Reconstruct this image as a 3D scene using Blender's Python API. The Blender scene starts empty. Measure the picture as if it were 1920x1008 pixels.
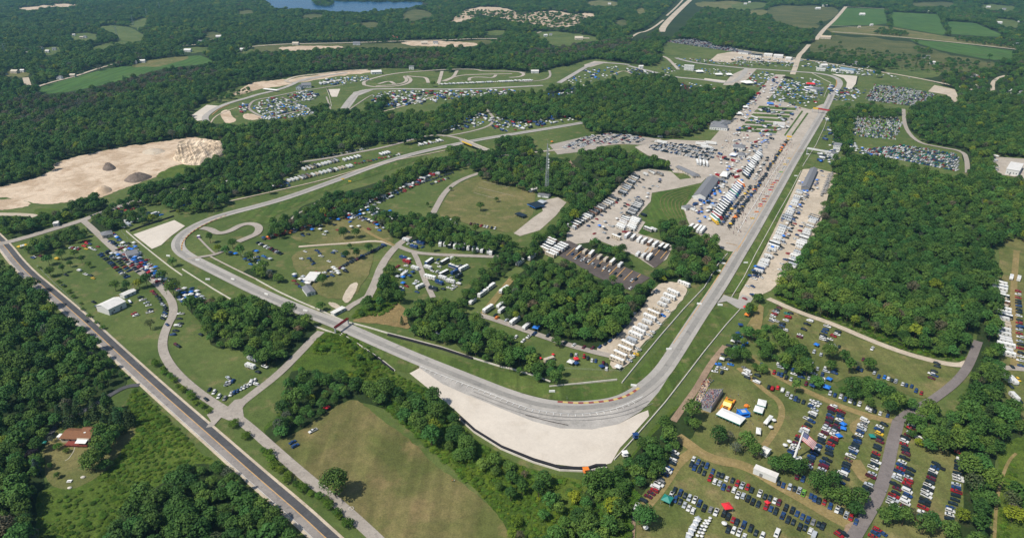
import bpy, math, random
import numpy as np
from mathutils import Vector, Matrix
from mathutils.geometry import tessellate_polygon
random.seed(7); rng = np.random.default_rng(7)
S = bpy.context.scene; COL = S.collection
# ---------------------------------------------------------------- camera, world, sun, exposure
H = 273.0; PITCH = 25.5; FPX = 1280.0
cam = bpy.data.objects.new('camera', bpy.data.cameras.new('camera')); COL.objects.link(cam)
cam.location = (0, 0, H); cam.rotation_euler = (math.radians(90 - PITCH), 0, 0)
cam.data.sensor_width = 36.0; cam.data.lens = FPX / 1920 * 36.0
cam.data.clip_start = 1.0; cam.data.clip_end = 60000.0
S.camera = cam
HAZE = 0.000055
SUN_DIR = Vector((0.60, 0.38, -1.0)).normalized()      # the way the sunlight travels
W = bpy.data.worlds.new('World'); S.world = W; W.use_nodes = True
nt = W.node_tree; nt.nodes.clear()
wo = nt.nodes.new('ShaderNodeOutputWorld'); bg = nt.nodes.new('ShaderNodeBackground'); sk = nt.nodes.new('ShaderNodeTexSky')
sk.sky_type = 'NISHITA'; sk.sun_disc = False
sk.sun_elevation = math.asin(-SUN_DIR.z); sk.sun_rotation = math.atan2(-SUN_DIR.x, -SUN_DIR.y)
sk.altitude = 300; bg.inputs[1].default_value = 0.10
nt.links.new(sk.outputs[0], bg.inputs[0]); nt.links.new(bg.outputs[0], wo.inputs[0])
sun = bpy.data.objects.new('sun', bpy.data.lights.new('sun', 'SUN')); COL.objects.link(sun)
sun.data.energy = 4.5; sun.data.angle = math.radians(0.5); sun.data.color = (1.0, 0.94, 0.84)
sun.rotation_euler = SUN_DIR.to_track_quat('-Z', 'Y').to_euler()
S.view_settings.view_transform = 'Standard'; S.view_settings.look = 'None'
S.view_settings.exposure = 0.10; S.view_settings.gamma = 1.0
S.render.resolution_x = 1024; S.render.resolution_y = 537
S.cycles.max_bounces = 4; S.cycles.diffuse_bounces = 2; S.cycles.volume_bounces = 0
# ---------------------------------------------------------------- maths
_t = math.radians(PITCH); CT, ST = math.cos(_t), math.sin(_t)
def G(px, py, z=0.0):
    dx = (px - 960) / FPX; dy = (504 - py) / FPX
    s = (z - H) / (-ST + dy * CT)
    return (dx * s, (CT + dy * ST) * s)
def PX(x, y, z=0.0):                                    # numpy-friendly projection
    zz = z - H; d = y * CT - zz * ST; u = y * ST + zz * CT
    return 960 + FPX * x / d, 504 - FPX * u / d
def pts(s): return [tuple(float(v) for v in p.split(',')) for p in s.split()]
def gp(s, z=0.0): return [G(a, b, z) for a, b in pts(s)]
def smooth(P, n=2):
    for _ in range(n):
        Q = [P[0]]
        for a, b in zip(P, P[1:]):
            Q += [(a[0]*.75+b[0]*.25, a[1]*.75+b[1]*.25), (a[0]*.25+b[0]*.75, a[1]*.25+b[1]*.75)]
        Q.append(P[-1]); P = Q
    return P
def smooth_closed(P, n=2):
    for _ in range(n):
        Q = []
        for a, b in zip(P, P[1:] + P[:1]):
            Q += [(a[0]*.75+b[0]*.25, a[1]*.75+b[1]*.25), (a[0]*.25+b[0]*.75, a[1]*.25+b[1]*.75)]
        P = Q
    return P
def heading(x, y, dx, dy):                              # world heading of an image direction at a pixel
    a = G(x - dx/2, y - dy/2); b = G(x + dx/2, y + dy/2)
    return math.atan2(b[1]-a[1], b[0]-a[0])
# ---------------------------------------------------------------- materials
MATS = {}
def newmat(name):
    m = bpy.data.materials.new(name); m.use_nodes = True; n = m.node_tree
    b = n.nodes['Principled BSDF']; b.inputs['Roughness'].default_value = .85
    b.inputs['Specular IOR Level'].default_value = .25
    return m, n, b
def noise(n, scale, detail=4, rough=.6, vec=None, stretch=None, dist=0):
    t = n.nodes.new('ShaderNodeTexNoise'); t.inputs['Scale'].default_value = scale
    t.inputs['Detail'].default_value = detail; t.inputs['Roughness'].default_value = rough
    t.inputs['Distortion'].default_value = dist
    g = n.nodes.new('ShaderNodeNewGeometry'); src = g.outputs['Position']
    if stretch:
        mp = n.nodes.new('ShaderNodeMapping'); mp.inputs['Rotation'].default_value[2] = stretch[0]
        mp.inputs['Scale'].default_value = (stretch[1], stretch[2], 1); n.links.new(src, mp.inputs[0]); src = mp.outputs[0]
    n.links.new(src, t.inputs['Vector']); return t.outputs['Fac']
def ramp(n, fac, stops):
    r = n.nodes.new('ShaderNodeValToRGB'); e = r.color_ramp.elements
    while len(e) < len(stops): e.new(.5)
    for k, (p, c) in zip(e, stops): k.position = p; k.color = (*c, 1)
    n.links.new(fac, r.inputs[0]); return r.outputs[0]
def mix(n, f, a, b, mode='MIX'):
    m = n.nodes.new('ShaderNodeMix'); m.data_type = 'RGBA'; m.blend_type = mode
    for sock, v in ((m.inputs['Factor'], f), (m.inputs['A'], a), (m.inputs['B'], b)):
        if hasattr(v, 'node'): n.links.new(v, sock)
        elif isinstance(v, tuple): sock.default_value = (*v, 1)
        else: sock.default_value = v
    return m.outputs['Result']
def math_(n, op, a, b=0.0, clamp=False):
    m = n.nodes.new('ShaderNodeMath'); m.operation = op; m.use_clamp = clamp
    for i, v in enumerate((a, b)):
        if hasattr(v, 'node'): n.links.new(v, m.inputs[i])
        else: m.inputs[i].default_value = v
    return m.outputs[0]
def ground_mat(name, c1, c2, c3, s=(.012, .09), lo=.38, hi=.64, grain=.25, stripes=None):
    """two-scale mottled ground: c1/c2 broad patches, c3 worn spots, fine grain"""
    m, n, b = newmat(name)
    base = ramp(n, noise(n, s[0], 5, .62, dist=.6), [(lo, c1), (hi, c2)])
    worn = ramp(n, noise(n, s[1], 4, .6), [(.55, (0, 0, 0)), (.72, (1, 1, 1))])
    c = mix(n, math_(n, 'MULTIPLY', worn, .75), base, c3)
    fine = ramp(n, noise(n, 1.1, 3, .7), [(.3, (1-grain,)*3), (.7, (1+grain*.8,)*3)])
    c = mix(n, 1.0, c, fine, 'MULTIPLY')
    mid = ramp(n, noise(n, .21, 4, .65), [(.32, (1-grain*.5,)*3), (.68, (1+grain*.45,)*3)]); c = mix(n, 1.0, c, mid, 'MULTIPLY')
    if stripes:
        st = ramp(n, noise(n, stripes[3] if len(stripes) > 3 else 1.0, 2, .5, stretch=(stripes[0], stripes[1], .012)), [(.4, (1-stripes[2],)*3), (.6, (1+stripes[2],)*3)])
        c = mix(n, 1.0, c, st, 'MULTIPLY')
    n.links.new(c, b.inputs['Base Color']); b.inputs['Roughness'].default_value = .95
    MATS[name] = m; return m
GR = ground_mat
GR('grass', (.064, .101, .022), (.108, .140, .038), (.20, .165, .075), s=(.014, .07), grain=.32)
GR('grass_lush', (.044, .092, .012), (.078, .128, .022), (.13, .135, .04), grain=.3, stripes=(1.0, .35, .12))
GR('grass_dry', (.098, .116, .032), (.175, .156, .060), (.26, .20, .10), s=(.02, .06), grain=.32)
GR('grass_lot', (.090, .116, .028), (.155, .150, .052), (.25, .19, .09), s=(.022, .05), grain=.32, stripes=(.45, .16, .10))
GR('hay', (.098, .110, .030), (.178, .150, .060), (.25, .175, .085), s=(.022, .03), grain=.3, stripes=(.85, .13, .13))
GR('verge', (.050, .092, .014), (.094, .130, .028), (.19, .165, .07), grain=.3, stripes=(.95, .22, .14))
GR('worn_grass', (.27, .20, .085), (.19, .16, .06), (.34, .25, .13), s=(.03, .2))
GR('meadow', (.052, .095, .010), (.092, .130, .018), (.035, .062, .012), s=(.02, .12), grain=.5)
GR('scrub', (.060, .080, .022), (.115, .118, .040), (.16, .14, .06), s=(.012, .08), grain=.45)
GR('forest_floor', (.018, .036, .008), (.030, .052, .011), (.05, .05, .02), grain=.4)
GR('crop', (.048, .108, .020), (.064, .128, .024), (.08, .12, .03), s=(.004, .02), grain=.15, stripes=(.5, .10, .16))
GR('brown_grass', (.19, .135, .058), (.24, .175, .075), (.13, .12, .04), grain=.4)
GR('gravel_bed', (.53, .475, .405), (.61, .55, .47), (.48, .42, .345), s=(.02, .05), grain=.07)
GR('sand', (.44, .33, .225), (.60, .48, .355), (.34, .22, .13), s=(.03, .06), lo=.42, hi=.58, grain=.25)
GR('sand_road', (.43, .365, .28), (.54, .46, .36), (.33, .26, .17), s=(.03, .2), grain=.18)
GR('road', (.31, .275, .235), (.37, .33, .285), (.21, .19, .17), s=(.05, .4), grain=.14)
GR('concrete', (.37, .325, .27), (.46, .405, .34), (.28, .24, .19), s=(.03, .12), grain=.16)
GR('track', (.34, .32, .29), (.40, .375, .34), (.22, .21, .195), s=(.02, .15), grain=.10)
GR('racing_line', (.245, .234, .215), (.29, .275, .25), (.17, .165, .155), s=(.03, .2), grain=.10)
GR('runoff', (.33, .31, .285), (.42, .395, .36), (.25, .24, .22), s=(.04, .12), grain=.16)
GR('old_asphalt', (.22, .20, .185), (.28, .255, .235), (.13, .12, .115), s=(.05, .3), grain=.14)
GR('new_asphalt', (.066, .067, .072), (.088, .088, .092), (.09, .09, .09), s=(.05, .3), grain=.2)
GR('dark_asphalt', (.082, .068, .062), (.110, .092, .085), (.14, .118, .10), s=(.04, .25), grain=.14)
GR('lane_asphalt', (.17, .148, .14), (.205, .18, .17), (.13, .115, .11), s=(.05, .3), grain=.14)
GR('shoulder', (.44, .37, .28), (.54, .46, .35), (.34, .27, .18), s=(.05, .3), grain=.15)
GR('dirt', (.25, .175, .12), (.32, .23, .155), (.18, .13, .08), s=(.05, .3), grain=.25)
GR('rock_pile', (.14, .11, .09), (.21, .165, .135), (.07, .06, .05), s=(.1, .5), grain=.3)
GR('pale_rock', (.42, .325, .225), (.56, .455, .335), (.19, .165, .09), s=(.06, .10), grain=.2, stripes=(.35, .5, .4, .5))
GR('concrete_wall', (.52, .48, .42), (.60, .56, .49), (.42, .39, .34), s=(.1, .5), grain=.10)
GR('marking_white', (.62, .61, .58), (.72, .71, .68), (.45, .44, .42), s=(.2, .6), grain=.1)
GR('marking_yellow', (.50, .34, .06), (.58, .40, .09), (.38, .30, .14), s=(.2, .6), grain=.1)
GR('marking_orange', (.52, .30, .10), (.58, .35, .14), (.40, .28, .18), s=(.2, .6), grain=.1)
GR('kerb_yellow', (.48, .36, .12), (.54, .41, .16), (.40, .30, .10), s=(.3, .8), grain=.1)
GR('kerb_red', (.24, .06, .05), (.28, .08, .065), (.2, .05, .05), s=(.3, .8), grain=.1)
def water_mat():
    m, n, b = newmat('water'); c = ramp(n, noise(n, .006, 3), [(.35, (.010, .060, .15)), (.65, (.016, .085, .20))])
    n.links.new(c, b.inputs['Base Color']); b.inputs['Roughness'].default_value = .25; MATS['water'] = m
water_mat()
def paint(name, col, rough=.5, spec=.4, var=.10, metal=0.0, sc=.6):
    if name in MATS: return MATS[name]
    m, n, b = newmat(name)
    f = ramp(n, noise(n, sc, 3), [(.3, (1-var,)*3), (.7, (1+var*.5,)*3)])
    c = mix(n, 1.0, col, f, 'MULTIPLY'); n.links.new(c, b.inputs['Base Color'])
    b.inputs['Roughness'].default_value = rough; b.inputs['Specular IOR Level'].default_value = spec
    b.inputs['Metallic'].default_value = metal; MATS[name] = m; return m
CC = dict(w=('white', (.64, .64, .62)), s=('silver', (.42, .45, .48)), g=('grey', (.20, .20, .20)), k=('dark', (.012, .022, .032)),
          b=('blue', (.018, .055, .17)), r=('red', (.30, .014, .02)), m=('maroon', (.11, .012, .028)), y=('yellow', (.70, .45, .03)),
          o=('brown', (.16, .085, .05)), G=('green', (.18, .42, .05)), t=('tan', (.50, .43, .33)), B=('bright blue', (.02, .17, .60)),
          R=('scarlet', (.68, .03, .04)), O=('orange', (.78, .22, .03)), T=('teal', (.02, .22, .18)))
for k, (nm, c) in CC.items(): paint('paint_' + nm.replace(' ', '_'), c, .45 if k in 'wstk' else .38, .35, .06)
def PM(k): return MATS['paint_' + CC[k][0].replace(' ', '_')]
glass = paint('glass', (.02, .035, .045), .18, .5, .05)
rubber = paint('rubber', (.02, .02, .02), .8, .2)
metal = paint('metal', (.42, .44, .46), .45, .5, .08, .3)
whitefab = paint('white_fabric', (.76, .76, .73), .7, .2, .05)
greyroof = paint('grey_shingle', (.19, .195, .21), .85, .2, .18, sc=1.2)
whiteroof = paint('white_roof', (.68, .66, .62), .6, .3, .12, sc=.3)
whitewall = paint('white_wall', (.62, .62, .60), .7, .2, .06)
creamwall = paint('cream_wall', (.52, .46, .37), .8, .2, .08)
brownroof = paint('brown_shingle', (.21, .10, .052), .85, .2, .18, sc=1.5)
redwood = paint('red_wood', (.24, .06, .045), .8, .2, .15, sc=2)
trunkm = paint('bark', (.10, .075, .05), .95, .1, .25, sc=2)
orange_paint = paint('orange_paint', (.75, .30, .03), .5, .3)
# ---------------------------------------------------------------- object helpers
def tag(o, label=None, cat=None, group=None, kind=None):
    for k, v in (('label', label), ('category', cat), ('group', group), ('kind', kind)):
        if v: o[k] = v
    return o
def link(o, parent=None):
    COL.objects.link(o)
    if parent: o.parent = parent
    return o
class MB:
    """collects shapes into one mesh"""
    def __init__(s): s.v = []; s.f = []; s.m = []; s.mats = []
    def mi(s, mat):
        if mat not in s.mats: s.mats.append(mat)
        return s.mats.index(mat)
    def add(s, v, f, mat):
        o = len(s.v); s.v += [tuple(p) for p in v]; s.f += [tuple(i+o for i in q) for q in f]; s.m += [s.mi(mat)] * len(f); return s
    def box(s, x0, x1, y0, y1, z0, z1, mat, tx=0.0, ty=0.0):
        v = [(x0, y0, z0), (x1, y0, z0), (x1, y1, z0), (x0, y1, z0), (x0+tx, y0+ty, z1), (x1-tx, y0+ty, z1), (x1-tx, y1-ty, z1), (x0+tx, y1-ty, z1)]
        return s.add(v, [(0, 3, 2, 1), (4, 5, 6, 7), (0, 1, 5, 4), (1, 2, 6, 5), (2, 3, 7, 6), (3, 0, 4, 7)], mat)
    def prism(s, prof, y0, y1, mat, taper=0.0):        # side profile (x,z) swept across y
        n = len(prof); zm = sum(p[1] for p in prof)/n
        v = [(x, y0, z) for x, z in prof] + [(x, y1, z) for x, z in prof]
        f = [tuple(range(n)), tuple(range(2*n-1, n-1, -1))] + [(i, i+n, (i+1) % n + n, (i+1) % n) for i in range(n)]
        return s.add(v, f, mat)
    def tube(s, a, b, r0, r1, mat, n=6):
        a = Vector(a); b = Vector(b); d = (b-a).normalized(); u = d.orthogonal().normalized(); w = d.cross(u)
        v = []
        for p, r in ((a, r0), (b, r1)):
            for i in range(n):
                t = 2*math.pi*i/n; v.append(p + (u*math.cos(t)+w*math.sin(t))*r)
        f = [(i, (i+1) % n, n+(i+1) % n, n+i) for i in range(n)] + [tuple(range(n-1, -1, -1)), tuple(range(n, 2*n))]
        return s.add(v, f, mat)
    def blob(s, c, r, mat, n=8, k=5, sq=(1, 1, 1)):
        v = [(c[0], c[1], c[2]-r*sq[2])]
        for j in range(1, k):
            ph = math.pi*j/k
            for i in range(n):
                t = 2*math.pi*i/n; v.append((c[0]+r*sq[0]*math.sin(ph)*math.cos(t), c[1]+r*sq[1]*math.sin(ph)*math.sin(t), c[2]-r*sq[2]*math.cos(ph)))
        v.append((c[0], c[1], c[2]+r*sq[2])); L = len(v)-1
        f = [(0, 1+(i+1) % n, 1+i) for i in range(n)]
        for j in range(k-2):
            for i in range(n):
                a = 1+j*n; f.append((a+i, a+(i+1) % n, a+n+(i+1) % n, a+n+i))
        f += [(L, L-n+i, L-n+(i+1) % n) for i in range(n)]
        return s.add(v, f, mat)
    def mesh(s, name):
        me = bpy.data.meshes.new(name); me.from_pydata(s.v, [], s.f)
        for m in s.mats: me.materials.append(m)
        if len(s.mats) > 1: me.polygons.foreach_set('material_index', s.m)
        me.update(); return me
    def build(s, name, parent=None, loc=None, rz=0.0):
        o = bpy.data.objects.new(name, s.mesh(name)); link(o, parent)
        if loc: o.location = loc
        if rz: o.rotation_euler.z = rz
        return o
def empty(name, loc, rz=0.0, label=None, cat=None, group=None):
    o = bpy.data.objects.new(name, None); o.empty_display_size = .5; link(o); o.location = loc; o.rotation_euler.z = rz
    return tag(o, label, cat, group)
def copy_tree(o):
    c = o.copy(); COL.objects.link(c)
    for ch in list(o.children):
        d = ch.copy(); COL.objects.link(d); d.parent = c
        for g in list(ch.children):
            e = g.copy(); COL.objects.link(e); e.parent = d
    return c
def inpoly(x, y, P):
    c = np.zeros(x.shape, bool); a = np.array(P, float)
    bx = (x >= a[:, 0].min()) & (x <= a[:, 0].max()) & (y >= a[:, 1].min()) & (y <= a[:, 1].max())
    if not bx.any(): return c
    X = x[bx]; Y = y[bx]; r = np.zeros(X.shape, bool); x0, y0 = a[-1]
    for x1, y1 in a:
        if y1 != y0: r ^= ((y1 > Y) != (y0 > Y)) & (X < (x0-x1)*(Y-y1)/(y0-y1)+x1)
        x0, y0 = x1, y1
    c[bx] = r; return c
def ground_z(x, y):
    x = np.atleast_1d(np.asarray(x, float)); y = np.atleast_1d(np.asarray(y, float)); z = np.zeros(x.shape)
    for P, h in SHEETS: z = np.where(inpoly(x, y, P), np.maximum(z, h), z)
    return z
# ---------------------------------------------------------------- the ground sheets
ZL = [0.0]
def nz(step=.003): ZL[0] += step; return ZL[0]
SHEETS = []                                              # (polygon, z): what lies under a point
def sheet(name, P, mat, z=None, kind='structure'):
    z = nz() if z is None else z; SHEETS.append((P, z))
    tri = tessellate_polygon([[Vector((x, y, 0)) for x, y in P]])
    me = bpy.data.meshes.new(name); me.from_pydata([(x, y, z) for x, y in P], [], [tuple(t) for t in tri])
    me.materials.append(MATS[mat]); me.update()
    bad = [p for p in me.polygons if p.normal.z < 0]
    if bad: me.flip_normals() if len(bad) == len(me.polygons) else None
    o = link(bpy.data.objects.new(name, me)); o['kind'] = kind; return o
ROADS = []                                               # (points, half width) for keeping trees off
def ribbon_pts(P, w, off=0.0):
    L, Rr = [], []
    for i, p in enumerate(P):
        a = P[max(i-1, 0)]; b = P[min(i+1, len(P)-1)]
        dx, dy = b[0]-a[0], b[1]-a[1]; l = math.hypot(dx, dy) or 1; nx, ny = -dy/l, dx/l
        L.append((p[0]+nx*(w/2+off), p[1]+ny*(w/2+off))); Rr.append((p[0]-nx*(w/2-off), p[1]-ny*(w/2-off)))
    return L, Rr
def ribbon(name, P, w, mat, z=None, off=0.0, road=True):
    z = nz() if z is None else z
    L, Rr = ribbon_pts(P, w, off); n = len(P); SHEETS.append((L+Rr[::-1], z))
    me = bpy.data.meshes.new(name)
    me.from_pydata([(x, y, z) for x, y in L+Rr], [], [(i, n+i, n+i+1, i+1) for i in range(n-1)])
    me.materials.append(MATS[mat]); me.update()
    o = link(bpy.data.objects.new(name, me)); o['kind'] = 'structure'
    if road: ROADS.append((P, w/2))
    return o
def road(s, w, mat='road', name='road', n=2, z=None): return ribbon(name, smooth(gp(s), n), w, mat, z)
def dense(P, step):
    Q = []
    for a, b in zip(P, P[1:]):
        k = max(1, int(math.dist(a, b)/step))
        Q += [(a[0]+(b[0]-a[0])*i/k, a[1]+(b[1]-a[1])*i/k) for i in range(k)]
    return Q + [P[-1]]
def barrier(name, s, h, t, mat, label, cat='barrier', group=None, n=1):
    """a wall with real thickness that follows a line"""
    P = smooth(gp(s), n); L, Rr = ribbon_pts(P, t); k = len(P); b = MB()
    v = [(x, y, 0) for x, y in L] + [(x, y, 0) for x, y in Rr] + [(x*.85+u*.15, y*.85+w*.15, h) for (x, y), (u, w) in zip(L, Rr)] + [(x*.85+u*.15, y*.85+w*.15, h) for (x, y), (u, w) in zip(Rr, L)]
    f = []
    for i in range(k-1):
        f += [(i, 2*k+i, 2*k+i+1, i+1), (k+i+1, 3*k+i+1, 3*k+i, k+i), (2*k+i, 3*k+i, 3*k+i+1, 2*k+i+1)]
    f += [(0, k, 3*k, 2*k), (k-1, 3*k-1, 4*k-1, 2*k-1)]
    b.add(v, f, mat if not isinstance(mat, str) else MATS[mat])
    return tag(b.build(name), label, cat, group)
# ================================================================ GROUND
bm_R = 26000
sheet('ground', [(-bm_R, -1500), (bm_R, -1500), (bm_R, 2*bm_R), (-bm_R, 2*bm_R)], 'grass', 0.0)
OPS = []                                                # ('C'|'F', polygon px, density, scale, region)
def area(name, s, mat, sm=1, clear=True):
    P = pts(s); P = smooth_closed(P, sm) if sm else P
    if sm:                                              # ragged natural edges
        Q = []
        for (x0, y0), (x1, y1) in zip(P, P[1:]+P[:1]):
            l = math.hypot(x1-x0, y1-y0)
            for t in ((0,) if l < 6 else (0, .33, .67)): Q.append((x0+(x1-x0)*t+random.uniform(-.07, .07)*l, y0+(y1-y0)*t+random.uniform(-.07, .07)*l*.6))
        P = Q
    sheet(name, [G(a, b) for a, b in P], mat)
    if clear: OPS.append(('C', P, 0, 0, ''))
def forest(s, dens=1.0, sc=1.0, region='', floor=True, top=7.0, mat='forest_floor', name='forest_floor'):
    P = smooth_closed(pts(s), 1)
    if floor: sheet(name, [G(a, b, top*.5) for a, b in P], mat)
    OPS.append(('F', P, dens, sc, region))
def clear(s): OPS.append(('C', pts(s), 0, 0, ''))
# --- the far country, all wooded, with clearings cut in it
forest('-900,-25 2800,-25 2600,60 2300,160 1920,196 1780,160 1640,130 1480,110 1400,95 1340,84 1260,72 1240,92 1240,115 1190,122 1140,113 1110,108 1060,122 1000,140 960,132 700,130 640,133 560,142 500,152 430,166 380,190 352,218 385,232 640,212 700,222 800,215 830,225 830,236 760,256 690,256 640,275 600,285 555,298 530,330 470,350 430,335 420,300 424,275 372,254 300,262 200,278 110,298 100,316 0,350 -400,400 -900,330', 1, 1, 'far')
area('field', '160,95 190,83 228,76 215,62 180,54 195,48 226,48 250,53 262,62 277,68 262,78 215,86 185,95', 'grass')
area('field', '242,43 262,36 276,32 277,46 262,52 243,51', 'grass')
area('crop_field', '58,170 120,150 205,128 230,125 285,124 287,112 330,107 375,104 412,118 375,121 300,130 245,146 190,160 130,172 90,176', 'crop', sm=0)
area('field', '283,112 330,106 360,106 330,118 290,126 235,126', 'grass_dry')
area('sand', '22,18 50,13 120,7 158,9 120,14 95,13 70,18 55,22 45,19', 'sand')
area('meadow', '40,20 80,20 70,30 35,28', 'grass', clear=False)
area('field', '430,98 480,91 500,96 450,103', 'grass', sm=0)
area('field', '480,84 600,82 700,82 850,78 930,74 960,76 890,86 740,92 640,90 525,97 470,100', 'scrub', sm=0)
area('sand', '520,89 560,86 600,87 640,86 645,90 600,92 560,96 528,95', 'sand')
area('sand', '745,79 800,77 860,78 900,82 890,88 830,88 770,86', 'sand')
area('sand_pit', '842,42 850,35 868,20 895,14 920,13 960,18 975,30 1000,22 1045,20 1072,28 1105,24 1122,30 1110,33 1085,36 1092,43 1062,53 1030,51 1000,45 960,40 935,33 915,31 900,26 885,36 862,42', 'sand')
area('meadow', '757,42 790,36 815,30 800,20 770,18 752,28', 'scrub')
area('lawn', '1000,62 1040,58 1100,66 1130,74 1090,82 1020,78', 'grass')
area('lake', '478,-12 500,2 508,15 560,17 612,20 672,23 720,20 788,11 798,5 770,4 700,4 630,3 618,-2 600,-12', 'water')
area('field', '1440,10 1540,12 1575,16 1565,35 1530,45 1480,42 1440,30', 'scrub')
area('meadow', '1300,4 1380,2 1420,12 1360,18 1310,14', 'grass_dry')
area('field', '1555,49 1586,15 1658,17 1664,44 1640,47', 'crop', sm=0)
area('clearing', '1095,4 1130,0 1165,6 1150,13 1110,12', 'grass_dry')
area('clearing', '1190,18 1205,14 1212,24 1196,28', 'grass_dry')
area('clearing', '1375,6 1430,3 1445,12 1400,20 1370,16', 'grass', sm=1)
area('clearing', '1400,20 1440,18 1438,28 1410,30', 'grass_dry')
area('clearing', '1480,16 1570,17 1558,34 1500,40 1470,30', 'scrub', sm=0)
area('clearing', '1440,30 1500,42 1540,46 1530,56 1460,44', 'scrub')
area('clearing', '1600,58 1690,64 1690,70 1600,64', 'grass', sm=0)
area('clearing', '1765,108 1800,110 1830,122 1790,124', 'grass')
area('clearing', '1700,5 1780,3 1800,12 1720,14', 'scrub'); area('clearing', '1830,8 1900,10 1910,22 1850,20', 'grass'); area('clearing', '1860,32 1915,40 1910,55 1870,46', 'grass')
area('clearing', '330,92 360,88 400,90 390,98 350,100', 'grass'); area('clearing', '8,132 60,134 50,146 10,146', 'grass_dry'); area('clearing', '72,92 112,86 120,98 85,106', 'grass'); area('clearing', '125,64 180,62 190,74 140,80', 'grass')
area('clearing', '255,46 258,60 262,48', 'grass'); area('clearing', '380,62 410,60 420,70 390,74', 'scrub'); area('clearing', '560,28 600,26 610,34 575,38', 'scrub'); area('clearing', '900,60 940,56 960,62 920,68', 'grass'); area('clearing', '670,44 700,40 715,48 690,54', 'scrub')
area('clearing', '1020,76 1060,78 1080,84 1040,88', 'grass'); area('clearing', '1150,40 1170,36 1180,46 1160,50', 'scrub'); area('clearing', '440,22 470,18 480,26 455,30', 'scrub')
area('crop_field', '1672,23 1758,27 1775,62 1766,66 1670,49 1666,40', 'crop', sm=0)
area('crop_field', '1776,40 1830,44 1892,71 1780,64', 'crop', sm=0)
area('field', '1548,54 1640,48 1665,50 1765,67 1900,86 1912,92 1700,72 1560,62', 'grass_dry', sm=0)
area('meadow', '1540,63 1700,76 1740,92 1800,108 1880,118 1840,132 1780,138 1700,128 1600,120 1530,105 1515,92 1528,75', 'scrub')
area('crop_field', '1705,74 1800,82 1905,96 1898,110 1860,113 1815,105 1760,94 1722,82', 'crop', sm=0)
area('field', '1650,126 1700,127 1768,133 1758,146 1720,147 1660,136', 'grass')
forest('1530,86 1560,84 1620,92 1700,96 1760,104 1840,114 1920,120 1920,186 1860,176 1780,150 1768,132 1700,124 1640,126 1540,108', .26, .75, 'scrubland', floor=False)
forest('1500,99 1560,100 1640,110 1700,120 1640,126 1560,112 1495,106', .8, .85, 'scrubland', floor=False)
forest('1780,130 1920,120 1920,188 1860,176 1780,152', .45, .9, 'scrubland', floor=False)
forest('850,22 900,16 960,20 1040,22 1115,28 1090,44 1040,50 960,38 900,30 860,34', .34, .8, 'scrubland', floor=False)
forest('585,-6 590,9 625,11 626,0 620,-8', 1, .9, 'far', floor=False)
clear('1300,-12 1350,-12 1262,68 1240,72 1234,58 1262,30')
clear('1180,72 1210,54 1240,30 1276,-8 1292,-8 1250,40 1215,66 1190,78')
clear('1536,62 1600,66 1700,76 1700,90 1600,84 1530,80')
for s in ('1662,24 1671,24 1676,54 1666,50', '1762,32 1776,36 1786,62 1776,62', '1640,51 1700,57 1704,64 1640,60', '1782,65 1890,72 1925,80 1925,88 1800,73', '1715,84 1750,92 1748,98 1712,90', '1548,40 1556,40 1552,50 1546,50', '1330,100 1345,92 1372,98 1350,104'): forest(s, 1, .7, 'far', floor=False)
# --- the circuit's own grounds
area('grounds', '350,220 384,190 430,167 500,153 560,142 640,134 960,133 1000,140 1060,124 1110,110 1140,114 1190,122 1240,128 1290,130 1310,112 1240,104 1240,86 1262,72 1320,78 1345,90 1400,95 1480,110 1640,130 1780,160 1800,186 1700,205 1560,212 1540,300 1440,480 1100,480 900,420 860,300 880,230 800,214 640,212 560,228 420,235', 'grass', clear=True)
# far-left sand
area('sand', '425,180 447,171 462,160 478,154 500,152 530,150 600,140 655,132 690,131 700,136 660,140 600,148 545,158 520,163 480,168 455,178', 'sand')
area('sand', '348,214 356,208 365,210 358,219', 'sand')
forest('400,170 440,166 462,160 470,165 440,176 400,188 384,186', .5, .7, 'scrub', floor=False)
area('sand', '412,212 422,205 432,208 434,218 446,226 425,233 416,222', 'sand')
area('sand', '455,215 468,212 500,222 470,226 456,222', 'sand')
# woods inside the circuit
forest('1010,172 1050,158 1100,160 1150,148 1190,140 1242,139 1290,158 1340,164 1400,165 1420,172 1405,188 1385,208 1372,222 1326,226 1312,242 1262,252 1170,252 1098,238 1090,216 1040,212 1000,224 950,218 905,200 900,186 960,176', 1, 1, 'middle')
clear('1010,180 1060,172 1080,163 1085,172 1040,186 1015,186')
clear('1270,158 1310,166 1345,162 1340,170 1275,172')
forest('800,214 850,188 900,180 960,176 960,200 900,205 890,215 840,220', 1, .9, 'middle')
forest('684,196 706,192 725,176 732,186 712,204 686,208', 1, .9, 'middle')
forest('582,200 604,192 618,202 616,214 590,216', 1, .95, 'middle')
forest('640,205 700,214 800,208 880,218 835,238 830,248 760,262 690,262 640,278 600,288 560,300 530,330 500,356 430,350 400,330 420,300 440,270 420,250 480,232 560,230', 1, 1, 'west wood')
forest('925,255 960,252 1000,262 1000,275 960,283 930,275', 1, .9, 'middle')
forest('830,262 870,282 905,282 930,278 990,268 1010,288 1050,292 1075,300 1085,285 1120,278 1165,277 1200,290 1240,285 1258,300 1256,318 1230,320 1195,326 1170,352 1135,350 1150,362 1125,386 1098,406 1078,432 1060,450 1025,462 1000,478 985,482 985,465 1018,440 1048,415 1060,390 1078,372 1010,352 940,338 892,320 880,300 850,300', 1, .95, 'infield hill')
clear('1032,287 1052,284 1078,286 1075,296 1050,302 1030,298')
clear('1066,300 1082,300 1092,318 1125,336 1134,352 1118,352 1100,332 1076,325')
forest('1085,450 1115,444 1135,452 1160,462 1186,478 1188,505 1165,500 1140,498 1118,486 1092,466', 1, .85, 'infield hill')
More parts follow.
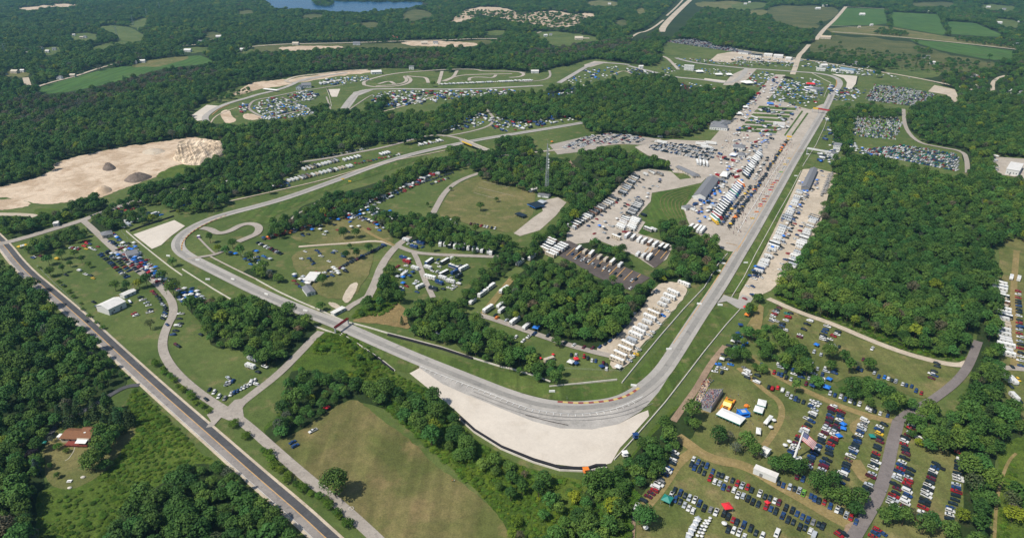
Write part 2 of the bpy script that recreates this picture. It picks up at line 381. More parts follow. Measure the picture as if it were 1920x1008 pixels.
forest('1235,415 1262,415 1290,424 1300,440 1330,447 1346,458 1352,492 1338,510 1305,524 1262,530 1228,520 1220,505 1255,495 1262,480 1262,462 1240,448', 1, .95, 'pit exit')
forest('942,560 962,515 998,490 1040,483 1080,500 1105,515 1150,520 1165,545 1185,552 1200,528 1228,532 1218,560 1190,580 1178,600 1152,625 1126,646 1095,650 1050,638 1000,622 960,604 942,585', 1, .95, 'dense')
area('quarry', '-60,362 0,350 60,336 105,318 98,308 112,303 140,295 200,281 270,270 332,262 360,256 392,262 424,272 400,290 380,302 350,308 322,312 300,330 270,340 240,350 210,362 185,372 150,376 110,381 80,384 40,376 0,368 -60,372', 'sand')
mk = None
area('quarry', '0,375 25,372 60,380 50,388 20,392 0,394 -60,396 -60,380', 'sand')
area('meadow', '322,312 355,306 390,304 400,300 385,318 340,330 300,335 290,330', 'meadow')
forest('-60,412 40,408 70,402 120,392 135,378 150,372 170,360 180,362 190,376 215,380 240,366 250,345 300,336 340,330 380,300 430,285 480,320 520,330 530,348 470,358 420,368 405,385 335,392 320,378 285,372 270,372 200,388 150,402 100,420 40,436 0,446 -60,465', 1, .9, 'north side')
area('meadow', '60,392 110,390 115,398 70,404', 'meadow')
forest('46,468 60,452 100,434 128,428 155,428 160,440 130,450 95,462 60,472', 1, .85, 'north side')
forest('160,420 175,404 200,398 236,400 240,415 225,425 180,436 162,430', 1, .85, 'north side')
forest('236,398 260,390 290,392 300,402 268,412 240,412', 1, .8, 'north side')
# left field strips
forest('500,446 508,418 525,406 552,396 566,380 600,370 640,356 700,340 740,325 780,306 822,290 880,284 900,292 890,302 850,310 790,320 745,345 705,365 680,385 640,400 600,418 560,424 530,436', 1, .85, 'hedge')
clear('640,372 690,352 720,345 700,362 670,375')
forest('694,386 724,388 748,398 780,402 812,404 850,414 900,430 952,444 985,466 985,482 956,500 934,518 916,524 905,540 880,566 852,575 870,545 892,520 912,500 936,480 880,462 820,450 768,444 730,440 716,420 698,405', 1, .85, 'hedge')
forest('655,590 690,558 705,500 738,502 745,530 756,558 738,574 700,590', 1, .8, 'bank', mat='meadow')
forest('760,585 772,570 800,562 850,562 880,588 925,612 970,640 1000,654 1012,682 985,692 950,682 900,662 870,652 848,632 800,632 765,612', 1, .95, 'bank')
forest('1004,684 1020,672 1050,680 1056,700 1036,712 1008,706', 1, .85, 'bank')
forest('450,505 470,495 520,502 530,520 515,522 480,515', 1, .8, 'bank')
# wedge by the camp road
forest('342,565 370,556 440,560 480,560 512,568 560,586 592,604 592,622 560,645 545,662 505,686 482,680 470,662 440,645 395,645 388,618 368,590', 1, .95, 'wedge')
# scrub and copses south of the circuit
area('scrub_ground', '590,625 640,620 690,650 740,697 770,715 800,728 840,757 860,790 890,822 960,865 1000,880 1095,902 1150,888 1180,858 1235,790 1275,752 1310,782 1280,840 1240,880 1200,945 1170,1008 1150,1100 960,1100 962,1008 940,975 915,942 870,900 820,855 770,805 725,770 690,748 640,752 590,785 540,815 495,815 493,795 530,760 545,700 560,665', 'meadow')
forest('494,812 497,796 524,778 528,752 540,690 560,685 600,688 640,702 690,722 745,738 770,735 764,768 730,762 690,748 655,745 620,762 590,778 572,792 545,806 520,824', 1, .95, 'copse')
clear('650,752 662,746 690,750 672,760')
forest('590,630 632,622 672,640 700,665 735,695 760,715 740,735 700,722 650,700 640,690 660,678 612,660 592,650', .7, .6, 'copse', floor=False)
clear('600,662 636,660 680,700 620,690 560,680')
forest('740,708 775,735 805,735 842,758 860,792 888,825 900,852 880,868 850,850 815,842 780,812 745,780 738,740', .95, .9, 'south wood', floor=False)
forest('880,830 920,842 962,866 1000,884 1040,892 1095,905 1100,950 1060,985 1020,1000 1010,960 975,935 930,915 900,880', .62, .75, 'south wood', floor=False)
forest('1095,905 1150,888 1180,858 1200,832 1240,790 1275,752 1306,775 1318,796 1272,838 1256,850 1240,878 1215,905 1190,948 1182,985 1170,1020 1140,1100 1000,1100 1010,1000 1060,985 1098,945', 1, .95, 'south wood')
forest('880,870 930,915 975,940 1005,1000 985,1100 965,1008 942,968', .35, .5, 'south wood', floor=False)
area('field', '588,790 600,782 632,760 664,746 690,765 720,790 770,825 815,872 862,903 905,935 942,975 960,1010 1000,1130 800,1130 705,1008 640,945 562,882 510,838 520,826 555,812', 'hay', sm=1)
area('field', '450,772 470,745 522,706 545,700 528,752 524,778 497,796 494,812 472,798 455,790', 'grass')
# bottom left
forest('-700,430 -60,470 0,496 28,505 62,537 102,580 150,618 186,648 208,672 234,696 236,714 208,736 166,746 116,757 108,786 82,812 76,830 62,855 84,900 72,915 66,955 84,1010 40,1120 -900,1120', 1, 1.0, 'highway wood')
area('meadow', '250,722 272,742 330,798 372,846 400,862 440,890 480,930 560,1004 580,1130 60,1130 66,955 72,920 100,915 150,905 200,880 230,810 240,760', 'meadow')
area('lawn', '108,800 118,830 160,832 205,808 225,800 240,790 258,800 250,820 225,845 215,870 185,892 165,905 135,918 105,915 84,898 86,868 82,840 96,815', 'grass_dry')
forest('112,762 150,752 168,768 205,752 250,780 240,798 214,806 190,788 150,795 122,786', 1, .95, 'house', mat='grass')
forest('190,800 216,806 224,825 212,842 196,870 176,884 160,872 164,848 180,836', 1, .9, 'house', floor=False)
forest('340,870 372,858 410,866 442,892 480,930 520,970 560,1006 600,1130 180,1130 205,1000 225,950 252,926 290,905', 1, .95, 'bottom wood')
BUSH = ['252,725 272,742 330,798 372,846 400,862 340,868 290,903 252,926 225,950 205,1000 180,1130 60,1130 70,955 76,922 120,922 170,908 195,888 225,850 250,822 262,795 240,785 240,740', '590,627 636,622 690,650 740,697 775,717 800,730 842,760 860,795 890,825 960,868 1000,884 1095,905 1095,960 1040,1130 965,1130 965,1008 945,975 915,940 870,900 820,855 770,805 725,768 700,745 650,720 640,700 590,660', '1862,1010 1858,970 1874,930 1872,900 1885,860 1915,880 1900,905 1880,925 1900,1000 1890,1090 1862,1090', '1150,890 1180,862 1200,940 1180,1000 1110,1100 1080,1100 1100,950', '-60,380 60,404 130,382 200,392 250,380 320,345 400,305 420,318 330,372 270,372 200,392 100,422 -60,450', '1450,552 1500,580 1560,600 1640,634 1700,658 1755,672 1810,676 1812,668 1755,655 1700,646 1640,614 1560,590 1480,562', '700,508 742,505 752,560 720,590 660,594 700,545', '100,300 112,303 140,295 100,320 60,340 0,352 -60,360 -60,350 40,330']
CLR = ['600,662 636,660 680,700 620,690 560,680', '1050,905 1090,915 1060,960 1010,950', '648,752 664,744 690,750 672,762']
# right side
forest('1562,292 1600,288 1660,298 1720,318 1780,328 1826,338 1845,380 1852,440 1850,500 1836,560 1830,610 1818,655 1806,668 1755,656 1705,648 1650,618 1590,598 1545,590 1500,575 1462,555 1450,542 1465,520 1492,482 1530,425 1548,375 1560,330', 1, 1.0, 'great wood')
forest('1822,330 1800,280 1812,262 1860,268 1870,300 1858,325 1920,332 2300,400 2300,520 1920,440 1872,446 1858,478 1868,500 1872,560 1872,640 1878,700 1882,750 1900,775 1920,790 1920,815 1872,835 1868,870 1872,930 1858,970 1862,1010 1780,1060 1790,990 1806,960 1808,900 1800,862 1770,838 1740,832 1712,812 1684,792 1682,778 1700,768 1740,770 1790,772 1808,752 1822,700 1830,655 1842,560 1852,480', 1, .95, 'east belt')
forest('1694,212 1738,186 1790,170 1850,177 1920,188 2300,260 2300,330 1920,292 1872,284 1810,278 1760,268 1702,242', 1, 1.0, 'upper right')
forest('1556,200 1598,196 1602,214 1596,262 1600,286 1575,276 1560,240', 1, .95, 'upper right')
forest('1600,198 1622,190 1660,200 1696,206 1692,216 1640,214 1602,212', 1, .8, 'upper right')
clear('1692,236 1700,250 1722,272 1810,280 1812,292 1720,282 1690,262')
area('meadow', '1875,835 1920,815 2100,860 2100,1100 1862,1100 1858,970 1874,930 1870,870', 'meadow')
forest('1878,925 1896,905 1920,912 1940,960 1910,968 1884,955', 1, .9, 'east belt', floor=False)
forest('1362,645 1380,628 1402,606 1425,606 1452,612 1482,632 1520,655 1524,690 1545,722 1575,722 1602,704 1642,716 1698,742 1692,775 1642,768 1600,748 1560,735 1500,728 1452,702 1402,680 1368,668', .92, .85, 'between lots', mat='grass')
forest('1396,600 1402,580 1412,560 1420,548 1440,540 1448,556 1428,576 1424,600 1420,618 1400,622', 1, .8, 'between lots', mat='grass')
forest('1395,692 1405,680 1398,675 1370,665 1372,672', .5, .6, 'between lots', floor=False)
forest('1690,742 1720,752 1742,752 1765,764 1760,790 1712,800 1690,784', 1, .85, 'between lots', mat='grass')
# lots and lawns on the right
area('parking_field', '1196,985 1190,960 1216,908 1258,850 1285,835 1315,796 1290,770 1330,700 1370,660 1400,680 1500,728 1600,748 1692,778 1672,800 1665,870 1650,925 1628,962 1600,1010 1560,1090 1180,1090', 'grass_lot', clear=False)
area('parking_field', '1686,795 1712,812 1740,832 1770,838 1800,862 1808,900 1806,960 1790,990 1790,1010 1760,1090 1590,1090 1640,975 1662,925 1676,860', 'grass_lot', clear=False)
area('parking_field', '1424,620 1450,568 1500,590 1640,645 1700,668 1800,690 1795,710 1742,748 1700,742 1640,715 1600,702 1560,720 1520,690 1520,655 1482,632', 'grass_lot', clear=False)
area('parking_field', '1875,450 1920,445 2050,480 2050,900 1920,790 1884,750 1876,690 1872,600 1870,520', 'grass_lot', clear=False)
area('meadow', '1890,800 1905,790 1920,800 1920,812', 'grass', clear=False)
# infield lawns
area('field', '830,380 850,350 895,328 960,335 1000,352 1005,372 995,412 965,438 905,428 850,412 820,405', 'grass_dry', clear=False)
area('lawn', '1224,362 1262,356 1312,340 1286,392 1292,412 1270,420 1240,428 1212,442 1196,438 1209,416 1222,390', 'grass_lush', clear=False)
area('brown_bank', '660,600 690,592 715,582 735,568 745,566 766,584 762,600 772,618 740,612 700,606 665,604', 'brown_grass')
area('field', '600,420 660,400 700,410 735,440 740,458 640,462 560,455 540,440', 'grass_dry', clear=False)
area('field', '540,470 640,465 700,470 700,500 660,560 600,560 560,520', 'grass_dry', clear=False)
area('worn_patch', '640,560 655,535 668,528 672,534 660,560 650,570', 'sand_road', clear=False)
area('worn_patch', '614,566 630,568 642,578 632,580 620,574', 'sand_road', clear=False)
area('verge', '1170,752 1215,712 1250,680 1300,610 1340,550 1368,505 1366,480 1335,525 1290,590 1230,660 1165,725 1160,716 1035,724 960,700 880,680 700,625 655,608 690,628 760,652 850,690 940,728 1030,748 1110,752', 'verge', sm=0, clear=False)
area('verge', '1214,752 1240,705 1265,670 1300,620 1342,572 1385,582 1340,632 1290,690 1250,745 1222,775', 'verge', sm=0, clear=False)
area('verge', '642,614 700,640 788,686 766,698 740,694 700,662', 'verge', sm=0, clear=False)
area('verge', '340,440 370,425 440,400 480,390 600,354 700,315 800,287 780,302 700,330 600,362 560,385 520,402 500,420 480,420 440,405 400,415 370,432', 'verge', sm=0, clear=False)
# ================================================================ gravel, paving, roads
area('gravel_trap', '768,700 787,690 830,720 870,738 930,762 1000,790 1050,803 1110,805 1160,795 1196,776 1215,769 1217,780 1192,808 1162,840 1146,868 1128,873 1080,875 1020,868 960,848 900,812 850,766 800,726', 'gravel_bed', sm=0)
area('runoff', '784,684 850,712 900,727 980,756 1060,768 1120,765 1175,755 1200,742 1255,704 1235,735 1216,757 1200,772 1160,795 1110,805 1050,803 1000,790 930,762 870,738 830,720 787,690', 'runoff', sm=0)
area('gravel_trap', '250,440 327,413 347,424 322,442 302,460 285,467', 'gravel_bed', sm=0)
area('gravel_trap', '359,217 388,197 411,199 392,210 379,226 370,227', 'gravel_bed', sm=0)
area('gravel_trap', '614,168 638,167 632,182 622,182', 'gravel_bed', sm=0)
area('gravel_trap', '1558,139 1607,143 1604,158 1596,167 1586,165 1588,155 1582,147', 'gravel_bed', sm=0)
area('gravel_trap', '1321,147 1362,152 1358,155 1320,150', 'gravel_bed', sm=0)
area('paving', '643,204 663,173 690,168 700,169 672,180 655,204', 'track', sm=0)
area('paving', '1355,160 1373,140 1400,128 1420,129 1400,150 1384,160', 'concrete', sm=0)
area('paving', '1095,122 1115,115 1140,117 1108,126 1097,127', 'concrete', sm=0)
area('paddock', '1364,471 1345,462 1330,450 1318,445 1300,432 1292,420 1284,402 1280,392 1300,368 1325,335 1296,326 1262,324 1248,300 1215,292 1200,283 1190,276 1215,268 1260,262 1300,264 1332,264 1348,246 1372,225 1400,195 1425,170 1440,150 1454,140 1473,141 1468,150 1448,178 1438,190 1472,192 1496,200 1520,206 1540,196 1552,194 1548,205 1530,236 1505,278 1480,318 1445,375 1418,420 1400,450 1385,473', 'concrete', sm=0)
area('parking_lot', '1030,272 1090,258 1140,250 1215,258 1240,262 1200,272 1150,270 1100,284 1045,290', 'road', sm=0)
area('motorhome_lot', '1063,437 1085,412 1130,380 1160,350 1188,322 1215,317 1258,322 1275,337 1328,330 1315,343 1268,354 1222,362 1220,378 1200,400 1194,409 1210,417 1196,438 1235,450 1262,462 1250,486 1225,502 1188,478 1150,462 1125,452 1080,458 1062,452', 'concrete', sm=0)
area('asphalt_lot', '1020,453 1068,452 1095,465 1120,476 1175,502 1219,521 1182,545 1150,534 1110,515 1075,492 1040,476 1000,472', 'dark_asphalt', sm=0)
area('asphalt_lot', '1206,478 1236,463 1258,470 1242,492 1228,503 1207,488', 'dark_asphalt', sm=0)
area('gravel_lot', '1110,655 1150,637 1180,607 1210,567 1232,532 1265,527 1292,540 1280,562 1245,602 1200,652 1172,692 1142,690 1147,668', 'sand_road')
area('gravel_lot', '1505,318 1530,316 1570,326 1552,368 1545,400 1530,440 1502,480 1482,512 1456,534 1445,545 1412,560 1398,579 1384,562 1387,550 1410,514 1432,470 1448,438 1480,372', 'sand_road', sm=0)
area('paving', '1344,569 1357,553 1384,562 1392,552 1412,560 1398,580 1383,578 1362,565', 'track', sm=0)
area('gravel_lot', '1330,115 1345,102 1380,96 1400,98 1440,103 1495,112 1490,118 1440,116 1400,114 1390,112 1370,118', 'sand_road', sm=0)
area('gravel_lot', '1740,172 1752,160 1790,168 1800,188 1790,192 1775,178', 'sand_road', sm=0)
area('gravel_lot', '1012,378 1046,370 1062,380 1042,405 1012,432 975,443 963,438 1000,408 1018,396', 'concrete', sm=0)
area('parking_lot', '1860,294 1920,298 2000,320 1990,345 1858,325', 'concrete', sm=0)
area('beach_sand', '1319,716 1327,710 1331,719 1314,752 1303,770 1298,762', 'sand', sm=0)
area('worn_patch', '1318,762 1355,745 1362,770 1325,775 1300,768', 'worn_grass', sm=0)
area('worn_patch', '1395,620 1424,570 1432,576 1430,600 1422,640 1405,632', 'worn_grass', sm=0)
road('1396,662 1402,668 1450,702 1520,738 1590,768 1650,786 1674,790', 5.5, 'worn_grass', 'worn_track')
road('1384,690 1400,702 1440,738 1462,752 1468,778 1452,810 1430,840 1418,858', 4, 'worn_grass', 'worn_track')
road('1270,818 1290,832 1316,852 1350,865 1380,868 1415,882 1460,910 1510,938 1560,968 1592,984', 7.5, 'worn_grass', 'worn_track')
road('1300,846 1270,868 1250,900 1232,925 1205,955 1192,968', 6, 'worn_grass', 'worn_track')
road('1612,818 1595,800 1628,782', 5, 'worn_grass', 'worn_track')
road('1600,862 1620,895 1628,900', 8, 'worn_grass', 'worn_track')
road('1906,470 1900,540 1900,620 1902,690', 5, 'worn_grass', 'worn_track')
road('1905,850 1892,862 1880,890 1868,935 1864,1010', 1.6, 'worn_grass', 'worn_track')
road('905,590 925,565 945,540 962,520', 6, 'worn_grass', 'worn_track')
area('dirt_patch', '1188,966 1192,978 1188,1030 1150,1030 1168,990', 'dirt', sm=0)
area('dirt_patch', '1585,985 1598,978 1620,992 1600,1008 1580,1000', 'dirt', sm=0)
# county highway: shoulders, old lane, new lane, centre line
HW = smooth(gp('-330,235 -60,402 0,450 41,504 100,553 159,604 240,680 322,754 400,822 480,893 562,963 610,1008 700,1090 760,1160'), 2)
def offs(P, w): return ribbon_pts(P, 2*w)[1]
ribbon('highway_shoulder', HW, 12.8, 'shoulder')
ribbon('highway', HW, 9.6, 'old_asphalt')
ribbon('new_lane', offs(HW, -2.55), 4.5, 'new_asphalt', road=False)
ribbon('centre_line', HW, .45, 'marking_orange', road=False)
ribbon('edge_line', offs(HW, 4.5), .2, 'marking_white', road=False)
road('-60,470 0,458 40,448 100,430 160,412 210,392 260,376 300,366 350,352 400,340 430,332', 10, 'road', n=2)
road('-200,400 0,402 45,403 68,406', 9, 'sand_road')
road('156,414 168,424 185,440 200,455 240,490 262,510 290,527 308,546 324,566 326,590 313,612 304,640 307,666 330,700 370,735 410,762 432,774', 6.5, 'road')
area('road_junction', '386,802 396,790 388,778 408,762 425,765 440,750 470,745 455,765 458,785 470,800 462,806 440,793 415,783 400,800', 'road', sm=0)
road('430,772 470,803 500,830 562,885 640,949 700,1004 760,1062 800,1110', 6.5, 'road')
road('432,772 470,742 520,704 560,664 590,632 602,622', 6.5, 'road')
road('262,722 240,724 222,732 200,745 150,775 118,792', 4, 'new_asphalt')
area('driveway', '84,828 90,812 106,792 114,794 100,815 98,826', 'new_asphalt', sm=0)
road('898,325 870,335 848,347 831,365 820,385 808,408', 7)
road('690,558 704,530 716,495 742,462 768,444', 7.5); road('648,582 660,572 690,556', 6)
road('742,462 710,451 660,456 600,460 560,463', 4, 'sand_road'); road('742,462 700,442 672,424', 4, 'worn_grass', 'worn_track')
road('742,460 775,474 820,478 880,480 935,482', 6); road('776,474 784,490 794,520 812,558', 5)
road('890,588 930,600 1000,625 1060,645 1112,660 1148,668', 6)
road('545,306 600,300 660,288 715,278 760,266 800,254 835,254 870,262 895,275 925,285 960,292', 6.5)
road('905,198 918,212 926,222 922,234 900,243 860,252 830,256', 5)
road('940,292 1000,286 1030,283 1100,276 1160,270 1240,262', 6, 'concrete')
road('1066,300 1074,312 1088,322 1110,332 1126,345', 4, 'dirt', 'dirt_path')
road('1440,560 1500,587 1560,607 1640,642 1700,664 1760,680 1800,686 1815,680', 6, 'sand_road')
road('1834,640 1818,682 1802,706 1780,727 1748,750', 6.0, 'lane_asphalt')
ribbon('road', smooth(gp('1748,750 1715,768 1700,776 1684,790'), 1), 6.0, 'lane_asphalt', road=False)
road('1684,790 1680,806 1673,830 1663,880 1648,925 1628,962 1604,1000 1560,1080', 6.8, 'lane_asphalt')
road('1870,690 1900,690 1960,698', 6, 'road')
road('1360,649 1335,679 1320,704 1305,730 1286,756 1262,790', 4.5, 'dirt', 'dirt_path')
road('1694,205 1696,240 1720,268 1760,276 1806,284 1813,300 1814,325', 6, 'road')
road('1250,30 1270,12 1284,-4', 9, 'sand_road'); road('1240,60 1244,50 1262,30 1296,-2 1330,-30', 24, 'sand_road'); road('1244,38 1226,52 1210,60 1196,62 1182,72', 9, 'sand_road')
road('1586,13 1565,38 1545,55 1530,75', 14, 'sand_road'); road('1517,84 1505,98 1498,104 1492,125 1486,140', 12, 'sand_road')
road('1560,60 1620,64 1700,71 1800,81 1915,94', 10, 'sand_road'); road('1584,13 1660,17', 8, 'sand_road'); road('1552,48 1590,50 1640,55', 5, 'sand_road')
road('1370,91 1400,96 1480,108 1540,117 1630,132 1700,143 1760,155 1840,172 1900,190 2100,225', 9, 'sand_road')
road('1862,176 1860,155 1872,146 1886,142', 8, 'sand_road'); road('1870,178 1920,186', 5, 'sand_road')
road('54,169 90,156 140,144 180,130 215,120 232,115', 8, 'sand_road'); road('48,146 55,168', 12, 'sand_road')
road('340,86 370,84 400,82', 9, 'sand_road'); road('370,80 400,74 430,71', 12, 'sand'); road('428,92 480,87 530,83 600,82 680,80 760,77 830,76 880,73 935,73', 11, 'sand_road')
road('992,66 1015,60', 8, 'sand_road'); road('1085,72 1105,72', 20, 'sand_road')
road('1230,103 1250,108 1262,120 1272,131', 8, 'concrete')
# camp roads of the far loop
road('640,160 600,166 563,171 544,175 506,183 478,188 470,194 465,203 473,210 490,219 506,221 536,214 575,205', 5)
road('528,183 556,195 585,207', 5); road('480,207 520,198 560,190', 4); road('650,208 680,214 720,210 760,198 800,186 830,176', 4, 'sand_road')
road('655,206 690,182 700,178', 3, 'road'); road('620,205 615,190 612,182', 3, 'road')
road('395,231 402,220 420,210 445,202', 2.5, 'sand_road')
# amphitheatre and paddock grass strips
for k in range(7):
    y = 199+k*7.2; x0 = 1424-k*6.2; x1 = 1494-k*6
    area('grass_strip', f'{x0},{y} {x1},{y+4} {x1-3},{y+8.3} {x0-4},{y+4.3}', 'grass_lush', sm=0, clear=False)
area('grass_strip', '1553,196 1556,200 1526,252 1498,312 1490,309 1520,258', 'verge', sm=0, clear=False)
area('grass_strip', '1499,312 1506,316 1448,438 1386,548 1358,552 1400,478 1442,408 1480,342', 'verge', sm=0, clear=False)
area('grass_strip', '1513,212 1516,213 1486,255 1484,253', 'grass_lush', sm=0, clear=False)
area('grass_strip', '1503,208 1506,209 1472,256 1470,254', 'grass_lush', sm=0, clear=False)
# --- the race track
T1L = smooth(gp('1560,176 1552,195 1538,220 1513,261 1488,301 1460,351 1432,399 1409,439 1387,474 1368,506 1341,549 1312,590 1285,632 1262,668 1240,700 1216,722 1190,741 1160,755 1120,762 1075,765 1030,762 985,752 940,737 900,721 850,701 800,681 750,660 700,638 660,620 620,603 580,588 540,572 500,555 460,536 420,516 388,500 362,487 342,475 333,463 335,449 350,434 375,420 405,408 440,398 480,388 530,374 580,357 640,335 700,312 760,293 800,283 850,272 900,262 950,254 1000,246 1050,238 1096,230'), 2)
ribbon('race_track', T1L, 12.5, 'track')
ribbon('racing_line', T1L, 4.5, 'racing_line', off=.6, road=False)
road('1268,109 1275,112 1300,118 1340,123 1400,129 1440,131 1490,135 1525,137 1552,141 1570,147 1576,156 1571,166 1560,178', 12, 'track', 'race_track')
road('1400,129 1392,143 1378,153 1360,157 1320,150 1262,145 1235,138 1190,127 1178,124', 11, 'track', 'race_track')
road('1180,122 1150,119 1118,118 1100,125 1075,140 1048,156', 12, 'track', 'race_track')
road('1018,161 960,164 900,167 850,168 800,168 740,167 690,168 668,174 655,188 644,204', 11, 'track', 'race_track')
road('1200,150 1186,140 1170,132 1150,140', 4, 'sand_road')
road('388,231 383,220 395,210 410,201 434,192 465,184 482,178 510,172 540,163 565,150 600,144 650,137', 11, 'track', 'race_track')
road('535,152 545,147 560,143 600,139 640,134 690,131', 9, 'sand_road'); road('535,152 545,156 570,152 615,142', 7, 'concrete')
# kart circuit
for s in ('683,160 681,154 697,148 730,140 762,136 792,134 830,131 885,130 898,132 905,134 960,134 985,137', '683,160 700,164 740,163 765,158 772,150 764,144 757,143 765,152 750,159 705,162',
          '762,143 785,145 800,146 803,156', '829,134 826,145 822,157', '857,133 850,146 834,153', '830,153 858,142 900,140 960,139', '710,158 730,152 740,158',
          '880,152 880,146 900,145 925,147 930,141', '975,136 984,140 975,145 955,146'):
    road(s, 7.5, 'concrete', 'kart_track')
road('1030,133 1033,144 1020,151 990,154 955,153', 5, 'road')
road('430,378 520,358 600,340 660,322 720,305 800,290 860,277', 2.5, 'sand_road', 'service_road')
road('378,428 394,430 408,439 430,435 450,423 470,419 487,425 484,438 466,446 446,454', 8, 'road', 'service_road')
road('352,486 380,482 405,478 425,468', 4.5, 'road', 'service_road'); road('372,446 395,470 405,478', 2, 'road', 'service_road'); road('395,482 440,505 480,524', 1.8, 'concrete', 'service_road')
road('546,412 556,402 578,392 600,376', 2.5, 'road', 'service_road')
# pit lane separation, markings, kerbs
def along(P, a, b, step):                                # resampled stretch of a line by fraction
    D = [0]
    for u, v in zip(P, P[1:]): D.append(D[-1]+math.dist(u, v))
    L = D[-1]; out = []; s = a*L
    while s < b*L:
        i = max(k for k in range(len(D)) if D[k] <= s); i = min(i, len(P)-2); t = (s-D[i])/(D[i+1]-D[i] or 1)
        out.append((P[i][0]+(P[i+1][0]-P[i][0])*t, P[i][1]+(P[i+1][1]-P[i][1])*t)); s += step
    return out
zk = nz()
def kerb(s, w=1.9, step=3.4, n=2, cols=('kerb_yellow', 'kerb_red')):
    P = along(smooth(gp(s), n), 0, 1, step/4)
    bs = {c: ([], []) for c in cols}
    L, Rr = ribbon_pts(P, w)
    for i in range(0, len(P)-1):
        v, f = bs[cols[(i//4) % 2]]; o = len(v); v += [(*L[i], zk), (*Rr[i], zk), (*Rr[i+1], zk), (*L[i+1], zk)]; f.append((o, o+1, o+2, o+3))
    me = bpy.data.meshes.new('kerb'); V = []; F = []; M = []
    for k, c in enumerate(cols):
        v, f = bs[c]; o = len(V); V += v; F += [tuple(i+o for i in q) for q in f]; M += [k]*len(f); me.materials.append(MATS[c])
    me.from_pydata(V, [], F); me.polygons.foreach_set('material_index', M); me.update()
    o = link(bpy.data.objects.new('kerb', me)); o['kind'] = 'structure'
kerb('1198,728 1180,741 1155,750 1120,755 1085,757 1045,754')
kerb('341,470 341,458 350,444 366,431 395,416 425,404', 1.2)
kerb('398,216 412,204 430,197', 2.0); kerb('1568,150 1569,160 1562,168', 2.2)
ribbon('pit_wall_line', smooth(gp('1381,473 1400,440 1425,400 1452,353 1478,307 1500,270'), 1), .5, 'marking_orange', road=False)
ribbon('pit_line', smooth(gp('1330,545 1352,510 1372,478 1392,455 1396,448'), 1), .5, 'marking_orange', road=False)
ribbon('pit_line', smooth(gp('1383,437 1398,410 1420,375 1450,325 1470,296'), 1), .6, 'marking_white', road=False)
ribbon('pit_line', smooth(gp('1361,456 1390,463'), 0), .6, 'marking_orange', road=False)
ribbon('edge_line', smooth(gp('1262,645 1300,590 1330,545 1350,512'), 1), .45, 'marking_orange', road=False)
RL = smooth(gp('788,687 830,705 870,720 920,738 980,764 1030,774 1080,778 1130,773 1170,761 1205,744'), 2)
zt = nz(); ribbon('runoff_line', RL, .45, 'marking_white', z=zt, road=False)
tk = along(RL, 0.01, .99, 4.6); b = MB(); zt2 = nz()
for i in range(len(tk)-1):
    (x, y), (u, v) = tk[i], tk[i+1]; dx, dy = u-x, v-y; l = math.hypot(dx, dy); dx /= l; dy /= l; nx, ny = dy, -dx
    if ny > 0: nx, ny = -nx, -ny
    b.add([(x+nx*.4-dx*.2, y+ny*.4-dy*.2, zt2), (x+nx*2.7-dx*.2, y+ny*2.7-dy*.2, zt2), (x+nx*2.7+dx*.2, y+ny*2.7+dy*.2, zt2), (x+nx*.4+dx*.2, y+ny*.4+dy*.2, zt2)], [(0, 1, 2, 3)], MATS['marking_white'])
b.build('runoff_ticks')['kind'] = 'structure'
def lines(name, segs, w, mat):
    b = MB(); z = nz()
    for s in segs:
        (x0, y0), (x1, y1) = gp(s); dx, dy = x1-x0, y1-y0; l = math.hypot(dx, dy); nx, ny = -dy/l*w/2, dx/l*w/2
        b.add([(x0+nx, y0+ny, z), (x1+nx, y1+ny, z), (x1-nx, y1-ny, z), (x0-nx, y0-ny, z)], [(0, 1, 2, 3)], MATS[mat])
    o = b.build(name); o['kind'] = 'structure'
lines('parking_lines', ['1062,480 1078,466', '1074,486 1090,472', '1088,491 1103,478', '1102,497 1117,484', '1114,504 1130,490', '1128,510 1142,496', '1142,516 1157,501', '1155,521 1172,503', '1169,526 1186,509', '1184,531 1201,515',
                        '1216,465 1208,474', '1227,462 1218,476', '1240,466 1228,480', '1250,472 1238,486'], .7, 'marking_orange')
lines('skid_mark', ['985,779 1032,791', '1032,791 1065,798'], .5, 'dark_asphalt')
lines('start_grid', ['1496,282 1508,282', '1495,284 1507,284', '1493,286 1506,286'], 1.2, 'dirt')
# quarry face, piles: real relief
def mound(name, s, h, mat, label, cat, jag=.25, flat=.0, seed=1, kind=None):
    P = smooth_closed(gp(s), 2); r = random.Random(seed)
    cx = sum(p[0] for p in P)/len(P); cy = sum(p[1] for p in P)/len(P)
    V, F = [], []; K = 7; n = len(P)
    for k in range(K):
        t = 1-k/K; hh = h*(math.sin((1-t)*math.pi/2) if not flat else min(1, (1-t)/flat))
        for p in P: V.append((cx+(p[0]-cx)*t*r.uniform(.96, 1.04), cy+(p[1]-cy)*t*r.uniform(.96, 1.04), max(0, hh*r.uniform(1-jag, 1+jag)) if k else 0))
    V.append((cx, cy, h))
    for k in range(K-1):
        for i in range(n): F.append((k*n+i, k*n+(i+1) % n, (k+1)*n+(i+1) % n, (k+1)*n+i))
    F += [((K-1)*n+i, (K-1)*n+(i+1) % n, K*n) for i in range(n)]
    me = bpy.data.meshes.new(name); me.from_pydata(V, [], F); me.materials.append(MATS[mat]); me.shade_smooth(); me.update()
    o = link(bpy.data.objects.new(name, me)); return tag(o, label, cat, kind=kind)
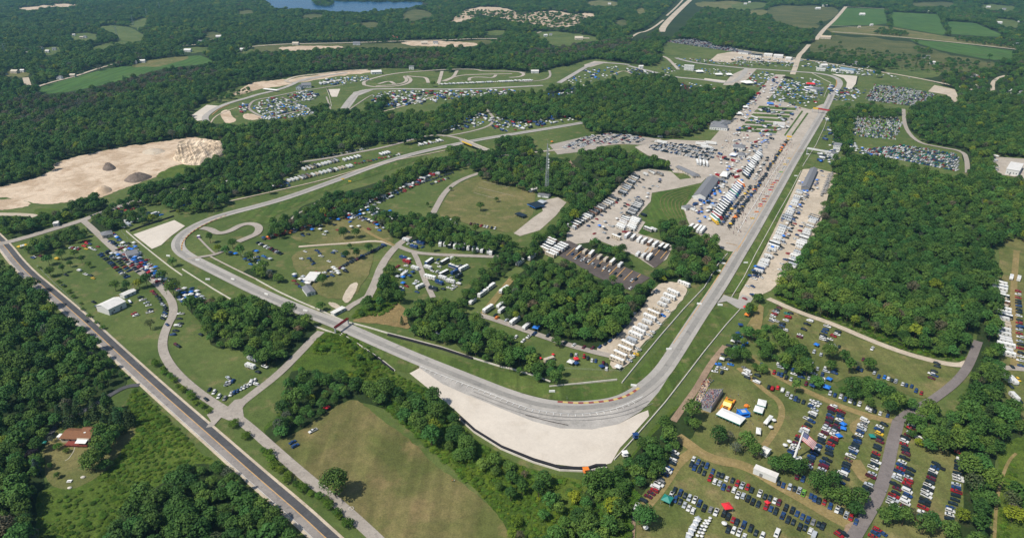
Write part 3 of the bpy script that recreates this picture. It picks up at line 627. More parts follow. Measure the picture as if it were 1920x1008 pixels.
def quarry_bank():
    foot = along(smooth(gp('322,298 338,307 356,311 378,310 400,302 420,291 430,284'), 2), 0, .999, 2.2); top = smooth(gp('334,289 350,284 368,280 392,282 412,286 430,284'), 2)
    n = len(foot); tp = []; L = [0]
    for u, v in zip(top, top[1:]): L.append(L[-1]+math.dist(u, v))
    for i in range(n):
        s = L[-1]*i/n; k = max(q for q in range(len(L)) if L[q] <= s); k = min(k, len(top)-2); t = (s-L[k])/(L[k+1]-L[k]); tp.append((top[k][0]+(top[k+1][0]-top[k][0])*t, top[k][1]+(top[k+1][1]-top[k][1])*t))
    r = random.Random(5); V, F = [], []; K = 14; gul = [r.uniform(-1, 1) for _ in range(n+K*3)]
    for j in range(K+5):
        t = j/K
        for i in range(n):
            e = min(1, i/4, (n-1-i)/6); fx_, fy_ = foot[i]; tx, ty = tp[i]; g = gul[i+j]*.6+gul[i+j+1]*.4
            if j <= K: x = fx_+(tx-fx_)*t; y = fy_+(ty-fy_)*t; z = 17*e*(t**.8)+g*1.7*math.sin(math.pi*min(1, t+.05))*e
            else: q = (j-K)/4; x = tx+(tx-fx_)*q*.7; y = ty+(ty-fy_)*q*.7+8*q; z = 17*e*(1-q)
            V.append((x, y, max(z, 0)-.05))
    for j in range(K+4):
        for i in range(n-1): a = j*n+i; F.append((a, a+1, a+n+1, a+n))
    me = bpy.data.meshes.new('quarry_bank'); me.from_pydata(V, [], F); me.materials.append(MATS['pale_rock']); me.update(); link(bpy.data.objects.new('quarry_bank', me))['kind'] = 'structure'
quarry_bank()
mound('gravel_pile', '191,318 200,322 216,319 219,313 205,308 194,312', 7, 'rock_pile', 'small dark round gravel pile standing alone on the quarry sand', 'gravel pile', .15, seed=2)
mound('gravel_pile', '228,340 250,345 276,338 290,330 268,328 240,334', 8, 'rock_pile', 'long dark gravel heap at the lower edge of the quarry', 'gravel pile', .15, seed=4)
mound('gravel_pile', '170,360 190,367 214,358 206,350 186,352', 6, 'sand', 'pale cone shaped sand heap near the trees below the quarry', 'sand pile', .1, seed=5)
mound('gravel_pile', '262,288 290,292 315,284 300,278 272,280', 4, 'sand_road', 'low wide grey heap in the middle of the quarry', 'gravel pile', .1, seed=6)

lines('field_line', ['905,341 955,352', '896,352 962,368', '930,335 985,346', '888,362 940,376'], .5, 'sand_road')
for k in range(7): ribbon('mown_ring', smooth(gp(f'{1300-k*2},{350+k*4} {1262+k*3},{358+k*4} {1238+k*7},{370+k*2} {1238+k*7},{390} {1256+k*5},{414-k}'), 2), 1.3, 'grass_dry', road=False)

for o_, w_ in ((-8.5, .35), (-12.0, .3)): ribbon('tyre_mark', ribbon_pts(smooth(gp('900,723 985,755 1030,765 1075,768 1120,765 1160,758 1200,740'), 2), -2*o_)[1], w_, 'racing_line', road=False)
# ================================================================ TREES
def leaf_mat(name, dark, mid, lite, yellow=.04, grey=0.0):
    m, n, b = newmat(name)
    oi = n.nodes.new('ShaderNodeObjectInfo')
    c = ramp(n, oi.outputs['Random'], [(0.0, dark), (.3, mid), (.5, (mid[0]*1.35, mid[1]*1.05, mid[2]*1.1)), (.7, (mid[0]*.95, mid[1]*1.2, mid[2]*1.5)), (.9, lite), (.978, lite), (1.0, (.19, .235, .018)) if yellow else (1.0, lite)])
    reg = ramp(n, noise(n, .006, 3, .6), [(.35, (.72, .80, .80)), (.65, (1.22, 1.12, .95))])   # stands of one kind
    c = mix(n, 1.0, c, reg, 'MULTIPLY')
    cl = ramp(n, noise(n, .42, 3, .7), [(.34, (.50, .55, .55)), (.66, (1.36, 1.28, 1.15))])      # lit leaf bunches and shaded gaps, painted in as noise
    c = mix(n, 1.0, c, cl, 'MULTIPLY')
    n.links.new(c, b.inputs['Base Color']); b.inputs['Roughness'].default_value = .7; b.inputs['Specular IOR Level'].default_value = .15
    MATS[name] = m; return m
leafy = leaf_mat('leaves', (.032, .084, .021), (.056, .128, .026), (.100, .172, .034))
bushy = leaf_mat('bush_leaves', (.046, .108, .012), (.078, .152, .016), (.12, .195, .024))
needles = leaf_mat('needles', (.020, .052, .018), (.032, .072, .024), (.05, .092, .032), yellow=0)
bare = leaf_mat('bare_twigs', (.085, .085, .055), (.11, .108, .075), (.075, .10, .045), yellow=0)
blueleaf = leaf_mat('blue_needles', (.06, .10, .10), (.07, .115, .12), (.08, .13, .13), yellow=0)
plum = leaf_mat('plum_leaves', (.014, .010, .018), (.016, .012, .02), (.02, .014, .024), yellow=0)
limeleaf = leaf_mat('lime_leaves', (.10, .16, .012), (.13, .19, .016), (.16, .21, .02), yellow=0)
def crown(seed, R=4.3, hgt=10.5, lobes=13, q=52, leaf=1.05, kind='broad', fill=1.0):
    """unit tree crown: many leaf-bunch faces on lobes spread through a dome"""
    r = np.random.default_rng(seed); V = []; F = []
    def leafs(c, rad, n, sz, up=.25, sq=.85):
        d = r.normal(size=(n, 3)); d /= np.linalg.norm(d, axis=1)[:, None]; d[:, 2] = np.where(d[:, 2] < -.35, -d[:, 2], d[:, 2])
        p = c + d*rad*np.array([1, 1, sq])*r.uniform(.72, 1.08, (n, 1))
        nn = d + r.normal(size=(n, 3))*.42 + np.array([0, 0, up]); nn /= np.linalg.norm(nn, axis=1)[:, None]
        a = np.cross(nn, r.normal(size=(n, 3))); a /= np.linalg.norm(a, axis=1)[:, None]; bb = np.cross(nn, a)
        s = sz*r.uniform(.55, 1.2, (n, 1)); t = sz*r.uniform(.45, 1.0, (n, 1))
        for i in range(n):
            o = len(V); V.extend([tuple(p[i]-a[i]*s[i]*.5), tuple(p[i]+bb[i]*t[i]*.5), tuple(p[i]+a[i]*s[i]*.5), tuple(p[i]-bb[i]*t[i]*.5)]); F.append((o, o+1, o+2, o+3))
    if kind == 'conifer':
        for k in range(9):
            z = 2+k*1.35; rad = 3.1*(1-k/9.5)+.3
            for j in range(max(3, int(8-k*.6))):
                t = j*2*math.pi/max(3, int(8-k*.6))+k*.7; leafs(np.array([math.cos(t)*rad*.62, math.sin(t)*rad*.62, z]), rad*.45+.25, 16, .8, .4, .5)
        return V, F
    n0 = lobes
    for k in range(n0):
        t = 2.399*k+r.uniform(-.4, .4); u = (k+.5)/n0; ph = math.acos(1-1.25*u)
        rr = R*.62*math.sin(min(ph, math.pi*.62))*r.uniform(.8, 1.18); z = hgt*.56+math.cos(ph)*hgt*.30*r.uniform(.85, 1.12)
        leafs(np.array([math.cos(t)*rr, math.sin(t)*rr, z]), R*r.uniform(.36, .52), int(q*fill), leaf)
    return V, F
def mesh_vf(name, V, F, mat):
    me = bpy.data.meshes.new(name); me.from_pydata(V, [], F); me.materials.append(mat); me.update(); return me
def trunk_mesh(h, r=.22, seed=0, spread=2.2):
    b = MB(); rr = random.Random(seed); b.tube((0, 0, -.3), (rr.uniform(-.2, .2), rr.uniform(-.2, .2), h*.55), r, r*.7, trunkm, 6)
    for k in range(5):
        t = k*1.3+rr.random(); z = h*rr.uniform(.38, .55); b.tube((0, 0, z), (math.cos(t)*spread, math.sin(t)*spread, z+h*.28), r*.5, r*.18, trunkm, 4)
    return b.mesh('trunk')
VAR = {}
def variant(key, V, F, mat, th, seed, r=.24, sp=2.2): VAR[key] = (mesh_vf('crown', V, F, mat), trunk_mesh(th, r, seed, sp))
variant('b0', *crown(1), leafy, 10, 1)
variant('b1', *crown(2, 4.8, 11, 15, 50), leafy, 11, 2)
variant('b2', *crown(3, 3.7, 12, 12, 50), leafy, 12, 3)
variant('b3', *crown(4, 4.4, 9.5, 11, 54, 1.2), leafy, 9.5, 4)
variant('b4', *crown(5, 4.9, 12.5, 17, 46), leafy, 12, 5)
variant('c0', *crown(6, kind='conifer'), needles, 12, 6)
variant('d0', *crown(7, 4.0, 10, 12, 34, .8), bare, 10.5, 7, .28, 2.8)
variant('s0', *crown(8, 5.0, 6.4, 12, 50), bushy, 6, 8)
variant('big', *crown(9, 5.0, 11, 30, 60, .8), leafy, 10.5, 9)
variant('blue', *crown(10, kind='conifer'), blueleaf, 12, 10); variant('plum', *crown(11, 4, 9, 14, 50), plum, 9, 11); variant('lime', *crown(12, 4.4, 10, 14, 50), limeleaf, 10, 12)
def cand(ymin, ymax, cell, xl=-340, xr=2260):
    """jittered world grid between two image rows"""
    d1 = G(960, ymin)[1]; d0 = G(960, ymax)[1]
    xm = max(abs(G(xl, ymin)[0]), abs(G(xr, ymin)[0]))
    X, Y = np.meshgrid(np.arange(-xm, xm, cell), np.arange(d0, d1, cell*.92)); X = X.ravel().copy(); Y = Y.ravel().copy()
    X += rng.uniform(-.42, .42, X.shape)*cell; Y += rng.uniform(-.42, .42, Y.shape)*cell
    px, py = PX(X, Y, 6.0); k = (px > xl) & (px < xr) & (py >= ymin-2) & (py < ymax)
    return X[k], Y[k]
pool = []
for (a, b_, cell, sc) in ((300, 1150, 7.2, 1.04), (150, 300, 8.4, 1.16), (60, 150, 10.5, 1.4), (18, 60, 14, 1.8), (-12, 18, 19, 2.3)):
    X, Y = cand(a, b_, cell)
    pool.append(np.stack([X, Y, np.full(X.shape, sc)], 1))
pool = np.concatenate(pool)
pxc, pyc = PX(pool[:, 0], pool[:, 1], np.where(pool[:, 1] > 700, 9.0, 6.5)); pxg, pyg = PX(pool[:, 0], pool[:, 1], 0.0)
pxh, pyh = PX(pool[:, 0], pool[:, 1], 11.0)
dens = np.zeros(len(pool)); tsc = np.ones(len(pool)); reg = np.full(len(pool), -1); REG = []
for op, P, d, s, rg in OPS:
    if op == 'F':
        if rg not in REG: REG.append(rg)
        k = inpoly(pxc, pyc, P); dens[k] = d; tsc[k] = s; reg[k] = REG.index(rg)
    else: dens[inpoly(pxg, pyg, P) | (inpoly(pxh, pyh, P) & (pool[:, 1] > 900))] = 0
keep = (dens > 0) & (rng.random(len(pool)) < dens)
pool = pool[keep]; tsc = tsc[keep]; reg = reg[keep]
near = np.full(len(pool), False)
for P, hw in ROADS:                                      # nothing grows on a road
    A = np.array(P); lo = A.min(0)-20; hi = A.max(0)+20
    idx = np.where((pool[:, 0] > lo[0]) & (pool[:, 0] < hi[0]) & (pool[:, 1] > lo[1]) & (pool[:, 1] < hi[1]))[0]
    if not len(idx): continue
    q = pool[idx, :2]; best = np.full(len(idx), 1e9)
    for u, v in zip(A[:-1], A[1:]):
        d = v-u; l2 = (d*d).sum() or 1; t = np.clip(((q-u)@d)/l2, 0, 1); best = np.minimum(best, np.hypot(*(q-(u+t[:, None]*d)).T))
    near[idx] |= best < hw + 3.2*np.minimum(tsc[idx], 1) + np.clip((pool[idx, 1]-1300)/60, 0, 14)*np.minimum(tsc[idx], 1)
pool = pool[~near]; tsc = tsc[~near]; reg = reg[~near]
N = len(pool); print('trees', N)
# kinds: patches of grey, bare trees; conifers near the house
u = rng.random(N); X, Y = pool[:, 0], pool[:, 1]; px, py = PX(X, Y, 6.5)
kind = rng.integers(0, 5, N)
def nz2(x, y, s):
    return (np.sin(x*s+1.3)*np.cos(y*s*1.2+.4)+np.sin(x*s*.53-y*s*.7+2.2))*.5
patch = nz2(X, Y, .012)
greyp = np.where(patch > .55, .16, .03)
for P in ('190,145 300,128 360,125 420,135 380,150 300,158 200,185 110,215 0,240 0,200 100,172', '590,108 800,100 860,112 700,128 580,124', '30,180 160,170 200,190 80,230 30,230', '930,100 1100,80 1240,66 1180,90 1000,112'):
    greyp = np.where(inpoly(px, py, pts(P)), .62, greyp)
kind = np.where(u < greyp, 6, kind)
kind = np.where(((tsc < .7) & (u > .3)), 7, kind)
kind = np.where((reg == REG.index('house')) & (py < 800) & (u > .2), 5, kind)
cx = (u > .985) & (kind < 5); kind = np.where(cx, 5, kind)
sc = pool[:, 2]*tsc*rng.uniform(.62, 1.38, N)*np.where(patch < -.4, .88, 1.0); rot = rng.uniform(0, 6.28, N)
hs = np.where(pool[:, 2] > 1.3, 1.15/pool[:, 2]*1.0, .93)*rng.uniform(.74, 1.2, N)
gz = ground_z(X, Y)
KEYS = ['b0', 'b1', 'b2', 'b3', 'b4', 'c0', 'd0', 's0']
NAMES = {5: 'conifer_tree', 6: 'bare_tree', 7: 'shrub'}
def put_tree(key, name, x, y, z, s, r, zs=1.0):
    o = empty(name, (x, y, z), r); cm, tm = VAR[key]
    c = link(bpy.data.objects.new('crown', cm), o); t = link(bpy.data.objects.new('trunk', tm), o)
    o.scale = (s, s, s*zs); return o
ORD = ['zeroth', 'first', 'second', 'third', 'fourth', 'fifth', 'sixth', 'seventh', 'eighth', 'ninth', 'tenth', 'eleventh', 'twelfth', 'thirteenth', 'fourteenth', 'fifteenth', 'sixteenth', 'seventeenth', 'eighteenth', 'nineteenth', 'twentieth']
def ordw(n):
    if n <= 20: return ORD[n]
    if n >= 100: return ('one', 'two', 'three', 'four', 'five', 'six')[min(n//100, 6)-1]+' hundred '+(ordw(n % 100) if n % 100 else '')
    tens = {2: 'twenty', 3: 'thirty', 4: 'forty', 5: 'fifty', 6: 'sixty', 7: 'seventy', 8: 'eighty', 9: 'ninety'}
    return tens[n//10]+('-'+ORD[n % 10] if n % 10 else 'th') if n % 10 else tens[n//10][:-1]+'ieth'
RWORD = {'highway wood': 'wood left of the highway', 'bottom wood': 'wood along the bottom left edge', 'shrubs': 'rough meadow below the highway', 'house': 'grove round the brown roofed house',
         'copse': 'copse above the dry field', 'south wood': 'wood below the gravel trap', 'east belt': 'tree belt at the right edge', 'wedge': 'copse between camp road and track',
         'between lots': 'tree strip between the car lots', 'great wood': 'great wood on the right', 'bank': 'infield tree bank', 'dense': 'infield wood', 'hedge': 'infield hedge'}
fx, fy = PX(X, Y, 5.0)
vis = (fx > -14) & (fx < 1934) & (fy < 1018)
order = np.where(vis)[0][np.argsort(-sc[vis]/(np.hypot(X[vis], Y[vis])+200) * np.where(kind[vis] == 7, .8, 1))]
pick = {'tree': [], 'shrub': []}
for i in order:
    k = 'shrub' if kind[i] == 7 else 'tree'
    if len(pick[k]) < (222 if k == "tree" else 130): pick[k].append(i)
sel = np.zeros(N, bool); groups = {}
for k, L in pick.items():
    for i in L: sel[i] = True; groups.setdefault((k, REG[reg[i]]), []).append(i)
for (k, rg), L in groups.items():
    L = sorted(L, key=lambda i: -fy[i]); rows = [L[j:j+9] for j in range(0, len(L), 9)]
    for ri, row in enumerate(rows):
        for ci, i in enumerate(sorted(row, key=lambda i: fx[i])):
            kd = int(kind[i]); nm = NAMES.get(kd, 'broadleaf_tree')
            o = put_tree(KEYS[kd], nm, X[i], Y[i], gz[i], sc[i], rot[i], hs[i])
            ds = {5: 'dark conifer', 6: 'grey bare tree', 7: 'low leafy shrub'}.get(kd, ('large ' if sc[i] > 1.08 else 'small ' if sc[i] < .88 else '')+'green leafy tree')
            tag(o, f'{ds}, {ordw(ci+1)} from left, {ordw(ri+1)} row up, {RWORD.get(rg, rg)}', 'shrub' if kd == 7 else 'tree', ('shrubs in the ' if k == 'shrub' else 'trees in the ')+RWORD.get(rg, rg))
# the rest of the woods: one scatter
def scatter(name, idx, label, cat):
    me = bpy.data.meshes.new(name); n = len(idx)
    me.vertices.add(n); me.vertices.foreach_set('co', np.stack([X[idx], Y[idx], gz[idx]], 1).astype('f').ravel())
    for an, ty, arr in (('var', 'INT', kind[idx].astype('i')), ('rz', 'FLOAT', rot[idx].astype('f')), ('s', 'FLOAT', sc[idx].astype('f')), ('h', 'FLOAT', (sc*hs)[idx].astype('f'))):
        at = me.attributes.new(an, ty, 'POINT'); at.data.foreach_set('value', arr)
    o = link(bpy.data.objects.new(name, me)); tag(o, label, cat, kind='stuff')
    g = bpy.data.node_groups.new(name, 'GeometryNodeTree'); g.interface.new_socket('Geometry', in_out='INPUT', socket_type='NodeSocketGeometry'); g.interface.new_socket('Geometry', in_out='OUTPUT', socket_type='NodeSocketGeometry')
    gi = g.nodes.new('NodeGroupInput'); go = g.nodes.new('NodeGroupOutput'); L = g.links
    def attr(nm, ty):
        a = g.nodes.new('GeometryNodeInputNamedAttribute'); a.data_type = ty; a.inputs[0].default_value = nm; return [s for s in a.outputs if s.enabled][0]
    va, ra, sa, ha = attr('var', 'INT'), attr('rz', 'FLOAT'), attr('s', 'FLOAT'), attr('h', 'FLOAT')
    cr = g.nodes.new('ShaderNodeCombineXYZ'); L.new(ra, cr.inputs[2])
    cs = g.nodes.new('ShaderNodeCombineXYZ'); L.new(sa, cs.inputs[0]); L.new(sa, cs.inputs[1]); L.new(ha, cs.inputs[2])
    jo = g.nodes.new('GeometryNodeJoinGeometry')
    for v in sorted(set(kind[idx].tolist())):
        src = FIRST[v]; j = g.nodes.new('GeometryNodeJoinGeometry')
        for ob in src:
            oi = g.nodes.new('GeometryNodeObjectInfo'); oi.transform_space = 'ORIGINAL'; oi.inputs[0].default_value = ob; L.new(oi.outputs['Geometry'], j.inputs[0])
        eq = g.nodes.new('FunctionNodeCompare'); eq.data_type = 'INT'; eq.operation = 'EQUAL'
        ins = [s for s in eq.inputs if s.enabled]; L.new(va, ins[0]); ins[1].default_value = v
        ip = g.nodes.new('GeometryNodeInstanceOnPoints'); L.new(gi.outputs[0], ip.inputs['Points']); L.new(eq.outputs[0], ip.inputs['Selection']); L.new(j.outputs[0], ip.inputs['Instance'])
        L.new(cr.outputs[0], ip.inputs['Rotation']); L.new(cs.outputs[0], ip.inputs['Scale']); L.new(ip.outputs[0], jo.inputs[0])
    L.new(jo.outputs[0], go.inputs[0]); m = o.modifiers.new('scatter', 'NODES'); m.node_group = g
# standing trees of each variant lend their shapes to the scatter
FIRST = {}
byme = {}
for o in list(COL.objects):
    if o.type == 'MESH' and o.parent and o.data not in byme and o.name.startswith(('crown', 'trunk')): byme[o.data] = o
for v, k in enumerate(KEYS):
    fb = VAR[k]
    if fb[0] not in byme:                                # a variant that has no single tree yet gets one where the photo has a small one
        print('no single tree of', k); continue
    FIRST[v] = (byme[fb[0]], byme[fb[1]])
for v in range(8):
    if v not in FIRST: FIRST[v] = FIRST[0]
# low bushes that cover the rough ground
bx, by = cand(395, 1120, 2.6); bX, bY = PX(bx, by, .8); kb = np.zeros(len(bx), bool)
for P in BUSH: kb |= inpoly(bX, bY, pts(P))
for P in CLR: kb &= ~inpoly(bX, bY, pts(P))
bn = nz2(bx, by, .035)+nz2(bx, by, .09)*.5; kb &= (bn+rng.uniform(-.5, .5, len(bx))) > -.62
for P, hw in ROADS:
    A = np.array(P); idx = np.where(kb)[0]; q = np.stack([bx[idx], by[idx]], 1); best = np.full(len(idx), 1e9)
    lo = A.min(0)-12; hi = A.max(0)+12
    if not ((q > lo).all(1) & (q < hi).all(1)).any(): continue
    for u_, v_ in zip(A[:-1], A[1:]):
        d = v_-u_; l2 = (d*d).sum() or 1; t = np.clip(((q-u_)@d)/l2, 0, 1); best = np.minimum(best, np.hypot(*(q-(u_+t[:, None]*d)).T))
    kb[idx[best < hw+1.5]] = False
bx, by = bx[kb], by[kb]; nb = len(bx); print('bushes', nb)
X = np.concatenate([X, bx]); Y = np.concatenate([Y, by]); gz = np.concatenate([gz, ground_z(bx, by)]); kind = np.concatenate([kind, np.full(nb, 7)])
sc = np.concatenate([sc, rng.uniform(.18, .44, nb)*(1+.45*nz2(bx, by, .05))]); hs = np.concatenate([hs, rng.uniform(.32, .65, nb)]); rot = np.concatenate([rot, rng.uniform(0, 6.28, nb)]); sel = np.concatenate([sel, np.zeros(nb, bool)])
tr = np.where(~sel & (kind != 7))[0]; sh = np.where(~sel & (kind == 7))[0]
scatter('woodland_trees', tr, 'broad green woods stretching far beyond the circuit to the top of the photo', 'woodland')
scatter('scrub_bushes', sh, 'low green bushes spread over the rough ground', 'bushes')
# trees that stand by themselves: pixel of the foot, size, variant, words
LONE = '''630,931,1.62,big,large round green tree standing alone in the dry field
1206,989,1.25,big,round green tree beside the brown dirt patch at the lower lot's edge
93,497,.85,b0,green tree nearest the highway corner in the left lawn
117,487,.8,b1,green tree between the red cars and the yellow sports car
142,484,.95,b3,wide green tree in the left lawn behind the row of dark cars
133,501,.5,b0,small tree at the left end of the short tree line in the left lawn
155,494,.55,b2,small tree in the middle of the short tree line in the left lawn
168,502,.5,b3,small tree at the right end of the short tree line in the left lawn
96,519,.75,b1,green tree with its own shadow left of the lone dark car
119,512,.6,b2,small tree right beside the dark car near the highway
218,546,1.0,b0,green tree behind the white metal barn
240,548,.8,b2,green tree between the barn tree and the lime tree
262,541,1.0,lime,bright yellow green tree above the barn annex
277,538,.9,b1,dark tree beside the lime tree at the camp road
306,528,1.05,b4,dark green tree by the camp road above the big round tree
327,555,1.45,big,big round green tree in the bend of the camp road
283,618,1.0,d0,wide grey leafless tree on the lawn below the barn
179,660,.9,b1,tree at the edge of the wood beside the highway
901,396,.85,b0,round tree alone in the dry infield field
931,379,.5,b3,smaller tree above the lone infield field tree
845,358,.4,b1,little tree left of the dark spot in the infield field
802,389,.45,b2,little tree left of the curved infield path
645,448,1.1,big,left and larger of the pair of trees in the infield camp
669,446,.8,b1,right and smaller of the pair of trees in the infield camp
656,467,.5,b3,small dark bush tree below the pair in the infield camp
692,474,.75,b0,green tree beside the row of dark infield cars
670,487,.85,b2,green tree left of the yellow car in the infield
650,487,.7,b1,small green tree at the left end of the infield car row
810,472,.95,b2,tall green tree amid the white campers
855,502,.8,b4,dark tree beside the white motorhomes below the camp lane
605,536,.9,b0,green tree right of the flat white canopy
602,583,.75,b3,round tree by the track wall near the bridge
754,609,.6,c0,dark upright tree beside the brown bank
797,624,1.15,lime,bright lime green tree in the row beside turn one
325,500,.75,b0,tree between the fence and the track at turn three
395,456,.8,b2,dark tree on the infield of turn three
410,472,.8,lime,yellow green tree beside the turn three service road
437,466,1.0,b1,dark tree right of the yellow green one at turn three
452,482,1.0,b4,dark tree over the tents by turn three
425,478,.8,b3,lower tree in the clump beside turn three
470,492,.9,b0,tree at the right end of the turn three clump
1553,674,1.15,big,round tree in the upper right camp below the white canopy
1580,678,.8,b3,lighter tree over the dark van in the upper right camp
1556,696,.7,b0,small round tree behind the scarlet tent camp
1591,700,.9,b2,tree between the parked cars in the upper right lot
1606,693,.7,d0,thin grey green tree left of the dense round one
1627,696,1.0,b1,dense round tree at the upper end of the car line
1452,886,1.1,b0,leftmost tree behind the long white trailer
1468,888,1.05,b4,tall tree between the crane foot and the long trailer
1490,893,1.1,b1,tree behind the cab end of the long trailer
1474,874,.7,b3,small tree at the foot of the white crane
1504,886,.7,b2,small tree right of the crane foot
1530,925,1.3,big,big dark tree over the line of parked cars below the flag
1548,938,1.0,b0,tree overhanging the red car near the worn track
1558,920,.9,b2,tree right of the big dark one below the flag
1575,948,.9,b1,tree left of the grey bare tree by the grey lane
1592,945,1.0,d0,grey thin tree beside the grey lane
1606,950,1.1,b4,dark tree beside the grey lane
1600,968,.8,b3,light tree at the lane side above the dirt patch
1655,982,1.0,b0,first tree right of the grey lane at the bottom edge
1672,978,1.05,b1,second tree right of the grey lane at the bottom edge
1690,986,1.1,b2,third tree right of the grey lane at the bottom edge
1704,974,.8,d0,grey tree at the foot of the white cars
1728,1002,1.1,b4,dark tree below the long middle car row
1742,992,1.0,b0,tree at the foot of the long middle car row
1776,1008,1.1,b3,tree at the bottom edge under the last car row
1345,832,1.15,b1,dark round tree below the white market tent
1396,846,1.15,b4,tree left of the gable roofed white shed
1378,852,.9,d0,grey bare tree below the white market tent
1412,858,1.0,b0,tree beside the white shed and crane lot
1365,828,.8,d0,smaller grey bare tree beside the market tent
1500,192,1.0,big,dark round tree among the paddock tents
1471,184,.8,b0,smaller dark tree in the paddock camp
1398,248,.55,b1,left of two small trees beside the paddock crossing
1415,248,.55,b2,right of two small trees beside the paddock crossing
1644,146,1.5,big,big dark tree beside the public road behind turn fourteen
812,163,1.15,big,dark round tree beside the kart circuit
178,884,1.25,big,large round green tree at the lower right of the house lawn
197,866,1.1,b4,green tree right of the big round lawn tree
208,842,1.1,b0,tree halfway up the grove right of the house
188,848,1.0,b1,tree closest to the right gable of the house
218,824,.9,b3,upper right tree of the grove beside the house
199,822,.8,b2,tree just above the middle of the house grove
136,800,1.35,c0,broad dark pine directly behind the house
118,796,1.2,c0,dark pine left of the one behind the house
152,788,1.2,c0,dark pine behind the right end of the house
184,788,1.35,c0,broad pine beside the driveway bend
205,772,1.2,c0,pine above the driveway bend pine
226,802,1.3,c0,pine right of the driveway bend
243,800,1.0,c0,rightmost pine above the house meadow
66,866,1.0,plum,dark purple tree at the left edge of the house lawn
72,888,.8,blue,pale blue spruce at the left edge of the house lawn
110,842,.55,s0,round green shrub bed below the house
98,829,.5,d0,brown red bush beside the driveway
126,848,.4,s0,small green shrub in the stone edged bed
97,881,.35,b2,upper of two small trees on the house lawn
109,896,.35,b3,lower of two small trees on the house lawn
1561,70,1.3,big,dark round tree in the far scrub field
1574,86,1.2,b4,dark tree below the far round one
1862,150,1.3,b0,tree near the far right branch road
1854,112,1.4,b1,dark tree at the edge of the far green field
273,72,1.2,b1,single tree at the right end of the far sunlit field'''
for ln in LONE.split('\n'):
    a, b_, s, k, lab = ln.split(',', 4); x, y = G(float(a), float(b_)); s = float(s)
    s = s*1.28 if s < .95 and k in ('b0', 'b1', 'b2', 'b3', 'b4') else s
    nm = {'c0': 'conifer_tree', 'blue': 'spruce_tree', 'd0': 'bare_tree', 's0': 'shrub'}.get(k, 'broadleaf_tree')
    put_tree(k, nm, x, y, float(ground_z(x, y)[0]), s, random.uniform(0, 6), random.uniform(.92, 1.05)); tag(COL.objects[-1].parent, lab, 'shrub' if k == 's0' else 'tree')
def shrub_line(s, n, where, sc0=.4):
    P = dense(gp(s), 1.0)
    for i in range(n):
        x, y = P[int((i+.5)/n*(len(P)-1))]; x += random.uniform(-1.5, 1.5); y += random.uniform(-1, 1)
        put_tree('s0', 'shrub', x, y, 0, sc0*random.uniform(.75, 1.3), random.uniform(0, 6)); tag(COL.objects[-1].parent, f'green shrub {where}, {ordw(i+1)} from the upper end', 'shrub', 'shrubs '+where)
shrub_line('70,500 100,520 140,560 165,590 200,625', 12, 'along the highway fence by the left lawn', .38)
shrub_line('285,675 300,690 340,730 375,760 400,778', 13, 'beside the lower camp road', .5)
shrub_line('490,845 540,900 600,940 660,990', 16, 'between highway and paved path', .55)
for a, b_, s, lab in ((440, 800, .75, 'round shrub at the road junction by the small white car'), (925/2, 822, .65, 'dark round shrub between the highway and the junction')):
    x, y = G(a, b_); put_tree('s0', 'shrub', x, y, 0, s, 1.0); tag(COL.objects[-1].parent, lab, 'shrub')
# ================================================================ VEHICLES, TENTS
def part(name, b): return name, b.mesh(name)
PAINT = MATS['paint_white']
def car_body(kind):
    """returns parts; the first is painted per car"""
    b = MB(); g = MB(); P = PAINT
    if kind == 'sedan':
        L, Wd = 4.7, 1.82
        b.prism([(-2.32, .35), (2.28, .32), (2.35, .62), (2.2, .78), (1.05, .92), (-1.5, .98), (-2.25, .92), (-2.35, .65)], -Wd/2, Wd/2, P)
        b.box(-1.0, .35, -.66, .66, 1.38, 1.45, P, .05, .05); g.box(-1.75, 1.15, -.82, .82, .92, 1.40, glass, .68, .15); h = 1.45
    elif kind == 'suv':
        L, Wd = 4.85, 1.95
        b.prism([(-2.4, .42), (2.35, .4), (2.42, .8), (2.25, 1.0), (1.1, 1.1), (-2.3, 1.12), (-2.42, .8)], -Wd/2, Wd/2, P)
        b.box(-2.05, .5, -.76, .76, 1.70, 1.78, P, .06, .06); g.box(-2.3, 1.1, -.88, .88, 1.08, 1.72, glass, .35, .12)
    elif kind == 'pickup':
        L, Wd = 5.7, 2.0
        b.prism([(-2.85, .5), (2.75, .48), (2.85, .85), (2.7, 1.05), (1.35, 1.15), (-.6, 1.15), (-.62, .8), (-2.78, .8)], -Wd/2, Wd/2, P)
        for s in (-1, 1): b.box(-2.85, -.6, s*.9-.08, s*.9+.08, .78, 1.15, P)
        b.box(-2.88, -2.78, -.98, .98, .6, 1.15, P); b.box(-.35, .8, -.74, .74, 1.74, 1.82, P, .05, .05); g.box(-.6, 1.35, -.88, .88, 1.12, 1.76, glass, .3, .12)
        g.box(-2.75, -.66, -.8, .8, .79, .84, rubber)
    else:
        L, Wd = 5.6, 2.05
        b.prism([(-2.8, .45), (2.6, .42), (2.78, .8), (2.55, 1.15), (1.75, 1.3), (1.2, 2.1), (-2.7, 2.15), (-2.8, 1.9)], -Wd/2, Wd/2, P)
        g.add([(1.8, -.85, 1.32), (1.8, .85, 1.32), (1.3, .8, 2.02), (1.3, -.8, 2.02)], [(0, 1, 2, 3)], glass); g.box(-2.2, 1.1, -1.035, 1.035, 1.4, 1.85, glass)
    li = MB()
    for s in (-1, 1): li.box(L/2-.12, L/2+.02, s*(Wd/2-.38)-.2, s*(Wd/2-.38)+.2, .62, .78, MATS['paint_silver'])
    w = MB(); w.tube((0, -.11, .33), (0, .11, .33), .34, .34, rubber, 10)
    return [('body', b.mesh('body')), ('windows', g.mesh('windows'))], w.mesh('wheel'), L, Wd
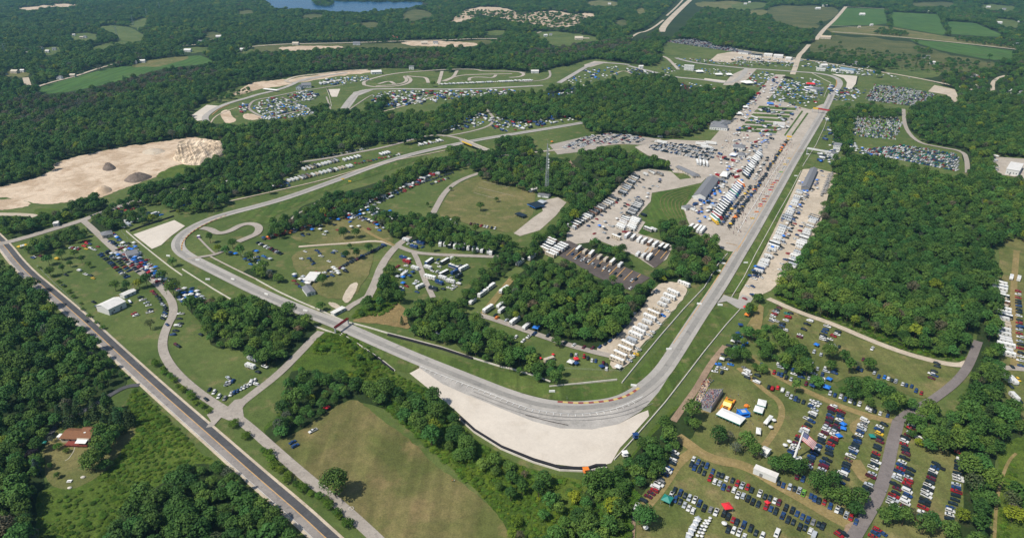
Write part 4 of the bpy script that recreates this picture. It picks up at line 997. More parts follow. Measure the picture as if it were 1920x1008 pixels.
def rv_body(kind):
    P = PAINT; b = MB(); g = MB(); x = MB(); a = MB()
    if kind == 'motorhome':
        L, Wd = 10.6, 2.55
        b.prism([(-5.3, .5), (4.9, .5), (5.3, .9), (5.3, 1.5), (5.05, 3.2), (4.8, 3.4), (-5.2, 3.4), (-5.3, 3.25)], -Wd/2, Wd/2, P)
        g.add([(5.32, -1.1, 1.5), (5.32, 1.1, 1.5), (5.1, 1.05, 2.75), (5.1, -1.05, 2.75)], [(0, 1, 2, 3)], glass)
        for k in (-3.6, -1.6, .8, 3.4): g.box(k-.55, k+.55, -Wd/2-.02, Wd/2+.02, 1.9, 2.6, glass)
        x.box(-5.28, 5.0, -Wd/2-.012, Wd/2+.012, .95, 1.45, MATS['paint_tan'])
        wheels = (-3.2, -2.2, 3.6); rf = MB(); rf.box(-5.15, 4.75, -1.2, 1.2, 3.38, 3.46, whitefab, .05, .05)
    elif kind == 'travel_trailer':
        L, Wd = 7.6, 2.45
        b.prism([(-3.8, .55), (3.5, .55), (3.8, 1.1), (3.75, 2.3), (3.3, 2.95), (-3.6, 3.0), (-3.8, 2.8)], -Wd/2, Wd/2, P)
        for k in (-2.6, -.4, 2.0): g.box(k-.45, k+.45, -Wd/2-.02, Wd/2+.02, 1.6, 2.2, glass)
        x.box(-3.75, 3.6, -Wd/2-.012, Wd/2+.012, .8, 1.15, MATS['paint_grey']); x.box(3.7, 4.9, -.06, .06, .5, .62, metal); wheels = (-.6, .3)
    elif kind == 'box_trailer':
        L, Wd = 8.0, 2.5
        b.prism([(-4, .6), (3.6, .6), (4.0, 1.2), (4.0, 2.4), (3.6, 2.8), (-4, 2.85)], -Wd/2, Wd/2, P)
        g.box(2.0, 2.8, -Wd/2-.02, -Wd/2, .8, 2.4, metal); x.box(3.9, 5.1, -.06, .06, .5, .62, metal); wheels = (-.8, .2)
    a2 = MB(); a2.box(2.1, 3.0, -.4, .4, 3.38, 3.7, MATS['paint_silver'], .08, .06)
    for k in ((-2.4,) if L > 9 else (-.6,)): a.box(k-.45, k+.45, -.4, .4, (3.4 if L > 9 else 3.0)-.02, (3.4 if L > 9 else 3.0)+.28, MATS['paint_silver'], .08, .06)
    w = MB(); w.tube((0, -.14, .45), (0, .14, .45), .46, .46, rubber, 10)
    parts = [('body', b.mesh('body')), ('windows', g.mesh('windows')), ('stripe', x.mesh('stripe'))]
    if kind == 'motorhome': parts.append(('roof', rf.mesh('roof')))
    if kind != 'box_trailer': parts.append(('roof_unit', a.mesh('roof_unit')))
    if kind == 'motorhome': parts.append(('roof_unit', a2.mesh('roof_unit')))
    return parts, w.mesh('wheel'), L, Wd, wheels
PROTO = {}
for k in ('sedan', 'suv', 'pickup', 'van'):
    p, w, L, Wd = car_body(k); PROTO[k] = dict(parts=p, wheel=w, wp=[(sx*L*.30, sy*(Wd/2-.1)) for sx in (-1, 1) for sy in (-1, 1)], cat='car', name=dict(sedan='parked_car', suv='parked_suv', pickup='pickup_truck', van='parked_van')[k])
for k in ('motorhome', 'travel_trailer', 'box_trailer'):
    p, w, L, Wd, wx = rv_body(k); PROTO[k] = dict(parts=p, wheel=w, wp=[(x, sy*(Wd/2-.12)) for x in wx for sy in (-1, 1)], cat=k.replace('_', ' '), name=k)
def hauler():
    b = MB(); b.prism([(-9, 1.1), (7.4, 1.1), (7.4, 3.9), (7.2, 4.05), (-8.8, 4.05), (-9, 3.9)], -1.28, 1.28, PAINT)
    c = MB(); c.prism([(7.9, .7), (11.2, .7), (11.3, 1.6), (10.2, 1.9), (9.8, 2.9), (8.2, 3.3), (7.9, 3.2)], -1.2, 1.2, PAINT)
    g = MB(); g.add([(10.26, -1.05, 1.95), (10.26, 1.05, 1.95), (9.9, 1, 2.85), (9.9, -1, 2.85)], [(0, 1, 2, 3)], glass)
    rf = MB(); rf.box(-8.9, 7.3, -1.24, 1.24, 4.03, 4.12, whitefab)
    sk_ = MB(); sk_.box(-5.5, 4.5, -1.2, 1.2, .55, 1.1, MATS['paint_grey'])
    w = MB(); w.tube((0, -.2, .5), (0, .2, .5), .5, .5, rubber, 10)
    return dict(parts=[('trailer', b.mesh('trailer')), ('roof', rf.mesh('roof')), ('cab', c.mesh('cab')), ('windscreen', g.mesh('windscreen')), ('skirt', sk_.mesh('skirt'))], wheel=w.mesh('wheel'), wp=[(x, s*1.0) for x in (-6.5, -5.2, 6.2, 10.3) for s in (-1, 1)], cat='truck', name='race_hauler')
PROTO['hauler'] = hauler()
def tentp():
    b = MB(); s = 1.75
    b.add([(-s, -s, 2.2), (s, -s, 2.2), (s, s, 2.2), (-s, s, 2.2), (0, 0, 3.2), (-s, -s, 1.95), (s, -s, 1.95), (s, s, 1.95), (-s, s, 1.95)], [(0, 1, 4), (1, 2, 4), (2, 3, 4), (3, 0, 4), (0, 5, 6, 1), (1, 6, 7, 2), (2, 7, 8, 3), (3, 8, 5, 0)], PAINT)
    w = MB(); w.box(-.035, .035, -.035, .035, 0, 2.15, metal)
    return dict(parts=[('canopy', b.mesh('canopy'))], wheel=w.mesh('leg'), wn='leg', wp=[(x*1.66, y*1.66) for x in (-1, 1) for y in (-1, 1)], cat='tent', name='canopy_tent')
PROTO['tent'] = tentp()
def racecar():
    b = MB(); b.prism([(-2.3, .15), (2.3, .12), (2.35, .3), (1.4, .55), (.6, .6), (.3, 1.0), (-.7, 1.02), (-1.3, .75), (-2.3, .7)], -.95, .95, PAINT)
    g = MB(); g.box(-.8, .9, -.62, .62, .6, 1.08, glass, .5, .12); x = MB(); x.box(-2.45, -2.05, -.9, .9, .98, 1.03, MATS['paint_dark']); x.box(-2.3, -2.2, -.7, -.64, .6, 1.0, metal); x.box(-2.3, -2.2, .64, .7, .6, 1.0, metal)
    w = MB(); w.tube((0, -.14, .33), (0, .14, .33), .34, .34, rubber, 10)
    return dict(parts=[('body', b.mesh('body')), ('cockpit', g.mesh('cockpit')), ('rear_wing', x.mesh('rear_wing'))], wheel=w.mesh('wheel'), wp=[(x_, y_) for x_ in (-1.4, 1.45) for y_ in (-.86, .86)], cat='race car', name='race_car')
PROTO['race'] = racecar()
def umbrella():
    b = MB(); n = 8; R = 1.5; v = [(R*math.cos(i*math.pi/4), R*math.sin(i*math.pi/4), 2.1) for i in range(n)]+[(0, 0, 2.75)]+[(p*.99, q*.99, 1.98) for p, q, _ in [(R*math.cos(i*math.pi/4), R*math.sin(i*math.pi/4), 0) for i in range(n)]]
    b.add(v, [(i, (i+1) % n, n) for i in range(n)]+[(i, n+1+i, n+1+(i+1) % n, (i+1) % n) for i in range(n)], PAINT)
    t = MB(); t.tube((0, 0, .72), (0, 0, .76), .6, .6, MATS['paint_white'], 10)
    w = MB(); w.tube((0, 0, 0), (0, 0, 2.6), .03, .03, metal, 6)
    return dict(parts=[('canopy', b.mesh('canopy')), ('table_top', t.mesh('table_top'))], wheel=w.mesh('pole'), wn='pole', wp=[(0, 0)], cat='umbrella', name='table_umbrella')
PROTO['umb'] = umbrella()
# everything to place: (kind, px, py, heading, colour, words, group)
V = []
def item(kind, a, b_, hd, col, words, group, mirror=False):
    x, y = G(a, b_); V.append([kind, x, y, heading(a, b_, *hd) + (math.pi if mirror else 0), col, words, group])
def carkind(col): return random.choices(('sedan', 'suv', 'pickup', 'van'), (42, 38, 17, 3) if col != 'w' else (30, 34, 22, 8))[0]
def cars(desc, hd, s, kind=None, end='upper end', jit=.06):
    """s: 'x,y,colour ...' one entry for every car seen"""
    L = s.split()
    for i, e in enumerate(L):
        f = e.split(','); c = f[2]; k = f[3] if len(f) > 3 else (kind or carkind(c))
        d = (hd[0]*random.uniform(1-jit, 1+jit), hd[1]*random.uniform(1-jit, 1+jit))
        item(k, float(f[0]), float(f[1])+1.2, d, c, (k, ordw(i+1), end, desc), 'cars '+desc if PROTO[k]['cat'] == 'car' else PROTO[k]['name'].replace('_', ' ')+'s '+desc, random.random() < .5)
def row(desc, kinds, hd, p0, p1, n, cols, end='upper end', jit=.3, wob=.15, skip=0.0):
    x0, y0 = G(*p0); x1, y1 = G(*p1); c = 0; ra = math.atan2(y1-y0, x1-x0); mx = ((p0[0]+p1[0])/2, (p0[1]+p1[1])/2); ha = heading(*mx, *hd)
    par = abs(math.sin(ha-ra)) < .5
    for i in range(n):
        if random.random() < skip: continue
        t = (i+.5+random.uniform(-wob, wob))/n; x = x0+(x1-x0)*t; y = y0+(y1-y0)*t; a, b_ = PX(x, y)
        k = random.choice(kinds) if isinstance(kinds, (list, tuple)) else kinds; col = random.choice(cols); c += 1
        if k == 'car': k = carkind(col)
        if k == 'motorhome' and random.random() < .6: col = random.choice('ktgoks')
        x += random.uniform(-jit, jit); y += random.uniform(-jit, jit)
        V.append([k, x, y, (ra+math.pi/2+.25 if par else heading(a, b_, *hd))+random.uniform(-.06, .06)+(math.pi if random.random() < .5 and PROTO[k]['cat'] == 'car' else 0), col, (k, ordw(c), end, desc), PROTO[k]['cat']+'s '+desc])
def camp(desc, poly, n, mixk, cols, hd=(1, .3)):
    n = int(n*1.35); P = pts(poly); xs = [p[0] for p in P]; ys = [p[1] for p in P]; W_ = [G(*p) for p in P]
    wx = [p[0] for p in W_]; wy = [p[1] for p in W_]; done = []; tries = 0; c = 0
    while len(done) < n and tries < n*30:
        tries += 1; x = random.uniform(min(wx), max(wx)); y = random.uniform(min(wy), max(wy))
        if not inpoly(np.array([x]), np.array([y]), W_)[0]: continue
        k = random.choice(mixk); k = carkind('k') if k == 'car' else k
        r = {'tent': 3.9, 'umb': 3.6}.get(k, 4.6 if PROTO[k]['cat'] == 'car' else 8)
        if any((x-a)**2+(y-b_)**2 < (.5*(r+rr))**2 for a, b_, rr in done): continue
        done.append((x, y, r)); c += 1; a, b_ = PX(x, y)
        V.append([k, x, y, heading(a, b_, *hd)+random.choice((0, math.pi/2, math.pi))+random.uniform(-.15, .15), random.choice(cols if k != 'tent' else 'bwwBs'), (k, ordw(c), None, desc), PROTO[k]['cat']+'s '+desc])
def lot(desc, poly, p0, p1, q, cols='wwwkkkkbbssrgm', pitch=2.75, occ=.92, depth=5.6, kinds=('car',)):
    """rows parallel to p0-p1, repeated towards q, kept inside poly"""
    Wp = [G(*p) for p in pts(poly)]; A = np.array(G(*p0)); B = np.array(G(*p1)); Q = np.array(G(*q)); d = (B-A)/np.linalg.norm(B-A); nn = np.array([-d[1], d[0]])
    if (Q-A)@nn < 0: nn = -nn
    ext = 3*max(np.linalg.norm(B-A), np.linalg.norm(Q-A)); rr = 0; c = 0; off = 0
    while off < ext:
        s = -ext
        while s < ext:
            s += pitch*random.uniform(.97, 1.06)
            p = A+d*s+nn*off
            if random.random() > occ: continue
            if not inpoly(p[:1], p[1:], Wp)[0]: continue
            k = random.choice(kinds); col = random.choice(cols); k = carkind(col) if k == 'car' else k; c += 1
            V.append([k, float(p[0]), float(p[1])+random.uniform(-.3, .3), math.atan2(nn[1], nn[0])+random.uniform(-.05, .05)+(math.pi if random.random() < .5 else 0), col, (k, ordw(c), None, desc), PROTO[k]['cat']+'s '+desc])
        rr += 1; off += depth if rr % 2 else depth+4.5
# --- lower right lots, car by car
U = (5, -12)
cars('in the first row below the worn track', U, '1336,884,b 1346,890,k 1354,892,k 1362,898,w 1373,901,k 1382,907,r 1391,911,s,pickup 1401,914,r 1409,919,k 1424,926,w,pickup 1434,931,k 1443,934,k 1452,939,w 1460,943,m 1473,952,k,pickup 1485,957,k,pickup 1494,963,b 1504,969,b 1514,975,b 1524,979,g 1534,983,k 1542,987,k', end='left')
cars('in the second row below the worn track', U, '1331,897,r,pickup 1340,903,w 1349,906,s 1356,914,b 1366,916,m 1376,919,w,suv 1383,929,w 1393,930,s 1402,935,k 1411,941,k,pickup 1421,946,k 1436,950,r,pickup 1445,954,b 1454,959,k,pickup 1467,967,b,pickup 1477,975,k 1487,979,k 1499,988,k,pickup 1509,990,k 1519,996,w 1526,1003,s', end='left')
cars('in the short double row at the worn bend', U, '1300,861,w 1309,866,b 1317,870,k 1325,874,b 1296,871,k 1302,877,b 1311,882,k 1320,887,k', end='left')
cars('in the row right of the green tent', U, '1265,919,k 1275,924,b,pickup 1284,929,k 1292,934,s 1302,938,w,pickup 1311,944,b,pickup 1320,953,k,pickup 1332,956,g 1342,961,w', end='left')
cars('in the row behind the green tent', U, '1258,929,w,pickup 1266,937,b 1275,941,k 1283,947,s 1291,953,w 1299,958,w,suv', end='left')
cars('in the row right of the scarlet tent', U, '1357,963,k,pickup 1365,969,k 1374,975,r 1381,980,k 1394,984,b,pickup 1407,991,k 1417,999,k', end='left')
cars('in the lowest row at the bottom edge', U, '1365,993,k 1375,995,w 1385,999,w,pickup 1395,1006,w 1429,1005,w 1456,1001,w,van 1313,993,k', end='left')
D = (10, 4.5)
cars('in the line along the wood edge', D, '1266,849,w 1265,856,k 1262,863,w 1260,869,k 1255,878,b 1251,884,w 1246,890,b 1238,898,k 1239,904,g 1235,909,w,pickup 1228,914,w 1227,920,r 1221,925,m 1215,931,m 1206,939,k,suv')
cars('beside the dirt patch', (3, -9), '1193,950,w,pickup')
cars('in the line under the trees below the flag', (3, -9), '1460,906,k 1468,910,b 1480,914,s 1489,917,k 1498,920,s,pickup 1506,925,G 1520,930,b 1527,936,b 1535,940,k 1545,942,r 1556,950,b 1569,956,w,pickup 1577,959,k 1586,966,s,pickup 1595,971,r 1604,979,b', end='left')
cars('under the trees behind the long trailer', (3, -9), '1494,894,m 1505,899,b')
cars('by the dirt patch at the bottom edge', (9, 6), '1580,1000,k,pickup 1572,1003,r 1654,1000,b')
F_ = (10, 4.6)
cars('in the column left of the flag', F_, '1522,759,w 1521,763,b 1527,768,s 1523,776,w 1522,781,k 1514,786,w,pickup 1521,790,b 1515,797,k 1510,802,r 1508,807,w,van 1506,812,s 1498,819,r 1497,825,k 1493,831,m 1491,837,w 1487,842,w 1485,848,b 1483,853,b 1481,859,s')
cars('in the column right of the flag', F_, '1563,762,w 1559,768,m 1558,773,k 1556,780,b 1555,785,m 1554,790,k 1552,796,m 1550,801,s 1547,806,w 1546,812,m 1541,818,w 1540,823,k 1539,829,k 1533,836,b 1530,841,s 1528,846,k 1526,851,b 1521,857,b 1518,863,k 1517,868,m 1514,874,w,van')
cars('in the column with the bright blue tents', F_, '1576,772,r 1575,777,k 1575,782,b 1573,788,w 1571,794,k 1568,800,m 1567,805,k 1565,810,s 1563,816,w 1564,823,r 1561,828,k 1557,833,r 1555,839,b 1554,845,k 1554,852,k 1550,862,k 1545,868,b,pickup 1543,875,m 1541,880,s 1538,886,w')
cars('in the column second left of the grey lane', F_, '1621,789,w,van 1619,794,g 1616,799,w 1615,804,s 1612,810,b 1610,816,w 1606,822,k 1607,828,b 1604,833,k 1602,838,k 1600,843,s 1599,848,b 1594,855,w,pickup 1590,862,o 1587,870,k 1585,875,k 1585,881,b 1579,888,w 1582,896,k,pickup 1576,904,b')
cars('in the column left of the grey lane', F_, '1657,796,k,suv 1649,800,w 1647,806,b 1648,813,y 1649,821,k 1649,828,m 1645,836,k 1644,841,k 1642,850,r 1640,857,k 1642,866,w 1639,871,k 1636,877,w,pickup 1635,888,s 1632,894,m 1628,909,s 1626,916,k 1624,922,k')
cars('in the column right of the grey lane', F_, '1709,799,w 1708,804,r 1707,811,s 1702,816,m 1697,821,k 1695,827,w 1694,833,r 1697,839,k 1697,845,k 1698,851,m 1695,859,k,pickup 1691,866,w 1689,873,b 1688,879,r 1685,885,b 1682,892,w 1681,898,s 1677,908,k,pickup 1681,916,m 1679,924,k 1675,930,r,pickup 1674,937,s 1671,944,w,pickup 1676,949,w')
cars('in the short column right of the lane', F_, '1706,880,k,pickup 1704,888,k 1702,895,s 1703,902,r 1699,908,r 1701,914,k 1700,921,w,van 1701,929,b 1697,936,w 1696,943,w,van 1696,950,m 1689,955,w')
cars('in the middle column of the far right lot', F_, '1754,869,k 1761,877,k,pickup 1752,877,b 1749,884,w 1747,890,k 1745,897,m 1743,904,k 1741,911,w 1739,917,k,pickup 1737,923,w 1736,930,w,pickup 1734,938,k 1732,944,k 1730,952,r,pickup 1730,962,w 1728,969,b 1724,976,m')
cars('in the last column by the tree belt', (10, 3.2), '1797,848,r 1801,861,w 1797,867,k 1797,874,k 1796,880,k 1794,887,k 1795,894,w 1796,900,w 1792,908,s 1792,915,b 1792,922,r,pickup 1791,929,k 1790,937,k 1786,944,k 1782,952,b 1781,958,w 1780,965,w 1779,973,k 1782,983,m 1784,992,k')
cars('pair parked apart on the right lot lawn', F_, '1722,821,w 1726,825,w,pickup')
cars('in the bottom corner right of the lane', (9, 5), '1645,994,r 1641,1000,b 1636,1006,r')
cars('in the line under the tree strip', (3, -8), '1427,684,b 1451,699,r 1459,701,b 1465,704,b 1474,708,k 1483,711,s 1492,714,k 1497,716,k 1511,720,m 1556,738,s 1565,741,b 1576,744,w 1584,749,b 1594,752,w,pickup 1602,756,k 1611,758,w 1626,766,w 1632,769,w 1640,771,k 1650,775,w 1664,779,b', end='left')
cars('in the line facing the tree strip', (3, -8), '1441,726,k 1448,729,r 1458,727,R 1467,732,w,van 1476,739,w 1483,745,s 1491,748,b 1497,751,k 1506,754,k', end='left')
cars('in the cluster at the worn junction', F_, '1396,690,g 1400,696,w,van 1404,700,w 1398,704,w 1401,708,k 1420,704,k 1416,711,k 1418,717,w,van')
cars('in the cluster above the flag', F_, '1524,752,w 1528,759,w 1534,755,s')
F2 = (10, 3.5)
cars('in the first column by the gravel road', F2, '1461,577,m 1457,581,k 1454,585,s 1452,589,r 1449,593,w 1448,598,w 1446,602,g 1454,602,w')
cars('in the second column by the gravel road', F2, '1482,587,k 1475,588,T 1477,595,r 1473,601,w 1467,607,k 1466,611,b 1463,616,k 1472,619,w')
cars('in the third column by the gravel road', F2, '1518,602,w,van 1513,608,k 1507,618,k 1500,628,w 1499,632,m')
cars('in the fourth column by the gravel road', F2, '1551,612,w 1548,618,b 1545,623,b 1543,629,k 1542,633,w 1543,637,w')
cars('in the fifth column by the gravel road', F2, '1571,622,k 1569,627,w 1562,630,r 1556,636,w 1553,641,k')
cars('alone on the upper right lawn', (4, -7), '1635,654,w')
cars('in the diagonal line on the upper lawn', (3, -8), '1639,699,s 1647,706,b 1658,707,B 1665,710,w 1672,713,k 1679,715,s 1692,720,w 1699,722,b 1709,724,b 1717,733,b 1727,737,r', end='left')
cars('in the huddle near the grey lane head', F2, '1756,681,k 1757,687,k 1751,696,k 1746,701,w 1752,704,b 1746,709,m')
cars('under the upper camp trees', (3, -8), '1526,660,s 1539,665,s 1515,675,T 1517,678,w 1522,682,w 1546,692,w 1566,695,b 1573,650,k 1582,660,k 1608,691,b 1615,694,b 1618,674,m')
# --- left and centre
cars('in the junction lot, upper pair row', (4, -7), '425,719,s 431,717,w 437,714,b', end='left')
cars('in the junction lot, long row', (4, -7), '422,747,g 434,738,w 440,735,b 446,732,b 453,728,s 459,725,w 465,722,w 471,718,w 478,714,w', end='left')
cars('in the junction lot, lower left', (4, -7), '393,730,k 402,735,w 411,743,w', end='left')
cars('driving on the highway', (7, 6), '163,602,k'); cars('driving on the camp road', (7, 6), '387,749,k 314,609,b 428,708,s')
cars('alone on the lawn by the camp road', (8, 4), '335,649,k 331,646,m 377,627,k')
cars('in the right side line of the camp road', (10, 0), '339,588,w 337,597,k 339,606,k 334,611,w 330,620,k 325,627,b')
cars('in the curved line left of the camp road', (9, 3), '286,546,r 291,551,m 296,556,k 300,561,k 303,566,k 306,571,s 310,576,k 311,581,k 310,587,b 309,592,w,pickup 306,597,k')
cars('on the lawn right of the barn', (9, -2), '264,557,k 268,562,w 275,567,s 279,572,w 282,580,k 281,585,w,pickup 252,588,r 255,591,w')
cars('beside the barn door', (8, 4), '176,566,k 182,574,b 185,580,m')
cars('on the left lawn above the barn', (9, 3), '149,507,w 161,514,w 171,516,k 175,521,y 124,515,k 120,535,k 107,485,y 65,481,w 76,480,m 62,483,b')
cars('on the dry field', (9, -5), '587,808,w,pickup 549,829,b 554,836,b')
cars('sports cars grouped on the left lawn', (8, 2), '160,452,R 163,456,R 158,461,R 168,457,b 162,466,y 171,466,w 184,462,r 178,468,w')
cars('on the lawn inside turn one', (1, -8), '1080,666,w 1095,668,r 1102,671,k 1110,675,w 1117,676,b 1131,680,m 1137,684,k 1137,691,w 1071,665,k', end='left')
cars('along the gravel lane by the infield wood', (7, -7), '1222,552,k 1230,546,w 1205,573,k 1197,581,k 1189,588,w 1181,597,b 1175,606,k 1169,612,b 1164,620,k 1159,626,b 1151,632,k 1144,639,b 1135,645,k 1125,650,b 1111,652,m 1095,651,m 1076,647,w 1060,643,k 1042,636,k 1028,629,k')
cars('by the infield lane under the trees', (6, -5), '967,632,w 981,639,w 991,631,w 1002,626,b')
RVC = 'wwwwwttws'
RH = (10, 4.4)
cars('in the line beside the main straight', RH, ' '.join(f'{x},{y},{random.choice(RVC)},{random.choice(["motorhome", "motorhome", "motorhome", "travel_trailer"])}' for x, y in
     [(1157, 678), (1162, 668), (1170, 658), (1177, 649), (1184, 640), (1191, 631), (1197, 623), (1205, 615), (1213, 606), (1218, 598), (1225, 590), (1232, 582), (1241, 573), (1247, 565), (1255, 559), (1262, 551), (1282, 534)]), end='lower end')
cars('parked behind the motorhomes', RH, '1180,676,s 1185,668,w 1193,664,y 1196,655,w 1217,629,w 1223,623,w 1235,607,w 1243,592,B 1250,583,w')
row('in the left column of the sand lot', ['motorhome', 'travel_trailer', 'travel_trailer', 'box_trailer'], (10, 3.2), (1500, 360), (1446, 474), 27, 'wwwwwtws', wob=.08, jit=.2); row('at the left column tail of the sand lot', ['travel_trailer', 'box_trailer', 'pickup'], (10, 3.2), (1444, 478), (1412, 526), 12, 'wwwkbw')
row('behind the left column of the sand lot', 'car', (10, 3.2), (1512, 366), (1464, 470), 14, 'kkbrwsk'); row('tents at the sand lot tail', ['tent'], (10, 3), (1420, 500), (1403, 524), 3, 'bbB')
row('in the right column of the sand lot', ['motorhome', 'travel_trailer', 'travel_trailer'], (10, 3.4), (1527, 408), (1480, 512), 25, 'wwwwtws', wob=.08, jit=.2)
row('beside the right column of the sand lot', 'car', (10, 3.2), (1512, 408), (1460, 512), 12, 'kkswrb', skip=.3)
row('in the grey pavilion row', ['tent'], (10, 2.5), (1560, 326), (1545, 366), 13, 'gg'); row('in the grey pavilion row front', ['tent'], (10, 2.5), (1555, 328), (1539, 370), 12, 'gg')
cars('at the sand lot gate', (8, 4), '1401,537,w 1411,537,b 1396,560,r 1414,556,k 1410,553,b')
CH = (10, 4)
row('in the left coach row of the motorhome lot', ['motorhome'], CH, (1194, 332), (1164, 368), 11, 'wwttwg', wob=.06); row('in the left coach row below the gap', ['motorhome'], CH, (1154, 374), (1070, 430), 18, 'wwwttog', wob=.08)
row('beside the left coach row', 'car', CH, (1208, 336), (1100, 428), 16, 'kksrkwb', skip=.15)
row('in the upper right coach row', ['motorhome'], CH, (1200, 381), (1180, 407), 9, 'wwtww', wob=.06); row('in the middle coach row', ['motorhome'], CH, (1194, 411), (1182, 433), 7, 'twgww', wob=.06); row('in the lower middle coach row', ['motorhome'], CH, (1174, 412), (1162, 432), 6, 'wstw', wob=.06)
row('in the asphalt lot diagonal', ['motorhome', 'motorhome', 'travel_trailer'], (8, -7.5), (1078, 468), (1170, 502), 7, 'wwwt'); row('in front of the diagonal coaches', 'car', (7, -7), (1075, 484), (1160, 512), 8, 'kbwks', skip=.3)
row('in the lower diagonal of the lot', ['motorhome'], (8, -7.5), (1172, 444), (1256, 470), 8, 'wtgww'); row('by the small dark lot', ['motorhome', 'travel_trailer'], (8, -7.5), (1190, 478), (1222, 486), 3, 'ww')
row('at the left asphalt end', ['motorhome'], (10, 4.5), (1038, 452), (1020, 474), 5, 'wwt'); cars('lone coach in the lot', (10, 4.4), '1155,447,t,motorhome 1222,325,w,motorhome 1237,328,g,motorhome 1210,328,w,travel_trailer 1215,432,g,motorhome 1225,432,w,travel_trailer 1207,404,k,box_trailer')
cars('parked by the trees at the asphalt end', (8, -6), '997,484,w,motorhome 975,494,w,motorhome 1182,540,w 1192,524,k 1055,455,k 1060,459,b')
row('coaches beside the pit exit', ['hauler'], (9, -9), (1290, 428), (1322, 436), 4, 'wwtw')
# paddock haulers, pit lane
HC = 'wwwwssbkygOw'
row('in the lower paddock hauler row', ['hauler'], (17, 13), (1336, 418), (1390, 345), 19, 'wkkbgskTkkwyOrbk', wob=.04)  # dark bodies, here and below, paint in shaded trailer sides along with graphic colours
row('in the upper paddock hauler row', ['hauler'], (17, 13), (1396, 334), (1424, 290), 13, 'wkkbgkwskk', wob=.05)
row('behind the lower hauler row', ['tent', 'car', 'tent'], (12, 12), (1352, 424), (1408, 350), 30, 'kkkyb', jit=1.2)
row('behind the upper hauler row', ['tent', 'car'], (12, 12), (1412, 340), (1440, 296), 16, 'kkkww', jit=1.2)
row('in the pit box line', ['tent', 'tent', 'car'], (4, -10), (1366, 428), (1437, 325), 62, 'kkkkkbOyk', jit=1.5); row('in the upper pit box line', ['tent', 'tent', 'car'], (4, -10), (1438, 322), (1476, 264), 44, 'kkkkbOyk', jit=1.2)
row('lined up in the pit lane', ['race'], (5, -10), (1409, 412), (1466, 322), 20, 'wbyrGOswR', jit=1.2); row('lined up in the upper pit lane', ['race'], (5, -10), (1467, 320), (1480, 296), 6, 'wbyrs', jit=1)
row('transporters by the paddock office', ['hauler'], (2, 9), (1304, 306), (1327, 310), 4, 'wwww'); cars('long transporter at the paddock edge', (14, 2), '1240,268,w,hauler 1315,272,w,hauler 1325,278,w,hauler 1332,270,w,hauler 1238,257,w,box_trailer')
lot('in the paddock car park', '1212,275 1240,268 1300,272 1345,284 1340,296 1320,306 1280,298 1240,290', (1220, 280), (1320, 300), (1330, 280), occ=.85, cols='wwwskkkkwskb')
lot('in the infield grey car park', '1040,270 1090,258 1150,250 1212,258 1200,268 1120,272 1060,282', (1060, 275), (1090, 262), (1150, 262), occ=.7, cols='wwwskkkkwskbr')
camp('in the lower paddock', '1290,395 1330,340 1400,290 1440,235 1460,245 1400,330 1350,400 1320,430', 85, ['car', 'tent', 'box_trailer'], 'kwsbr')
camp('in the paddock strips', '1395,245 1420,205 1495,205 1480,240 1470,252', 34, ['car', 'tent', 'travel_trailer', 'box_trailer'], 'wwsbk')
camp('in the north paddock', '1425,200 1450,165 1470,150 1530,160 1548,172 1530,195 1500,205', 90, ['car', 'tent', 'box_trailer', 'tent'], 'wwsbkr')
camp('along the paddock road', '1385,225 1395,205 1430,160 1440,165 1410,205 1395,232', 30, ['car', 'tent', 'box_trailer'], 'wwsbkr')
camp('behind turn fourteen', '1550,160 1580,168 1600,165 1625,172 1600,190 1562,190 1556,182', 50, ['car', 'tent', 'travel_trailer'], 'wwsbrk')
camp('along the far track bank', '1245,112 1300,110 1380,116 1480,122 1495,127 1400,125 1300,117', 70, ['car', 'tent', 'car'], 'wwskrb'); camp('at the far gravel yard', '1372,108 1400,108 1490,116 1488,121 1400,118 1368,114', 60, ['car', 'travel_trailer', 'car'], 'wwwsk')
camp('inside the last turn', '1442,152 1478,146 1530,150 1548,162 1530,186 1452,190', 110, ['car', 'tent', 'tent', 'box_trailer'], 'wwwwsbk'); camp('beyond the far camp loop', '600,152 650,146 690,142 700,150 640,160 600,160', 50, ['travel_trailer', 'car', 'tent'], 'wwwsb')
camp('by the last corner loop', '1405,138 1440,136 1462,148 1420,165 1408,160', 40, ['car', 'tent', 'box_trailer'], 'wwsbr'); camp('between the far straights', '1270,126 1330,130 1372,134 1370,144 1310,138', 40, ['car', 'tent'], 'wwsb')
camp('at the north gate', '1510,112 1560,118 1640,128 1690,150 1600,142 1540,135 1500,125', 60, ['car', 'tent', 'car', 'box_trailer'], 'wwsbk')
camp('on the right verge of the straight', '1545,215 1568,235 1574,262 1550,300 1530,310 1545,262', 24, ['car', 'tent', 'travel_trailer'], 'wwbs')
lot('in the big far right car park', '1640,158 1700,165 1770,182 1792,196 1750,205 1690,203 1640,196 1622,186', (1640, 190), (1760, 205), (1700, 165), cols='wwwwsssgkkbbrGmt', occ=.8)
lot('in the second far right car park', '1602,212 1680,212 1692,232 1680,262 1640,266 1600,262 1598,232', (1604, 255), (1680, 262), (1650, 215), cols='wwwwsssgkbbrGt', occ=.72)
lot('in the third far right car park', '1622,280 1690,272 1790,288 1800,300 1796,322 1740,316 1690,302 1625,294', (1640, 290), (1780, 318), (1720, 275), cols='wwwwbrgTksb')
lot('in the far upper car park', '1248,78 1300,72 1350,84 1395,96 1370,102 1330,96 1280,90', (1260, 80), (1380, 98), (1330, 74), occ=.8)
camp('beside the third far car park', '1560,262 1600,266 1625,285 1690,300 1640,300 1590,280', 40, ['car', 'tent'], 'wwsbk')
